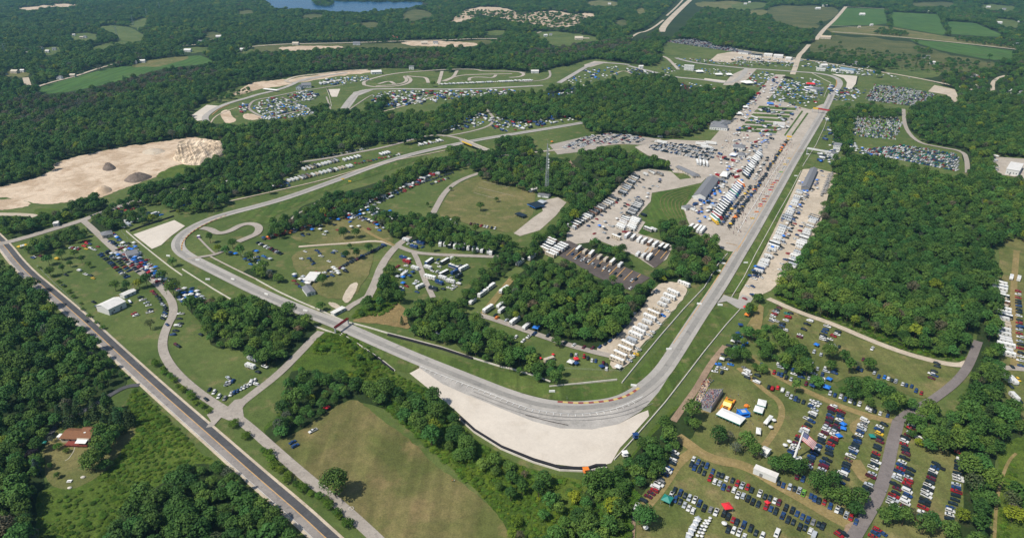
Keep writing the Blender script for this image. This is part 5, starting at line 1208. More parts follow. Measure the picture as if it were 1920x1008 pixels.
camp('along the sand lot bays', '1500,352 1518,362 1476,450 1436,522 1412,530 1438,470', 42, ['car', 'tent', 'car'], 'kbwwrsk'); camp('round the covered stand', '1490,345 1530,318 1545,322 1535,360 1500,362', 16, ['car', 'tent'], 'kwsb'); camp('at the timing tower yard', '1535,285 1575,280 1582,300 1560,312 1535,305', 16, ['car', 'tent'], 'kwsb'); camp('in the upper far bushes', '1490,113 1560,122 1640,134 1720,150 1640,146 1540,132', 40, ['car', 'travel_trailer', 'tent'], 'wwsk')
camp('between the coach rows', '1110,440 1150,400 1190,365 1215,345 1250,335 1215,370 1190,405 1190,440 1150,452', 34, ['car', 'car', 'tent'], 'kkwsrb'); row('along the asphalt lot edge', ['motorhome'], (10, 4.5), (1060, 462), (1030, 482), 6, 'wwt'); row('lower coaches in the asphalt lot', 'car', (7, -7), (1070, 476), (1190, 530), 12, 'kwsbk', skip=.3)
camp('around the paddock hall', '1298,368 1325,335 1340,325 1375,330 1350,400 1325,425 1300,405', 40, ['car', 'tent', 'tent'], 'kkwsr'); camp('in the upper paddock square', '1340,300 1372,250 1400,235 1450,255 1430,280 1400,310 1370,330', 50, ['car', 'tent', 'box_trailer', 'tent'], 'wwksbr'); camp('in the hedge camp', '735,425 700,412 672,392 700,388 745,408', 14, ['tent', 'car'], 'wbkr')
# far loop camps
for q, nm in (('475,196 506,186 528,184 560,196 540,202 500,206 472,206', 'upper'), ('482,210 560,196 590,206 540,212 506,219 492,217', 'lower'), ('535,180 575,172 600,178 590,188 560,192', 'right'), ('448,198 466,195 464,208 452,214', 'left'), ('480,222 560,214 600,206 620,212 560,220 500,227', 'outer')):
    camp('in the far loop camp, '+nm+' part', q, 60 if nm not in ('left',) else 22, ['car', 'travel_trailer', 'tent', 'car'], 'wwwsbkr')
camp('beside the far straight', '700,178 730,172 960,170 1000,176 950,180 880,182 800,195 740,205 700,205', 200, ['travel_trailer', 'car', 'tent', 'travel_trailer'], 'wwwwsbkr')
row('at the kart circuit edge', ['travel_trailer', 'travel_trailer', 'tent'], (8, 2), (822, 160), (1000, 152), 46, 'wwws'); row('beside the far loop sheds', ['travel_trailer', 'box_trailer'], (8, -2), (600, 158), (640, 152), 14, 'wwt')
camp('in the hollow camp', '827,230 870,214 900,212 915,222 900,238 850,246 828,248', 75, ['travel_trailer', 'car', 'car', 'tent'], 'wwwkkbr')
camp('in the camp under the middle wood', '925,218 950,208 1000,222 1040,216 1080,226 1000,240 950,250 915,240', 95, ['travel_trailer', 'car', 'tent'], 'wwwbbkr')
camp('in the hill camp', '1062,150 1100,130 1130,126 1170,126 1160,140 1100,156 1070,160', 50, ['car', 'tent', 'travel_trailer'], 'bbwwkB'); camp('in the far hill camp', '1180,128 1235,140 1250,150 1230,148 1190,142 1170,136', 36, ['travel_trailer', 'car'], 'wwskb')
camp('at the wood edge camp', '1015,178 1055,166 1090,160 1100,165 1060,180 1020,184', 30, ['car', 'tent'], 'bbwkB'); camp('by the hidden corner', '1272,156 1345,162 1340,170 1280,170', 24, ['car', 'tent'], 'wbkr')
camp('behind the gate towers', '1240,128 1270,120 1300,125 1250,140', 20, ['car', 'tent'], 'mrbwk')
# back straight camps
row('in the upper back straight row', ['travel_trailer', 'motorhome'], (9, 4), (568, 320), (634, 302), 10, 'wwwt'); row('in the front back straight row', ['travel_trailer', 'motorhome', 'travel_trailer'], (9, 4), (537, 342), (662, 312), 17, 'wwwwt')
row('along the back straight bank', ['car', 'tent', 'car'], (9, 4), (664, 309), (752, 290), 16, 'wrbkm'); row('in the middle back straight row', ['travel_trailer'], (9, 4), (642, 303), (678, 294), 5, 'www')
row('under the wood behind the back straight', 'car', (9, 4), (602, 296), (692, 278), 18, 'kkwsw'); row('at the back straight camp end', ['travel_trailer', 'car'], (9, 4), (782, 274), (832, 264), 11, 'wwwr')
row('beside the camp lane curve', ['travel_trailer'], (9, 4), (712, 292), (732, 287), 4, 'ww'); row('dark cars under the trees', 'car', (9, -3), (745, 268), (790, 256), 9, 'kkbr')
row('blue tents along the turn three fence', ['tent'], (9, 3), (345, 388), (420, 371), 15, 'BbBwb'); row('behind the blue tents', ['travel_trailer', 'car'], (9, 4), (425, 364), (478, 352), 9, 'wwrt'); camp('at the row end by the trees', '490,352 540,342 545,350 500,358 480,360', 12, ['tent', 'car'], 'rbbk')
row('cars at the wood camp', ['travel_trailer'], (8, 3), (394, 352), (470, 336), 3, 'ww')
camp('along the turn three tyre wall', '232,430 250,420 280,410 305,404 300,398 270,404 240,416', 16, ['tent', 'car', 'travel_trailer'], 'bBwws')
row('along the gate road', 'car', (8, 3), (170, 408), (252, 382), 15, 'kkrkbr'); row('second row along the gate road', 'car', (8, 3), (225, 400), (262, 388), 5, 'kkr')
row('behind the left tree line', 'car', (8, 3), (130, 464), (150, 468), 4, 'kwr'); row('near the highway corner', ['car', 'tent'], (8, 2), (35, 466), (50, 462), 4, 'wwy')
for i, (a, b_, n) in enumerate(((((187, 476)), (212, 496), 6), ((200, 472), (245, 510), 11), ((206, 492), (240, 522), 9), ((222, 478), (262, 512), 10), ((205, 452), (222, 462), 4))):
    row('in the left lot, '+ordw(i+1)+' diagonal row', 'car', (9, 2), a, b_, n, 'kkwrsbk')
row('in the fence camp below the gatehouse', ['tent', 'car', 'tent'], (8, 4), (212, 440), (236, 462), 9, 'bBwbr'); row('in the fence camp by turn three', ['tent', 'car', 'car'], (8, 4), (244, 478), (334, 548), 36, 'bBrwkrb', jit=1.6); row('second line of the fence camp', ['car', 'car', 'tent'], (8, 4), (252, 492), (300, 530), 16, 'kkwrb', jit=1)
camp('below the big camp road tree', '330,545 360,540 378,552 350,568 335,572', 12, ['tent', 'car'], 'bBwsT')
# infield left camps
row('in the infield car row on the left', 'car', (7, 5), (482, 455), (530, 478), 12, 'kkmkws'); row('in the infield camp by the hedge', ['tent', 'car', 'tent'], (9, -2), (492, 450), (600, 420), 34, 'bwrOkk', jit=2)
row('tents at the hedge foot', ['tent', 'car'], (9, -3), (598, 412), (632, 390), 9, 'rbBwR', jit=1.5); row('in the diagonal infield camp', ['car', 'tent', 'car'], (8, 5), (652, 404), (738, 430), 30, 'kkwbrws', jit=2.2)
row('along the upper infield hedge', ['tent', 'car', 'travel_trailer'], (8, -3), (676, 388), (838, 318), 44, 'wwbkrsw', jit=1.6); row('in front of the upper infield hedge', ['car', 'tent', 'car'], (8, -3), (684, 394), (800, 338), 26, 'kkwbrsw', jit=2); row('in the upper lawn dark row', 'car', (8, 4), (784, 346), (850, 324), 16, 'kkbkws'); row('in the upper lawn front row', 'car', (8, 4), (806, 347), (842, 334), 8, 'kwrk')
camp('on the middle infield lawn', '560,470 640,470 660,480 600,500 560,492', 10, ['car'], 'kwbs'); row('in the dark infield row by the lane', 'car', (8, -2), (722, 460), (640, 502), 20, 'kkkbmk')
camp('in the fence corner past the camp tree', '338,552 362,548 392,562 375,566 350,562', 12, ['tent', 'car'], 'bBws'); camp('on the lawn by the gatehouse', '255,455 232,455 215,470 195,466 214,482 250,500 268,490', 24, ['car', 'car', 'tent'], 'kkwsrb'); camp('along the dark infield hedge foot', '640,402 690,392 750,400 745,408 690,404 650,412', 14, ['tent', 'car'], 'bwkr')
camp('across the left infield camp', '530,440 600,412 640,402 700,410 735,438 640,436 560,448', 26, ['car', 'tent', 'car'], 'kkwrbsB'); camp('beside the fence at the barrel roof', '232,470 250,465 300,510 330,540 300,520 262,500', 24, ['tent', 'car'], 'bBwrk'); camp('at the dirt path camp', '1336,700 1362,655 1384,625 1400,640 1380,670 1362,700', 26, ['car', 'tent', 'car'], 'wwsbkB'); camp('under the strip trees', '1440,668 1500,672 1520,690 1570,700 1540,720 1480,706', 18, ['car'], 'wsbk')
camp('round the flat white canopy', '540,512 568,520 610,506 655,500 650,512 600,528 560,540', 22, ['car', 'tent', 'car'], 'kkbrmw'); camp('under the clump at turn three', '430,475 480,468 520,495 500,520 470,500', 16, ['tent', 'car'], 'bBwk')
row('in the white camper row', ['travel_trailer', 'motorhome'], (3, -9), (822, 458), (928, 476), 12, 'wwwt'); camp('by the infield junction', '755,452 800,450 800,466 768,466', 8, ['travel_trailer', 'car'], 'wwb')
camp('in the left infield camper field', '738,482 772,482 792,545 760,558 745,530', 16, ['travel_trailer', 'car', 'tent', 'travel_trailer'], 'wwwbr'); camp('in the right infield camper field', '796,488 868,486 880,512 850,545 812,545', 20, ['travel_trailer', 'motorhome', 'car'], 'wwwbk')
cars('beside the grass lane', (8, -6), '905,552,w,motorhome 920,540,w,motorhome 945,546,w,motorhome 915,582,w,motorhome 938,574,w,travel_trailer 941,583,w,travel_trailer 886,567,w,travel_trailer 965,604,w,motorhome 987,614,w,travel_trailer 950,600,s 958,590,s 929,590,k 932,596,O')
cars('by the last infield camper', (9, -3), '1030,676,t,travel_trailer')
cars('lone trailer by the dirt field', (8, 3), '846,417,w,hauler 820,624,s 474,674,w,travel_trailer 470,688,w,travel_trailer 497,687,w,pickup 484,697,k 481,720,w')
row('in the tower field strip', 'car', (8, 2), (880, 420), (930, 430), 8, 'wwrmk')
# far right edge
row('in the right edge camper column', ['travel_trailer', 'motorhome'], (10, 2.4), (1872, 532), (1888, 672), 21, 'wwwwts', jit=.8); row('in the right edge car column', 'car', (10, 2.4), (1908, 545), (1914, 690), 22, 'kkwrsb'); cars('at the top of the right edge camp', (2, -9), '1895,522,w,travel_trailer 1909,524,w,travel_trailer')
cars('at the foot of the right edge camp', (6, 6), '1886,712,w,travel_trailer 1898,716,w,travel_trailer 1908,712,y 1895,725,k 1900,746,w,travel_trailer 1912,752,k 1897,688,k 1903,760,w')
camp('near the right edge barn', '1858,300 1868,292 1872,325 1858,322', 10, ['car', 'box_trailer'], 'wwk')
# single tents
def tent(a, b_, col, words, s=1.0, k='tent'):
    V.append([k, *G(a, b_), random.uniform(0, 1.5), col, words, None, s])
tent(613, 768, 'R', 'small scarlet tent at the top of the dry field'); tent(1250, 943, 'T', 'green pop up tent behind the white pickup in the lower lot', 1.5); tent(1362, 956, 'R', 'scarlet tent behind a dark pickup in the lower lot', 1.35); tent(1438, 945, 'R', 'scarlet cover over the bed of a red pickup', .7)
for i, (a, b_, t_) in enumerate(((1580, 799, 'upper'), (1580, 807, 'lower'), (1572, 821, 'lowest, rounder'))): tent(a, b_, 'B', f'bright blue tent, {t_} of three beside the flag lot columns', .95)
tent(1634, 822, 'T', 'teal tent left of the yellow car'); tent(1397, 579, 'R', 'scarlet tent by the sand lot gate', .9); tent(1400, 594, 'O', 'orange tent below the scarlet one', 1.1); tent(1530, 650, 'B', 'bright blue tent in the upper right camp'); tent(1554, 714, 'B', 'bright blue tent right of the tree strip')
tent(1523, 727, 'b', 'blue tent over a car in the tree strip line', 1.1); tent(1549, 731, 'B', 'larger bright blue tent on the lot line', 1.25); tent(1560, 655, 'w', 'big white tent under the upper camp tree', 1.5); tent(1384, 628, 'b', 'blue tent at the fence by the dirt path'); tent(1388, 612, 'b', 'blue tent higher at the dirt path fence')
tent(1070, 683, 'w', 'white tent beside the blue one inside turn one', 1.3); tent(1080, 676, 'R', 'scarlet tent inside turn one'); tent(1080, 684, 'b', 'blue tent below the scarlet tent inside turn one'); tent(1013, 674, 'R', 'scarlet umbrella left of the tan camper', .8, 'umb'); tent(1037, 667, 'R', 'scarlet umbrella right of the tan camper', .8, 'umb')
tent(1128, 690, 'b', 'blue tent beside the maroon car inside turn one'); tent(1159, 692, 'w', 'white tent below the lowest motorhome', 1.3); tent(1005, 619, 'B', 'bright blue trailer tent on the infield lane', 1.4); tent(1035, 268, 'O', 'small orange tent near the radio mast top'); tent(85.0, 833, 'T', 'teal patio umbrella by the driveway', .9, 'umb')
# white picnic umbrellas and shade rows
for k, (a, b_) in enumerate(((1331, 974), (1323, 979), (1329, 979), (1320, 984), (1326, 984), (1316, 989), (1323, 990), (1313, 995), (1320, 996), (1310, 1001), (1317, 1002), (1307, 1007), (1315, 1008))): tent(a, b_, 'w', f'cream picnic umbrella, {ordw(k+1)} from top, right double row', .62, 'umb')
for i in range(9): tent(1308-i*2.2, 976+i*4.2, 'sw'[i % 2], f'grey white shade canopy, {ordw(i+1)} from top in left shade row', .8)
for a, b_, t_ in ((1210, 994, 'by the lower left tree'), (1357, 986, 'near the lowest car row'), (1471, 839, 'under the crane lot trees'), (1479, 832, 'left of the crane foot'), (1450, 792, 'right of the market tents'), (1444, 805, 'below the market tents')): tent(a, b_, 'w', 'single cream umbrella '+t_, 1.0, 'umb')
# --- put the nearest of every kind as things, the rest as one mass per kind
def stuff_mesh(kind, rows):
    pr = PROTO[kind]; vs, fs, cs = [], [], []; o = 0
    for nm, me in pr['parts']:
        v = np.empty(len(me.vertices)*3, 'f'); me.vertices.foreach_get('co', v); v = v.reshape(-1, 3); vs.append(v)
        for p in me.polygons:
            fs.append([i+o for i in p.vertices]); m = me.materials[p.material_index]; cs.append(None if m == PAINT else SOLID.get(m.name, (.1, .1, .1)))
        o += len(v)
    v = np.concatenate(vs); n = len(v); out = []; lt, ll, colr = [], [], []
    for r in rows:
        c, s = math.cos(r[3]), math.sin(r[3]); sc_ = r[7] if len(r) > 7 else 1
        q = v*sc_; out.append(np.stack([q[:, 0]*c-q[:, 1]*s+r[1], q[:, 0]*s+q[:, 1]*c+r[2], q[:, 2]+r[8]], 1))
    base = [len(f) for f in fs]; flat = np.array([i for f in fs for i in f])
    me = bpy.data.meshes.new(kind); N_ = len(rows); allv = np.concatenate(out)
    me.vertices.add(len(allv)); me.vertices.foreach_set('co', allv.astype('f').ravel())
    idx = (flat[None, :]+(np.arange(N_)*n)[:, None]).ravel(); me.loops.add(len(idx)); me.loops.foreach_set('vertex_index', idx.astype('i'))
    lens = np.tile(base, N_); st = np.concatenate([[0], np.cumsum(lens)[:-1]]); me.polygons.add(len(lens)); me.polygons.foreach_set('loop_start', st.astype('i')); me.polygons.foreach_set('loop_total', lens.astype('i'))
    at = me.color_attributes.new('paint', 'FLOAT_COLOR', 'CORNER'); a = np.ones((len(idx), 4), 'f')
    fc = np.array([(c if c else (-1, -1, -1)) for c in cs], 'f'); rep = np.repeat(fc, base, 0)
    for j, r in enumerate(rows):
        blk = rep.copy(); blk[blk[:, 0] < 0] = CC[r[4]][1]; a[j*len(flat):(j+1)*len(flat), :3] = blk
    at.data.foreach_set('color', a.ravel()); me.update(calc_edges=True); me.validate(); return me
SOLID = {'glass': (.02, .035, .045), 'rubber': (.02, .02, .02), 'metal': (.42, .44, .46), 'paint_silver': (.42, .45, .48), 'paint_tan': (.5, .43, .33), 'paint_grey': (.2, .2, .2), 'paint_dark': (.02, .03, .04), 'paint_white': (.72, .72, .7)}
vcm, n_, b_ = newmat('mixed_paint'); va_ = n_.nodes.new('ShaderNodeVertexColor'); va_.layer_name = 'paint'
n_.links.new(mix(n_, 1.0, va_.outputs[0], ramp(n_, noise(n_, .6, 3), [(.3, (.92,)*3), (.7, (1.04,)*3)]), 'MULTIPLY'), b_.inputs['Base Color']); b_.inputs['Roughness'].default_value = .45
for r in V:
    if len(r) < 8: r.append(1.13 if r[0] in ('motorhome', 'travel_trailer') else 1.0)
zz = ground_z([r[1] for r in V], [r[2] for r in V])
for r, z in zip(V, zz): r.append(float(z))
SP = {'sedan': 'car', 'suv': 'crossover', 'pickup': 'pickup truck', 'van': 'van', 'motorhome': 'motorhome', 'travel_trailer': 'camper trailer', 'box_trailer': 'box trailer', 'hauler': 'race truck', 'tent': 'tent', 'race': 'race car', 'umb': 'umbrella'}
BY = {}
for r in V:
    a, c = PX(r[1], r[2])
    if -60 < a < 1980 and c < 1040: BY.setdefault(PROTO[r[0]]['cat'], []).append(r)
LIM = {'car': 296, 'motorhome': 90, 'travel trailer': 140, 'box trailer': 60, 'truck': 60, 'tent': 150, 'race car': 40, 'umbrella': 60}
GRPN = {'car': 'parked_cars', 'motorhome': 'motorhomes', 'travel trailer': 'camper_trailers', 'box trailer': 'box_trailers', 'truck': 'race_trucks', 'tent': 'canopy_tents', 'race car': 'race_cars', 'umbrella': 'umbrellas'}
for cat, L in BY.items():
    L.sort(key=lambda r: math.hypot(r[1], r[2])-(400 if isinstance(r[5], str) else 0)); cut = LIM[cat]
    for r in L[:cut]:
        pr = PROTO[r[0]]; o = empty(pr['name'], (r[1], r[2], r[8]), r[3]); o.scale = (r[7],)*3
        for nm, me in pr['parts']:
            c = link(bpy.data.objects.new(nm, me), o)
            if r[4] != 'w' and me.materials and me.materials[0] == PAINT: c.material_slots[0].link = 'OBJECT'; c.material_slots[0].material = PM(r[4])
        for x, y in pr['wp']:
            w = link(bpy.data.objects.new(pr.get('wn', 'wheel'), pr['wheel']), o); w.location = (x, y, 0)
        if isinstance(r[5], str): lab = r[5]
        else:
            k, od, end, ds = r[5]; lab = f'{CC[r[4]][0]} {SP[k]}, {od} from {end}, {ds}' if end else f'{CC[r[4]][0]} {SP[k]}, number {od} counted {ds}'.replace('number ', '').replace('counted ', '')
        if len(lab.replace('-', ' ').split()) > 16: print('LONG', lab)
        tag(o, lab, pr['cat'], r[6])
    rest = L[cut:]
    if rest:
        ks = {}
        for r in rest: ks.setdefault(r[0], []).append(r)
        ms = [stuff_mesh(k, rs) for k, rs in ks.items()]
        o = link(bpy.data.objects.new(GRPN[cat], ms[0])); ms[0].materials.append(vcm)
        if len(ms) > 1:                                   # join the kinds into the one mass
            import bmesh
            bm = bmesh.new()
            for m in ms: bm.from_mesh(m)
            me = bpy.data.meshes.new(GRPN[cat]); bm.to_mesh(me); bm.free(); me.materials.append(vcm); o.data = me
        tag(o, f'hundreds of {cat}s standing in the far camps and lots round the circuit' if cat not in ('truck',) else 'far rows of white race trucks in the paddock', cat, kind='stuff')
    print(cat, len(L), 'stuff', len(rest))
# ================================================================ BUILDINGS AND OTHER THINGS
def frame(a, b_):
    """near wall foot from pixel a to pixel b_: origin, heading, length; +y runs away from the viewer"""
    A = G(*a); B = G(*b_); return A, math.atan2(B[1]-A[1], B[0]-A[0]), math.dist(A, B)
def building(name, label, a, b_, dep, h, roof='gable', rh=2.0, wall=whitewall, roofm=greyroof, ridge='x', wins=4, door=1, group=None, over=.4, cat='building', stor=1):
    A, th, L = frame(a, b_); z = float(ground_z(*A)[0]); o = empty(name, (*A, z-.05), th, label, cat, group)
    w = MB(); w.box(0, L, 0, dep, 0, h, wall)
    if roof == 'gable':
        if ridge == 'x': w.add([(0, 0, h), (0, dep, h), (0, dep/2, h+rh), (L, 0, h), (L, dep, h), (L, dep/2, h+rh)], [(0, 1, 2), (3, 5, 4)], wall)
        else: w.add([(0, 0, h), (L, 0, h), (L/2, 0, h+rh), (0, dep, h), (L, dep, h), (L/2, dep, h+rh)], [(0, 1, 2), (3, 5, 4)], wall)
    w.build('wall', o); r = MB(); e = over; t = .18
    if roof == 'flat': r.box(-e, L+e, -e, dep+e, h, h+.35, roofm)
    elif roof == 'gable' and ridge == 'x':
        s = rh/(dep/2)
        for sg in (0, 1):
            y0, y1 = (-e, dep/2) if not sg else (dep+e, dep/2)
            z0 = h-e*s+.02; z1 = h+rh+.02
            r.add([(-e, y0, z0), (L+e, y0, z0), (L+e, y1, z1), (-e, y1, z1), (-e, y0, z0+t), (L+e, y0, z0+t), (L+e, y1, z1+t), (-e, y1, z1+t)], [(0, 1, 2, 3), (4, 7, 6, 5), (0, 4, 5, 1), (1, 5, 6, 2), (3, 7, 4, 0)], roofm)
    elif roof == 'gable':
        s = rh/(L/2)
        for sg in (0, 1):
            x0, x1 = (-e, L/2) if not sg else (L+e, L/2)
            z0 = h-e*s+.02; z1 = h+rh+.02
            r.add([(x0, -e, z0), (x1, -e, z1), (x1, dep+e, z1), (x0, dep+e, z0), (x0, -e, z0+t), (x1, -e, z1+t), (x1, dep+e, z1+t), (x0, dep+e, z0+t)], [(0, 1, 2, 3), (4, 7, 6, 5), (0, 4, 5, 1), (3, 2, 6, 7), (0, 3, 7, 4)], roofm)
    elif roof == 'hip':
        i = min(L, dep)/2
        if L >= dep: q = [(i, dep/2), (L-i, dep/2)]
        else: q = [(L/2, i), (L/2, dep-i)]
        v = [(-e, -e, h), (L+e, -e, h), (L+e, dep+e, h), (-e, dep+e, h)]+[(x, y, h+rh) for x, y in q]
        r.add(v, [(0, 1, 5, 4), (2, 3, 4, 5), (1, 2, 5), (3, 0, 4)] if L >= dep else [(0, 1, 4), (1, 2, 5, 4), (2, 3, 5), (3, 0, 4, 5)], roofm)
    elif roof == 'barrel':
        n = 8; v = []
        for x in (-e, L+e):
            for k in range(n+1): t_ = math.pi*k/n; v.append((x, dep/2-math.cos(t_)*(dep/2+e), h+math.sin(t_)*rh))
        r.add(v, [(k, k+1, n+2+k, n+1+k) for k in range(n)]+[tuple(range(n+1)), tuple(range(2*n+1, n, -1))], roofm)
    r.build('roof', o)
    for k in range(wins):
        for s in range(stor):
            m = MB(); x = L*(k+.7)/(wins+.4); zb = (h/stor)*(s+.35); m.box(x-.6, x+.6, -.06, .04, zb, zb+1.1, glass); wi = m.build('window', o); m = MB(); m.box(x-.75, x+.75, -.12, .03, zb-.12, zb-.01, whitewall); m.build('sill', wi)
    for k in range(door):
        m = MB(); x = L*(k+.35)/max(door, 1); m.box(x-.9, x+.9, -.08, .03, 0, min(2.3, h*.8), MATS['paint_grey']); m.build('door', o)
    return o, L
# the house with the brown roof
A, th, L = frame((116, 829), (172, 831)); o = empty('house', (*A, .3), th, 'brown roofed house with a red deck on the lawn in the lower left woods', 'house')
Lh = L
w = MB(); w.box(0, Lh*.66, 0, 8.5, 0, 3.2, creamwall); w.box(Lh*.6, Lh, -1.2, 9.2, 0, 4.1, creamwall); w.build('wall', o)
def slab(P, t, mat, nm, par):
    m = MB(); v = [tuple(p) for p in P]+[(p[0], p[1], p[2]+t) for p in P]; n = len(P)
    m.add(v, [tuple(range(n-1, -1, -1)), tuple(range(n, 2*n))]+[(i, (i+1) % n, n+(i+1) % n, n+i) for i in range(n)], mat); return m.build(nm, par)
slab([(-.6, -.8, 3.1), (Lh*.63, -.8, 3.1), (Lh*.63, 4.5, 5.3), (.8, 4.5, 5.3)], .2, brownroof, 'roof', o); slab([(.8, 4.5, 5.3), (Lh*.63, 4.5, 5.3), (Lh*.63, 9.3, 3.1), (-.6, 9.3, 3.1)], .2, brownroof, 'roof', o)
r2 = slab([(Lh*.6, -.6, 3.9), (Lh+.6, -.6, 3.9), (Lh+.6, 6.0, 6.7), (Lh*.6, 6.0, 6.7)], .2, brownroof, 'roof', o); slab([(Lh*.6, 6.0, 6.7), (Lh+.6, 6.0, 6.7), (Lh+.6, 10.2, 4.0), (Lh*.6, 10.2, 4.0)], .2, brownroof, 'roof', o)
m = MB(); m.box(Lh*.72, Lh*.79, 2.5, 3.7, 5.05, 5.75, whitefab, .05, .05); m.build('skylight', r2); m = MB(); m.box(Lh*.90, Lh*.95, 3.6, 4.6, 4.8, 7.0, redwood); m.build('chimney', r2)
m = MB(); m.box(Lh*.24, Lh*1.0, -4.2, -.1, 1.0, 1.2, redwood); [m.box(x-.08, x+.08, -4.15, -4.0, 0, 2.1, redwood) for x in (Lh*.25, Lh*.4, Lh*.55, Lh*.7, Lh*.85, Lh*.99)]; m.box(Lh*.24, Lh, -4.15, -4.08, 1.95, 2.1, redwood); m.build('deck', o)
slab([(Lh*.62, -4.1, 3.0), (Lh*.97, -4.1, 3.0), (Lh*.97, -.7, 3.75), (Lh*.62, -.7, 3.75)], .12, whitefab, 'awning', o)
for k in range(5): m = MB(); x = Lh*(.08+k*.2); y = -.06 if k < 3 else -1.27; m.box(x, x+1.3, y, y+.1, 1.2, 2.5, glass); m.build('window', o)
m = MB(); m.box(-4.2, -.2, 2.2, 5.2, 0, 2.0, whitefab, .1, .1); m.box(-4.4, -.1, 2.0, 5.4, 2.0, 2.3, whitefab, .3, .3); m.build('porch', o)
A = G(130, 857); m = MB()
P = smooth(gp('141,835 138,845 134,852 130,858 124,862'), 1)
tag(barrier('garden_edging', '141,836 139,845 134,853 129,860 122,864', .35, .35, MATS['concrete_wall'], 'curved pale stone edging round the flower bed below the house', 'edging'), None)
for a, b_, w_, lab in ((156, 895, 1.2, 'round grey boulder on the house lawn'), (131, 915, 1.1, 'flat pale stone at the foot of the house lawn')):
    m = MB(); m.blob((0, 0, .2), w_, MATS['concrete_wall'], sq=(1.2, .9, .55)); tag(m.build('boulder', loc=(*G(a, b_), .3)), lab, 'boulder')
m = MB(); m.box(-1.3, 1.3, -.5, .5, .7, .78, whitefab); m.box(-1.3, 1.3, -1.1, -.8, .4, .46, whitefab); m.box(-1.3, 1.3, .8, 1.1, .4, .46, whitefab); m.box(-1, -.9, -.9, .9, 0, .7, whitefab); m.box(.9, 1, -.9, .9, 0, .7, whitefab)
tag(m.build('picnic_table', loc=(*G(131, 903), .3), rz=.1), 'white picnic table on the lawn below the house', 'table')
building('barn', 'large white metal barn on the left lawn beside the highway', (206, 591), (238, 575.5), 15, 5.5, 'gable', 2.2, whitewall, whiteroof, 'x', 2, 2)
building('shed', 'long low white shed behind the white metal barn', (234, 560), (256, 550), 6, 3.0, 'gable', 1.0, whitewall, whiteroof, 'x', 2, 1)
m = MB(); m.prism([(-3.4, .3), (2.6, .3), (3.4, .9), (3.2, 1.0), (-3.4, 1.1)], -.9, .9, MATS['paint_blue']); m.box(-3, 2.6, -.75, .75, 1.0, 1.12, whitefab); tag(m.build('small_boat', loc=(*G(244, 567), .4), rz=heading(244, 567, 6, 8)), 'blue and white boat on the grass by the barn end', 'boat')
def canopy(name, label, a, b_, dep, h, mat=whitefab, posts=4, peak=0.0, cat='tent', group=None, skirt=.6, skmat=None):
    A, th, L = frame(a, b_); z = float(ground_z(*A)[0]); o = empty(name, (*A, z), th, label, cat, group)
    m = MB(); n = max(1, round(L/6)) if peak else 1
    if peak:
        for i in range(n):
            x0, x1 = L*i/n, L*(i+1)/n; m.add([(x0, 0, h), (x1, 0, h), (x1, dep, h), (x0, dep, h), ((x0+x1)/2-(x1-x0)*.5*(i > 0), dep/2, h+peak), ((x0+x1)/2+(x1-x0)*.5*(i < n-1), dep/2, h+peak)], [(0, 1, 5, 4), (1, 2, 5), (2, 3, 4, 5), (3, 0, 4)], mat)
    else: m.box(0, L, 0, dep, h, h+.3, mat)
    m.build('canopy', o); s = MB(); sm = skmat or mat
    for (x0, x1, y0, y1) in ((0, L, -.03, .0), (0, L, dep, dep+.03), (-.03, 0, 0, dep), (L, L+.03, 0, dep)): s.box(x0, x1, y0, y1, h-skirt, h-.01, sm)
    s.build('valance', o)
    for i in range(posts):
        for y in (.1, dep-.1): p = MB(); x = .1+(L-.2)*i/(posts-1); p.box(x-.06, x+.06, y-.06, y+.06, 0, h-.02, metal); p.build('post', o)
    return o
canopy('picnic_shelter', 'flat white roofed shelter amid cars on the infield lawn', (569, 531), (590, 532), 17, 3.2, whiteroof, 4, cat='shelter')
building('shed', 'grey roofed shed below the flat white shelter', (576, 556), (592, 552), 14, 3.0, 'gable', 1.2, whitewall, greyroof, 'y', 2, 1)
building('kiosk', 'small cream kiosk between shelter and grey shed', (574, 536), (581, 536), 4, 2.6, 'hip', .8, creamwall, whiteroof, wins=1)
building('footbridge_hut', 'low white hut beside the red banner bridge', (627, 593), (648, 582), 4, 2.6, 'flat', .3, whitewall, whiteroof, wins=3)
building('gatehouse', 'dark hip roofed gatehouse on the camp road by turn three', (193, 448), (213, 444), 11, 3.2, 'hip', 2.2, creamwall, greyroof, wins=3)
building('concession_stand', 'grey roofed concession stand in the fence camp', (240, 486), (261, 481), 12, 3.2, 'gable', 2.0, whitewall, greyroof, wins=3)
building('ticket_booth', 'white ticket booth in the middle of the gate road', (101, 426), (110, 425), 7, 4, 'flat', .4, whitewall, whiteroof, wins=2)
building('white_tent_house', 'white awning stall at the hut row by the quarry road', (330, 390), (343, 387), 6, 3, 'gable', 1, whitewall, greyroof, wins=1)
# market lawn on the right
canopy('market_tent', 'long white market tent on the fair lawn', (1341, 783), (1386, 803), 9, 2.8, whitefab, 8, 1.2, skmat=MATS['paint_teal'])
canopy('square_tent', 'upper of two square white tents on the fair lawn', (1418, 765), (1434, 769), 7, 2.8, whitefab, 3, 1.0, skmat=MATS['paint_teal']); canopy('square_tent', 'lower of two square white tents on the fair lawn', (1411, 777), (1428, 782), 7, 2.8, whitefab, 3, 1.0, skmat=MATS['paint_teal'])
canopy('square_tent', 'small white tent near the umbrellas on the fair lawn', (1430, 798), (1437, 801), 10, 2.6, whitefab, 3, 1.0); canopy('square_tent', 'lone white tent below the fair lawn', (1416, 818), (1425, 820), 6, 2.6, whitefab, 2, .9)
building('trailer', 'long white trailer parked beside the worn track', (1411, 888), (1454, 906), 4.2, 3.6, 'flat', .2, whitewall, whiteroof, wins=0, door=1, cat='trailer', over=.05)
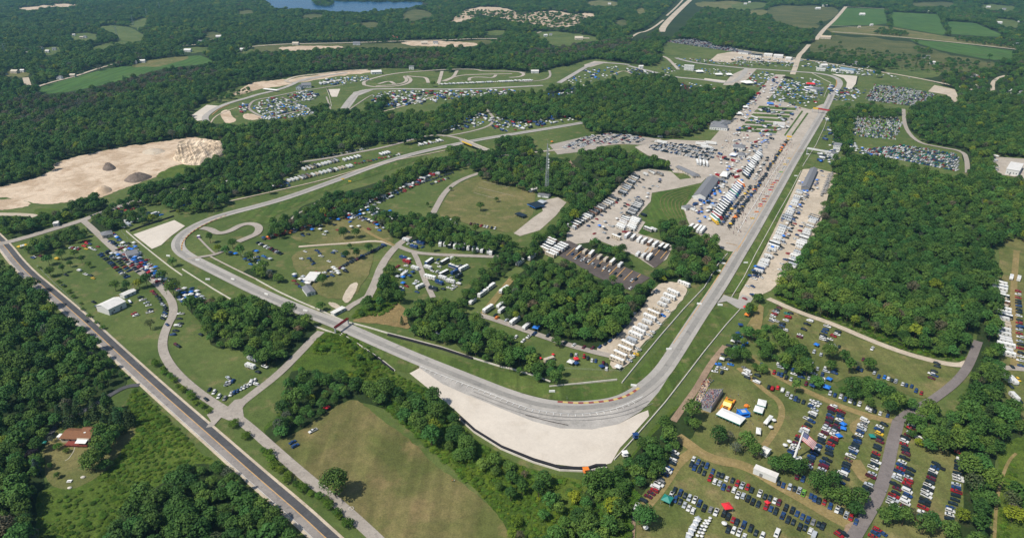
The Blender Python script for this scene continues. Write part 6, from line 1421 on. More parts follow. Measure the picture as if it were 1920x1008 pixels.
building('shed', 'small white gable shed above the long white trailer', (1425, 852), (1437, 858), 5, 3, 'gable', 1, whitewall, whiteroof, wins=1)
# inflatable slide and bounce house
def inflatable(a, b_):
    A = G(a, b_); o = empty('inflatable_slide', (*A, .4), heading(a, b_, 6, -10), 'yellow and orange inflatable slide on the fair lawn', 'inflatable'); ym = MATS['paint_yellow']; om = MATS['paint_orange']
    m = MB(); m.prism([(-7, 0), (7, 0), (7, 1.2), (3.2, 1.5), (1.2, 3.4), (-1.2, 3.4), (-3.2, 1.5), (-7, 1.2)], -2.6, 2.6, ym); m.build('body', o)
    for s in (-1, 1):
        m = MB(); m.tube((-7, s*2.7, 1.4), (7, s*2.7, 1.4), .45, .45, om, 8); m.build('side_tube', o)
    for x in (-5.4, -3.4, 3.4, 5.4): m = MB(); m.box(x-.7, x+.7, -1.6, 1.6, 1.52, 1.6, MATS['paint_maroon']); m.build('pit', o)
inflatable(1364, 761)
A = G(1393, 779); o = empty('bounce_house', (*A, .4), .2, 'blue inflatable bounce house on the fair lawn', 'inflatable'); m = MB(); m.box(-3.4, 3.4, -2.8, 2.8, 0, .8, MATS['paint_bright_blue']); m.build('base', o)
for x in (-3, 3):
    for y in (-2.4, 2.4): m = MB(); m.tube((x, y, .8), (x, y, 3.4), .45, .4, MATS['paint_bright_blue'], 8); m.build('corner_post', o)
m = MB(); m.box(-3.3, 3.3, -2.7, 2.7, 3.0, 3.4, MATS['paint_bright_blue'], .5, .5); m.build('roof', o); m = MB(); m.box(-1.5, 1.5, -1.4, 1.4, 3.4, 3.6, MATS['paint_silver'], .3, .3); m.build('roof_panel', o)
A = G(1399, 764); m = MB(); m.blob((0, 0, 1.2), 1.3, MATS['paint_orange'], sq=(1.4, 1, 1)); m.blob((1.6, 0, .8), .8, MATS['paint_yellow']); tag(m.build('inflatable_toy', loc=(*A, .4)), 'orange inflatable toy above the blue bounce house', 'inflatable')
# grandstand full of people beside the path
def stand(name, label, a, b_, dep, rows_, crowd, rise=.27, z0=.7):
    A, th, L = frame(a, b_); o = empty(name, (*A, .4), th, label, 'grandstand'); m = MB()
    for k in range(rows_): d = dep/rows_; m.box(0, L, k*d, (k+1)*d-.02, 0, z0+k*rise, metal)
    m.build('seating', o); rb = MB(); rb.box(0, L, dep+.02, dep+.1, 0, z0+rows_*rise+1.1, metal); rb.build('back_rail', o)
    m = MB(); pm = [MATS['paint_'+c] for c in ('white', 'blue', 'scarlet', 'dark', 'silver', 'maroon', 'tan', 'bright_blue', 'grey')]; sk = paint('skin', (.42, .26, .18), .7)
    for k in range(rows_):
        d = dep/rows_; x = .3
        while x < L-.3:
            x += random.uniform(.5, .75)
            if random.random() > crowd: continue
            y = k*d+d*.55; z = z0+k*rise; c = random.choice(pm); m.box(x-.21, x+.21, y-.14, y+.14, z, z+.62, c, .04, .03); m.box(x-.18, x+.18, y-.5, y-.14, z, z+.18, random.choice((pm[3], pm[1], pm[6]))); m.blob((x, y, z+.78), .13, random.choice((sk, pm[0], pm[3], sk)), 6, 4)
    c = m.build('seated_crowd', loc=(A[0], A[1], .4)); c.rotation_euler.z = th; tag(c, 'packed crowd sitting on the '+label, 'crowd', kind='stuff')
def stand2(label, foot0, foot1, back, rows_, crowd):
    A = np.array(G(*foot0)); B = np.array(G(*foot1)); Q = np.array(G(*back)); return A, B, Q
# its long foot runs along the sand, rows climb to the right
A1, B1 = (1306, 765), (1329, 731)
Aw = G(*A1); Bw = G(*B1); th = math.atan2(Aw[1]-Bw[1], Aw[0]-Bw[0]); Ls = math.dist(Aw, Bw)
def PXa(x, y): p = PX(x, y); return (float(p[0]), float(p[1]))
stand('grandstand', 'metal grandstand beside the dirt path', PXa(*Bw), PXa(*Aw), 9.2, 13, .96)
# ---- radio mast
A = G(1025, 359); o = empty('radio_mast', (*A, .2), .3, 'tall grey lattice radio mast beside the infield field', 'mast'); h = 59.0; R0, R1 = 2.9, .7
legs = [(math.cos(t), math.sin(t)) for t in (0, 2.094, 4.189)]
for lx, ly in legs: m = MB(); m.tube((lx*R0, ly*R0, 0), (lx*R1, ly*R1, h), .28, .16, metal, 6); m.build('leg', o)
m = MB(); n = 22
for k in range(n):
    za, zb = h*k/n, h*(k+1)/n; ra = R0+(R1-R0)*k/n; rb = R0+(R1-R0)*(k+1)/n
    for i in range(3):
        p, q = legs[i], legs[(i+1) % 3]; m.tube((p[0]*ra, p[1]*ra, za), (q[0]*rb, q[1]*rb, zb), .12, .12, metal, 4); m.tube((p[0]*ra, p[1]*ra, za), (q[0]*ra, q[1]*ra, za), .10, .10, metal, 4)
m.build('bracing', o)
for z in (53, 47, 40, 37, 33, 30): m = MB(); m.tube((.9, -1.2, z), (.9, -2.0, z+.2), .2, 1.0, whitefab, 10); m.build('dish', o)
m = MB(); m.tube((0, 0, h), (0, 0, h+5), .12, .06, metal); m.build('antenna', o)
building('equipment_hut', 'white equipment hut at the foot of the radio mast', (1008, 369), (1028, 372), 8, 3, 'flat', .3, whitewall, greyroof, wins=1)
building('shed', 'small white shed left of the radio mast hut', (996, 361), (1010, 357), 5, 2.8, 'gable', .9, whitewall, whiteroof, wins=1)
canopy('show_stage', 'dark roofed stage beside the paved field lot', (988, 388), (1003, 395), 15, 3.4, MATS['paint_dark'], 4, skmat=MATS['paint_bright_blue']); canopy('square_tent', 'pale grey tent beside the dark stage roof', (1005, 383), (1018, 386), 10, 3, MATS['paint_silver'], 3, 1.0)
canopy('square_tent', 'dark tent near the field lot edge', (965, 405), (980, 411), 7, 2.6, MATS['paint_dark'], 3)
# ---- paddock buildings
A_, B_ = (1322, 377), (1347, 342)
building('paddock_hall', 'long grey roofed paddock hall beside the amphitheatre lawn', A_, B_, 14, 5.0, 'gable', 3.0, whitewall, greyroof, 'x', 12, 3)
building('pavilion', 'small grey roofed pavilion below the paddock hall', (1286, 396), (1300, 393), 8, 3.4, 'hip', 1.8, whitewall, greyroof, wins=2)
building('restroom_building', 'long low grey roofed building above the coach lot', (1266, 318), (1300, 334), 9, 3.2, 'gable', 1.8, creamwall, greyroof, 'x', 6, 2); building('restroom_wing', 'short grey roofed wing at the coach lot building end', (1298, 335), (1312, 334), 8, 3.2, 'hip', 1.6, creamwall, greyroof, wins=2)
building('paddock_office', 'white walled grey roofed office beside the paddock road', (1330, 243), (1363, 246), 16, 5, 'hip', 3.5, whitewall, greyroof, wins=7, stor=1); building('office_wing', 'right wing of the white walled paddock office', (1348, 239), (1370, 232), 16, 4.5, 'gable', 3.2, whitewall, greyroof, 'y', 3)
building('garage_building', 'upper grey hip roofed garage in the paddock', (1374, 281), (1396, 283), 16, 4.2, 'hip', 3, whitewall, greyroof, wins=4); building('garage_building', 'lower grey hip roofed garage in the paddock', (1383, 296), (1396, 297), 13, 4, 'hip', 2.6, whitewall, greyroof, wins=3)
canopy('hospitality_tent', 'white topped blue hospitality tent in the paddock', (1366, 295), (1378, 297), 14, 3.4, whitefab, 3, 1.2, skmat=MATS['paint_bright_blue']); canopy('hospitality_tent', 'big white peaked tent near the paddock hall', (1348, 336), (1362, 338), 22, 4.5, whitefab, 3, 2.6); building('catering_trailer', 'dark block below the big white peaked tent', (1346, 343), (1360, 343), 9, 3, 'flat', .2, MATS['paint_dark'], MATS['paint_grey'], wins=2)
canopy('blue_tent', 'long bright blue tent among the paddock strips', (1437, 198), (1450, 199), 11, 3.5, MATS['paint_bright_blue'], 4, 1.4)
canopy('white_tent', 'white peaked tent by the wood at the paddock road', (1381, 218), (1392, 218), 14, 4, whitefab, 3, 2); canopy('white_tent', 'white peaked tent higher up the paddock road', (1394, 205), (1404, 205), 10, 3.6, whitefab, 3, 1.6)
building('white_semi', 'long white trailer across the paddock strips', (1449, 235), (1471, 237), 5, 4, 'flat', .2, whitewall, whiteroof, wins=0, cat='trailer', over=.05)
building('timing_tower', 'white timing tower beside the main straight', (1561, 282), (1574, 284), 10, 9, 'gable', 2, whitewall, greyroof, 'x', 4, 1, stor=2); building('tower_annex', 'grey roofed annex in front of the timing tower', (1549, 294), (1566, 297), 10, 5, 'gable', 2, whitewall, greyroof, 'y', 3)
building('concession_stand', 'dark blue roofed stand below the timing tower annex', (1535, 296), (1547, 298), 7, 3.5, 'flat', .2, whitewall, MATS['paint_dark'], wins=2)
# pedestrian bridge over the straight
def bridge(name, label, a, b_, h, w, mat, deckmat, railh=1.6, banner=None, cat='bridge', legs_=(0.02, .98)):
    A, th, L = frame(a, b_); o = empty(name, (*A, .2), th, label, cat)
    m = MB(); m.box(0, L, -w/2, w/2, h, h+.4, deckmat); m.build('deck', o)
    for s in (-1, 1):
        r = MB(); r.box(0, L, s*w/2-.08, s*w/2+.08, h+.4, h+.4+railh, banner or mat); r.build('banner' if banner else 'railing', o)
    for t in legs_:
        for s in (-1, 1): p = MB(); p.box(L*t-.35, L*t+.35, s*(w/2-.4)-.3, s*(w/2-.4)+.3, 0, h-.01, metal); p.build('support', o)
    return o, L
bridge('spectator_bridge', 'white footbridge from the straight to the timing tower', (1512, 287), (1556, 295), 6, 3, whitewall, MATS['concrete_wall'])
bridge('banner_bridge', 'red sponsor banner bridge over the track before turn one', (629, 627), (654, 609), 5.0, 1.3, metal, MATS['paint_grey'], 1.3, paint('banner_red', (.34, .03, .03), .6))
bridge('start_gantry', 'yellow gantry over the pit entry of the main straight', (1523, 211), (1534, 212), 6, 1.6, metal, metal, 2.4, MATS['paint_yellow']); bridge('start_gantry', 'red banner gantry over the top of the main straight', (1533, 212), (1555, 216), 6, 1.6, metal, metal, 2.6, MATS['banner_red'])
o, L = bridge('road_bridge', 'road bridge with a yellow side panel over the back straight', (866, 269), (914, 289), 5.0, 8, MATS['concrete_wall'], MATS['road'], 1.0, None, legs_=(.15, .8)); m = MB(); m.box(L*.10, L*.50, -4.3, -4.1, 4.2, 6.4, MATS['paint_yellow']); m.build('banner', o); bridge('pit_arch', 'small yellow arch at the pit entry', (1474, 263), (1483, 264), 4.5, 1.5, metal, metal, 2.2, MATS['paint_yellow'])
A, th, L = frame((1466, 146), (1488, 150)); o = empty('tunnel_portal', (*A, .2), th, 'dark tunnel mouth under the track near the last turn', 'tunnel'); m = MB(); n = 10
m.add([(L/2-math.cos(math.pi*k/n)*L/2, 0, math.sin(math.pi*k/n)*5) for k in range(n+1)]+[(L/2-math.cos(math.pi*k/n)*L/2, 6, math.sin(math.pi*k/n)*5) for k in range(n+1)], [(k, k+1, n+2+k, n+1+k) for k in range(n)], MATS['grass']); m.build('arch', o)
m = MB(); m.add([(L/2-math.cos(math.pi*k/n)*L/2*.97, .4, math.sin(math.pi*k/n)*4.7) for k in range(n+1)], [tuple(range(n+1))], rubber); m.build('opening_shade', o)  # black sheet across the arch paints in the shade inside the tunnel
building('covered_stand', 'long grey roofed grandstand in the sand lot', (1516, 359), (1532, 323), 9, 4, 'gable', 2.2, MATS['paint_grey'], greyroof, 'x', 0, 0, cat='grandstand')
building('control_house', 'tall white control house at the far corner exit', (1282, 132), (1300, 133), 12, 11, 'flat', .5, whitewall, whiteroof, wins=5, stor=2)
canopy('white_tent', 'left of two white domed tents at the far corner', (1306, 138), (1320, 138), 14, 4, whitefab, 3, 2.4); canopy('white_tent', 'first dome tent right of the control house tents', (1342, 143), (1355, 143), 12, 3.6, whitefab, 3, 2.2); canopy('white_tent', 'second dome tent right of the control house tents', (1363, 144), (1374, 144), 13, 4.2, whitefab, 3, 2.6); canopy('white_tent', 'large white hall tent between the far track loops', (1400, 161), (1414, 160), 26, 5, whitefab, 3, 3.4)
for a, b_, c_, d_, dp, hh, rf, lab in ((1384, 101, 1402, 103, 22, 5, greyroof, 'white hall with dark roof at the far gravel yard, leftmost'), (1408, 106, 1427, 108, 14, 4.5, MATS['paint_dark'], 'white hall with navy roof at the far gravel yard'), (1432, 106, 1447, 107, 16, 5, whiteroof, 'first white roofed hall at the far gravel yard'), (1450, 109, 1467, 110, 20, 6, whiteroof, 'second white roofed hall at the far gravel yard'), (1472, 113, 1482, 114, 18, 5, whiteroof, 'last white roofed hall beside the tree at the far gate')):
    building('hall', lab, (a, b_), (c_, d_), dp, hh, 'gable', 2.5, whitewall, rf, 'x', 4, 1)
building('garage_row', 'long blue grey roofed garage row at the far gate', (1573, 133), (1600, 137), 14, 5, 'gable', 3, whitewall, paint('blue_roof', (.16, .24, .32), .7), 'x', 6, 2); building('white_hall', 'white roofed hall left of the blue grey garage row', (1530, 133), (1547, 134), 14, 5, 'flat', .4, whitewall, whiteroof, wins=5); building('white_hall', 'small white hall between gate hall and garage row', (1558, 134), (1567, 135), 12, 4, 'gable', 1.6, whitewall, whiteroof, wins=2)
canopy('red_tent', 'long scarlet tent near the last turn', (1511, 161), (1528, 162), 12, 4, MATS['paint_scarlet'], 4, 2); building('paddock_store', 'grey roofed store inside the last turn', (1530, 173), (1544, 171), 26, 5, 'flat', .4, whitewall, greyroof, wins=4); canopy('white_tent', 'wide white tent below the scarlet tent', (1508, 169), (1526, 170), 16, 4, whitefab, 4, 2)
building('loop_hall', 'grey roofed hall beside the far loop camp', (566, 166), (584, 165), 20, 6, 'gable', 3.5, whitewall, greyroof, 'x', 5, 1); building('loop_store', 'grey gabled store left of the far loop hall', (555, 169), (565, 169), 14, 6, 'gable', 3, MATS['paint_silver'], greyroof, 'y', 2)
building('kart_pavilion', 'white and grey pavilion at the kart circuit', (697, 140), (716, 139), 18, 5, 'gable', 3, whitewall, whiteroof, 'x', 4, 1); building('kart_tower', 'small white tower above the kart circuit', (767, 131), (776, 131), 9, 8, 'flat', .4, whitewall, greyroof, wins=2, stor=2)
canopy('white_tent', 'long white shade roof at the far loop camp', (493, 170), (520, 173), 6, 3.5, whitefab, 6, 1); building('loop_barn', 'white kart club barn at the right of the kart circuit', (996, 138), (1010, 138), 14, 5, 'gable', 2, whitewall, whiteroof, wins=3)
building('warehouse', 'big white roofed warehouse at the right photo edge', (1884, 327), (1908, 331), 42, 7, 'flat', .5, whitewall, whiteroof, wins=4); building('yellow_barn', 'cream roofed farm shed beside the far straight road', (1538, 73), (1557, 74), 22, 6, 'gable', 3, creamwall, paint('cream_roof', (.55, .45, .33), .7), 'x', 4, 1)
building('store', 'white walled shop below the far campsite by the kart straight', (1198, 129), (1206, 129), 8, 5, 'gable', 2, whitewall, whiteroof, wins=2)
# ---- far houses and farms
FAR = '''48,102,12,w small white house at the left wood edge above the fields|85,98,9,w narrow white house in the far left woods|98,94,9,g grey house in the far left woods|136,67,7,w tiny white house left of the far sunlit field|156,71,9,g lilac grey house beside the far sunlit field|2,140,10,w white house at the far left edge|20,137,14,c cream house at the far left edge|38,135,8,w white shed at the far left edge|106,148,10,g grey farmhouse on the far left road|131,144,10,c cream shed on the far left road|248,119,9,g left blue grey farm shed between the far crop fields|262,117,11,w white roofed farmhouse between the far crop fields|315,94,13,g long grey shed in the far left village|333,93,10,g second grey shed in the far left village|335,52,12,g house on the wooded far ridge|385,56,9,w white house on the wooded far ridge|372,80,14,g dark roofed shed beside the pale yard|405,71,16,w flat white shed at the far village yard|445,90,12,c cream farm building by the far road|662,84,18,g pale green roofed shed on the far long road|735,73,24,r large red brown roofed lodge on the far long road|790,83,16,c cream shed in the far sand yard|812,82,12,g grey shed in the far sand yard|985,52,12,w white shed under the far sand pit|1020,68,10,w white cottage on the far lawn|1030,66,8,g grey cottage on the far lawn|1078,74,22,c pale school building on the far lawn|1128,74,12,g green grey shed right of the pale school|1403,5,10,w white farmhouse near the top edge|1543,12,22,w long white farm hall near the top right road|1530,17,18,w second white farm hall near the top right road|1612,28,18,w white farmstead in the middle of the green field|1632,48,9,w small white shed below the green field|1609,52,8,c little cream shed below the green field|1700,20,22,w first of the white farm row along the dark field|1728,22,16,w second of the white farm row along the dark field|1740,23,16,w third of the white farm row along the dark field|1812,27,16,w pale barn right of the dark field|1842,30,20,w white barns beyond the dark field|1903,86,18,g grey barn at the end of the far straight road|1905,34,14,w white house at the top right corner|1910,41,14,w second white house at the top right corner|1824,145,10,w small white shed left of the red roofed house|1831,150,14,r red roofed house among the right scrub|1842,163,10,w white house below the red roofed house|1830,165,12,c tan shed below the red roofed house|1880,174,14,w white house by the right branch road|1913,178,14,g grey roofed house at the right edge|1733,110,14,g blue grey barn hidden in the scrub|1600,121,14,g long grey shed along the public road|1700,4,14,w far white house at the top right woods|1905,5,14,w white village house at the very top right corner'''
FAR += '|70,92,12,w white house on the upper left clearing|150,72,9,c cream shed beside the far left field|345,97,16,w white sheds row in the far left village|430,76,12,w white shed on the far village road|450,95,12,w white barn by the far village field|548,84,16,c tan pit shed by the far long road|1140,8,12,w white house on the far top clearing|1395,8,12,w second white farmhouse near the top edge|1760,26,14,w fourth of the white farm row|1870,44,14,w white barn in the upper right clearing|1850,14,14,w white house in the upper right village|1880,18,12,g grey house in the upper right village|1745,120,10,w small white shed in the scrub|1540,126,14,w white shed at the public road bend'
for e in FAR.split('|'):
    f = e.split(',', 3); a, b_, L = float(f[0]), float(f[1]), float(f[2]); c, lab = f[3].split(' ', 1)
    x, y = G(a, b_+1); L = L*1.15; mL = {'r': paint('red_roof', (.30, .09, .06), .8)}
    a2, b2 = PX(x+L, y+random.uniform(-.2, .2)*L)
    building('farmhouse', lab, (a, b_+1), (float(a2), float(b2)), L*.62, 5, 'gable', L*.2, {'c': creamwall}.get(c, whitewall), {'w': whiteroof, 'g': greyroof, 'c': creamwall, 'r': mL['r']}[c], 'x', 3, 1, cat='house')
def pylon(a, b_, h, lab):
    A = G(a, b_); o = empty('power_pylon', (*A, 0), .6, lab, 'pylon', 'power pylons'); m = MB()
    for sx in (-1, 1):
        for sy in (-1, 1): m.tube((sx*3, sy*3, 0), (sx*.5, sy*.5, h), .28, .2, metal, 4)
    for k in range(6): z = h*k/6; r = 3-2.5*k/6; r2 = 3-2.5*(k+1)/6; m.tube((-r, -r, z), (r2, -r2, z+h/6), .2, .2, metal, 4); m.tube((r, r, z), (-r2, r2, z+h/6), .2, .2, metal, 4)
    m.build('lattice', o)
    for z in (h*.72, h*.84, h*.96): c = MB(); c.tube((-7, 0, z), (7, 0, z), .22, .22, metal, 4); c.build('crossarm', o)
for a, b_, h, l in ((220, 70, 34, 'pylon standing in the far sunlit field'), (250, 48, 34, 'pylon at the upper edge of the far field'), (276, 33, 34, 'pylon in the far forest cut'), (300, 20, 34, 'farthest pylon on the wooded ridge'), (12, 108, 36, 'pylon in the woods at the left edge')): pylon(a, b_, h, l)
# ---- barriers, fences, tyre walls, boards
cw = MATS['concrete_wall']; tyre = paint('tyre_stack', (.025, .025, .03), .9, .2, .3, sc=3)
for s, lab in (('480,524 520,546 560,565 600,582 620,591 640,600 655,605 690,614 727,625 770,636 830,652 885,671 940,688 960,692 1000,704 1032,716', 'long concrete wall inside the track from turn three to turn one'), ('1030,725 1080,720 1157,712', 'free standing concrete wall on the grass inside turn one'),
               ('1166,718 1200,676 1240,628 1280,582 1320,540 1345,498 1364,476', 'concrete wall between the motorhome line and the main straight'), ('1372,557 1395,520 1416,478 1437,440 1460,398 1482,360 1502,321', 'pale path wall on the grass right of the main straight'), ('1505,312 1530,272 1545,240 1554,214', 'upper wall on the right of the main straight'),
               ('1388,580 1360,611 1320,660 1285,706 1247,755 1215,792 1180,832 1152,862', 'concrete wall along the outside of turn one'), ('640,626 672,646 705,668 722,680 741,696', 'concrete wall outside the track near the banner bridge'), ('590,612 612,620 640,630', 'short wall at the outside of the banner bridge'),
               ('237,434 258,452 290,478 318,500 342,517', 'concrete wall behind the gravel trap at turn three'), ('342,505 370,523 400,542 434,562', 'concrete wall outside the track after turn three'), ('1607,144 1604,158 1596,168 1580,178 1566,186', 'wall behind the gravel at the last turn'), ('1521,137 1540,147 1558,156 1550,170 1545,182', 'wall inside the last turn'),
               ('613,168 618,182 622,200', 'wall beside the far loop gravel trap'), ('862,786 890,811 940,842 1000,867 1050,882 1100,884 1125,878 1138,877', 'white outer wall behind the turn one tyre barrier')):
    barrier('concrete_barrier', s, 1.05, .75, cw, lab, n=0)
for s, lab in (('727,628 770,639 830,655 886,673', 'dark tyre stack along the wall before turn one'), ('862,783 890,808 940,839 1000,863 1050,878 1100,880 1118,874 1136,874', 'long dark tyre barrier round the turn one gravel'), ('690,660 710,674 738,696', 'dark tyre stack on the outside before turn one'), ('244,434 262,427 290,418 326,406', 'dark tyre wall behind the turn three gravel trap'), ('318,398 350,392 384,385 416,379', 'dark fence along the turn three camp'), ('614,167 618,176', 'dark tyre wall at the far loop gravel'), ('1609,144 1605,160', 'dark tyre wall at the last turn')):
    barrier('tyre_wall', s, 1.5, 2.2 if '862' in s else 1.4, tyre, lab, 'tyre wall', n=0)
def fence(s, h, lab, step=4.0, mesh_=True):
    P = dense(gp(s), step); o = empty('fence', (0, 0, .2), 0, lab, 'fence'); m = MB(); n = 0
    for x, y in P[::3][:100]: m = MB(); m.tube((x, y, 0), (x, y, h), .05, .05, metal, 4); m.build('post', o); n += 1
    r = MB()
    for (x, y), (u, w_) in zip(P, P[1:]):
        for z in (h*.35, h*.68, h): r.tube((x, y, z), (u, w_, z), .025, .025, metal, 3)
    r.build('wires', o)
fence('70,500 110,540 160,585 200,625 240,660 262,688', 1.8, 'wire fence along the highway beside the left lawn'); fence('228,436 262,474 300,510 340,542 372,560 392,566', 2.6, 'wire fence between the camp and turn three'); fence('1063,752 1063,746', 1.5, 'short wire fence inside turn one')
fence('1050,696 1056,692 1100,694 1166,697 1180,680 1240,612 1292,548', 1.6, 'wire fence behind the motorhome line'); fence('1350,700 1365,680 1385,640', 1.8, 'wire fence above the fair lawn')
BO = [(437, 525, 'beside the track after turn three'), (500, 553, 'on the grass below the camp wall'), (573, 584, 'near the banner bridge'), (390, 525, 'at the turn three exit'), (316, 481, 'behind the turn three gravel'), (371, 489, 'inside turn three'), (1035, 735, 'on the grass inside turn one'), (1188, 724, 'at the end of the straight'), (1254, 656, 'halfway down the straight'), (1311, 571, 'opposite the side road'), (1347, 509, 'below the pit exit'), (1356, 495, 'at the pit exit'), (1350, 573, 'at the side road grass tip'), (1398, 494, 'right of the straight below the sand lot'), (1492, 331, 'right of the straight at the covered stand'), (1514, 290, 'right of the straight at the footbridge'), (643, 337, 'left of the back straight'), (656, 341, 'right of the back straight')]
bp = None
for a, b_, l in BO:
    o = empty('marker_board', (*G(a, b_), .25), random.uniform(-.4, .1), 'white marker board '+l, 'board', 'white marker boards'); yl = l.endswith('back straight')
    m = MB(); m.box(-2.0, 2.0, -.4, .4, .15, 1.5, MATS['paint_yellow'] if yl else whitefab, .06, .12); m.build('panel', o); m = MB(); m.box(-1.8, -1.65, -.7, .7, 0, .15, metal); m.box(1.65, 1.8, -.7, .7, 0, .15, metal); m.build('feet', o)
A = G(373, 446); o = empty('marshal_hut', (*A, .2), .1, 'small purple and white marshal hut inside turn three', 'hut'); m = MB(); m.box(-1.3, 1.3, -1.3, 1.3, 0, 2.3, paint('purple_paint', (.12, .06, .26), .5)); m.build('wall', o); m = MB(); m.box(-1.5, 1.5, -1.5, 1.5, 2.32, 2.6, whitefab, .3, .3); m.build('roof', o)
for a, b_, l, c in ((1098, 888, 'orange marshal stand on the turn one outer wall', MATS['paint_orange']), (1191, 823, 'dark blue marshal stand at the gravel trap edge', MATS['paint_blue']), (1171, 857, 'white marshal stand at the lower tip of the gravel trap', whitefab)):
    o = empty('marshal_stand', (*G(a, b_), .2), .2, l, 'stand'); m = MB(); m.box(-1.6, 1.6, -1.3, 1.3, 1.6, 1.8, c); m.build('platform', o); m = MB(); m.box(-1.8, 1.8, -1.5, 1.5, 3.9, 4.1, c, .2, .2); m.build('roof', o)
    for x in (-1.5, 1.5):
        for y in (-1.2, 1.2): p = MB(); p.box(x-.08, x+.08, y-.08, y+.08, 0, 3.9, metal); p.build('post', o)
# ---- crane and the big flag
A = G(1488, 863); o = empty('crane', (*A, .3), 0, 'white mobile crane with raised boom holding the big flag', 'crane')
m = MB(); m.box(-4.5, 4.5, -1.4, 1.4, .8, 1.7, whitefab); m.box(-4.5, -2.2, -1.35, 1.35, 1.7, 3.0, whitefab, .2, .1); m.build('chassis', o)
for x in (-3.4, -2.0, 2.0, 3.4):
    for y in (-1.2, 1.2): w = MB(); w.tube((x, y-.2, .6), (x, y+.2, .6), .62, .62, rubber, 10); w.build('wheel', o)
tip = Vector((3.4, 3.0, 18.5)); base = Vector((0, 0, 2.0))
m = MB(); mid = base.lerp(tip, .5); m.tube(base, mid, .7, .6, whitefab, 8); lb = m.build('lower_boom', o); m = MB(); m.tube(mid, tip, .48, .4, whitefab, 8); m.build('upper_boom', lb)
FW, FH = 9.2, 5.0; nx_, ny_ = 26, 13; fv, ff, fm = [], [], []
fa = Vector((1.0, -.42, -.50)).normalized(); fdn = Vector((-.34, -.15, -.93)).normalized(); fn = fa.cross(fdn).normalized()
for j in range(ny_+1):
    for i in range(nx_+1):
        t, s = i/nx_, j/ny_; p = fa*(t*FW)+fdn*(s*FH)+fn*(math.sin(t*7+s*1.2)*.42*t)+Vector((0, 0, -1.6*t*t)); fv.append(tuple(p))
for j in range(ny_):
    for i in range(nx_): ff.append((j*(nx_+1)+i, j*(nx_+1)+i+1, (j+1)*(nx_+1)+i+1, (j+1)*(nx_+1)+i)); fm.append(2 if (j < 7 and i < nx_*.4) else (0 if j % 2 == 0 else 1))
me = bpy.data.meshes.new('flag'); me.from_pydata(fv, [], ff); me.materials.append(paint('flag_red', (.50, .03, .045), .7)); me.materials.append(whitefab); me.materials.append(paint('flag_blue', (.02, .035, .18), .7)); me.polygons.foreach_set('material_index', fm)
fl = empty('flag', tuple(Vector((*A, .3))+tip), 0, 'huge stars and stripes flag flying from the crane tip', 'flag'); c = link(bpy.data.objects.new('cloth', me), fl)
sv = MB()
for j in range(9):
    for i in range(6 if j % 2 == 0 else 5):
        t = (.035+.066*i+(.033 if j % 2 else 0)); s = (j+.6)/9.4*7/13; p = fa*(t*FW)+fdn*(s*FH)+fn*(math.sin(t*7+s*1.2)*.42*t)+Vector((0, 0, -1.6*t*t))
        for sg in (-1, 1):
            q = p+fn*.03*sg; sv.add([tuple(q+(fa*math.cos(k*math.pi/5*1+.3)+fdn*math.sin(k*math.pi/5+.3))*(.15 if k % 2 else .065)) for k in range(10)], [tuple(range(10))], whitefab)
sv.build('stars', c)
# ---- people
def person_mesh(seed, shirt, pants, hair, arms=0):
    """one skinned figure, 1.75 m, standing or walking"""
    r = random.Random(seed); st = r.uniform(.05, .28)
    J = [(0, 0, .95), (0, 0, 1.15), (0, 0, 1.40), (0, .01, 1.52), (0, .02, 1.64), (0, 0, 1.74), (.10, 0, .92), (.11, st*.5, .50), (.11, st, .06), (.11, st+.15, .03), (-.10, 0, .92), (-.11, -st*.3, .50), (-.11, -st, .06), (-.11, -st+.15, .03),
         (.19, 0, 1.42), (.25, -st*.3, 1.14), (.27, .05+arms*.2, .90+arms*.3), (-.19, 0, 1.42), (-.25, st*.3, 1.14), (-.27, .08, .90)]
    E = [(0, 1), (1, 2), (2, 3), (3, 4), (4, 5), (0, 6), (6, 7), (7, 8), (8, 9), (0, 10), (10, 11), (11, 12), (12, 13), (2, 14), (14, 15), (15, 16), (2, 17), (17, 18), (18, 19)]
    Rr = [.15, .14, .16, .055, .10, .075, .09, .065, .045, .04, .09, .065, .045, .04, .065, .045, .035, .065, .045, .035]
    me = bpy.data.meshes.new('p'); me.from_pydata(J, E, []); ob = bpy.data.objects.new('p', me); COL.objects.link(ob)
    md = ob.modifiers.new('s', 'SKIN'); ob.modifiers.new('d', 'SUBSURF').levels = 1
    for v, q in zip(me.skin_vertices[0].data, Rr): v.radius = (q, q*.8)
    me.skin_vertices[0].data[0].use_root = True
    dg = bpy.context.evaluated_depsgraph_get(); ev = ob.evaluated_get(dg); out = bpy.data.meshes.new_from_object(ev); out.name = 'person'
    bpy.data.objects.remove(ob); out.materials.clear()
    for m_ in (PM(shirt), PM(pants), MATS['skin'], hair): out.materials.append(m_)
    for p in out.polygons:
        z = p.center.z; x = abs(p.center.x); p.material_index = 3 if (z > 1.69 or (z > 1.58 and p.center.y < -.02)) else 2 if (z > 1.47 or (x > .2 and z < 1.16) or z < .08) else 0 if z > .93 else 1
    return out
PMs = [(c, p, person_mesh(i, c, p, paint('hair_'+str(i % 3), [(.06, .035, .02), (.30, .20, .09), (.03, .03, .03)][i % 3], .8), i % 2)) for i, (c, p) in enumerate((('w', 'b'), ('r', 'k'), ('b', 't'), ('k', 'g'), ('s', 'b'), ('O', 'k')))]
def person(a, b_, i, lab):
    c, p, me = PMs[i % len(PMs)]; x, y = G(a, b_); o = link(bpy.data.objects.new('person', me)); o.location = (x, y, float(ground_z(x, y)[0])); o.rotation_euler.z = random.uniform(0, 6.28); tag(o, f'person in {CC[c][0]} shirt and {CC[p][0]} trousers {lab}', 'person', 'people on the grounds')
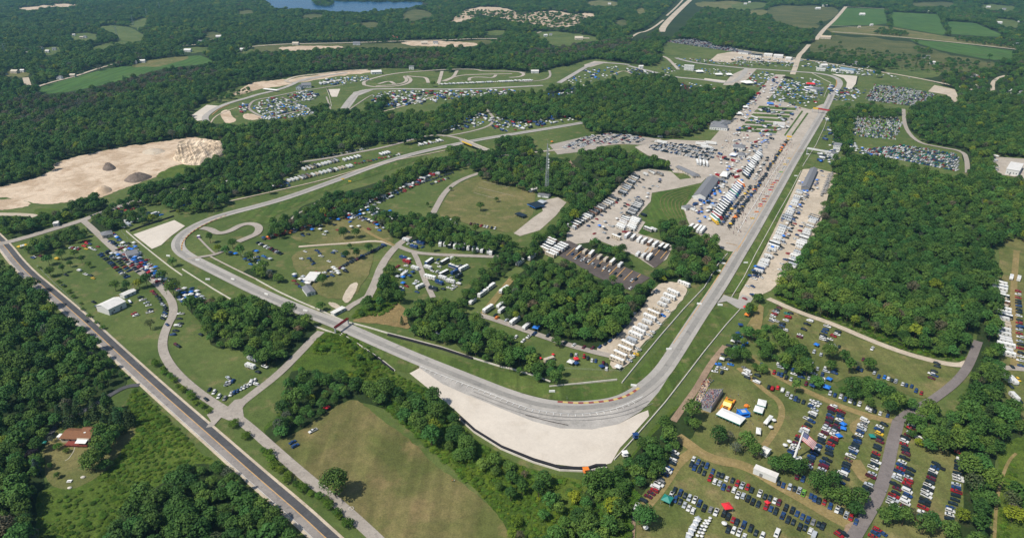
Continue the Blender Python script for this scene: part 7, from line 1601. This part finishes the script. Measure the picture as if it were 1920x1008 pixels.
spots = [(852, 903, 'standing at the edge of the dry field'), (848, 903, 'beside the first one at the dry field edge'), (537, 871, 'walking on the paved path'), (1384, 742, 'above the white square tents'), (1388, 748, 'near the square tents'), (1378, 752, 'right of the inflatable slide'), (1399, 757, 'above the bounce house'), (1404, 760, 'beside the orange inflatable'), (1377, 765, 'below the inflatable slide'), (1381, 768, 'between slide and bounce house'), (1387, 787, 'right of the market tent'), (1391, 791, 'near the market tent end'), (1399, 795, 'walking to the small tent'), (1407, 790, 'below the bounce house'), (1411, 797, 'near the umbrellas'), (1369, 745, 'above the inflatable slide'), (1362, 742, 'right of the grandstand'), (1355, 738, 'at the back of the grandstand'), (1414, 754, 'left of the upper square tent'), (1422, 788, 'below the lower square tent'), (1327, 722, 'on the sand beside the grandstand'), (1322, 735, 'lower on the sand'), (1316, 748, 'at the foot of the sand'), (1333, 707, 'at the top of the sand'), (1198, 589, 'in the gravel motorhome lane'), (1442, 452, 'in the sand lot lane'), (1470, 438, 'walking up the sand lot'), (1480, 416, 'further up the sand lot'), (1495, 388, 'near the covered stand'), (1660, 924, 'beside the grey lane'), (1731, 660, 'on the gravel road by the lawn'), (1704, 655, 'walking the gravel road'), (1449, 508, 'at the sand lot bottom'), (1352, 771, 'left of the market tent'), (1345, 768, 'near the grandstand corner')]
for i, (a, b_, l) in enumerate(spots): person(a, b_, i*5+i//3, l)
def crowd(name, poly, n, lab):
    P = [G(*p) for p in pts(poly)]; xs = [p[0] for p in P]; ys = [p[1] for p in P]; v = MB(); c = 0; z = float(ground_z(sum(xs)/len(xs), sum(ys)/len(ys))[0]); pm = [PM(k) for k in 'wbrksmtO']
    while c < n:
        x = random.uniform(min(xs), max(xs)); y = random.uniform(min(ys), max(ys))
        if not inpoly(np.array([x]), np.array([y]), P)[0]: continue
        c += 1; k = random.choice(pm); v.box(x-.16, x+.16, y-.12, y+.12, z, z+.85, PM(random.choice('kbtg')), .02, .02); v.box(x-.24, x+.24, y-.14, y+.14, z+.85, z+1.45, k, .05, .03); v.blob((x, y, z+1.6), .13, MATS['skin'], 6, 4)
    tag(v.build(name), lab, 'crowd', kind='stuff')
crowd('crowd', '1300,762 1318,716 1328,710 1340,716 1328,726 1306,762', 110, 'people standing on the sand in front of the grandstand'); crowd('crowd', '1385,445 1360,432 1410,350 1450,285 1470,262 1490,270 1455,330 1415,400', 420, 'crews and spectators thronging the pit lane')
crowd('crowd', '1340,300 1370,240 1400,200 1425,205 1410,250 1400,280 1360,320', 220, 'visitors walking through the paddock square')
# rest stops and bits: barrels of hay, gravel pits
for a, b_, lab in ((659, 954, 'round stone fire ring beside the big lone tree'), ):
    m = MB(); [m.blob((1.3*math.cos(t*.628), 1.3*math.sin(t*.628), .25), .3, MATS['concrete_wall'], 6, 4) for t in range(10)]; tag(m.build('fire_ring', loc=(*G(a, b_), .3)), lab, 'fire ring')
# ================================================================ HAZE
hz = MB(); hz.box(-9000, 9000, -1400, 9500, -2, 279, PAINT); hz.mats = []; me = hz.mesh('haze') if False else None
me = bpy.data.meshes.new('haze'); x0, x1, y0, y1, z0, z1 = -9000, 9000, -1400, 9500, -2, 279
me.from_pydata([(x0, y0, z0), (x1, y0, z0), (x1, y1, z0), (x0, y1, z0), (x0, y0, z1), (x1, y0, z1), (x1, y1, z1), (x0, y1, z1)], [], [(0, 3, 2, 1), (4, 5, 6, 7), (0, 1, 5, 4), (1, 2, 6, 5), (2, 3, 7, 6), (3, 0, 4, 7)])
hm = bpy.data.materials.new('haze'); hm.use_nodes = True; n = hm.node_tree; n.nodes.clear(); ou = n.nodes.new('ShaderNodeOutputMaterial'); pv = n.nodes.new('ShaderNodeVolumePrincipled')
pv.inputs['Color'].default_value = (.34, .72, 1.0, 1); pv.inputs['Density'].default_value = HAZE; pv.inputs['Anisotropy'].default_value = .2; n.links.new(pv.outputs[0], ou.inputs['Volume'])
me.materials.append(hm); ho = link(bpy.data.objects.new('haze', me)); ho['kind'] = 'stuff'
bpy.context.view_layer.update()
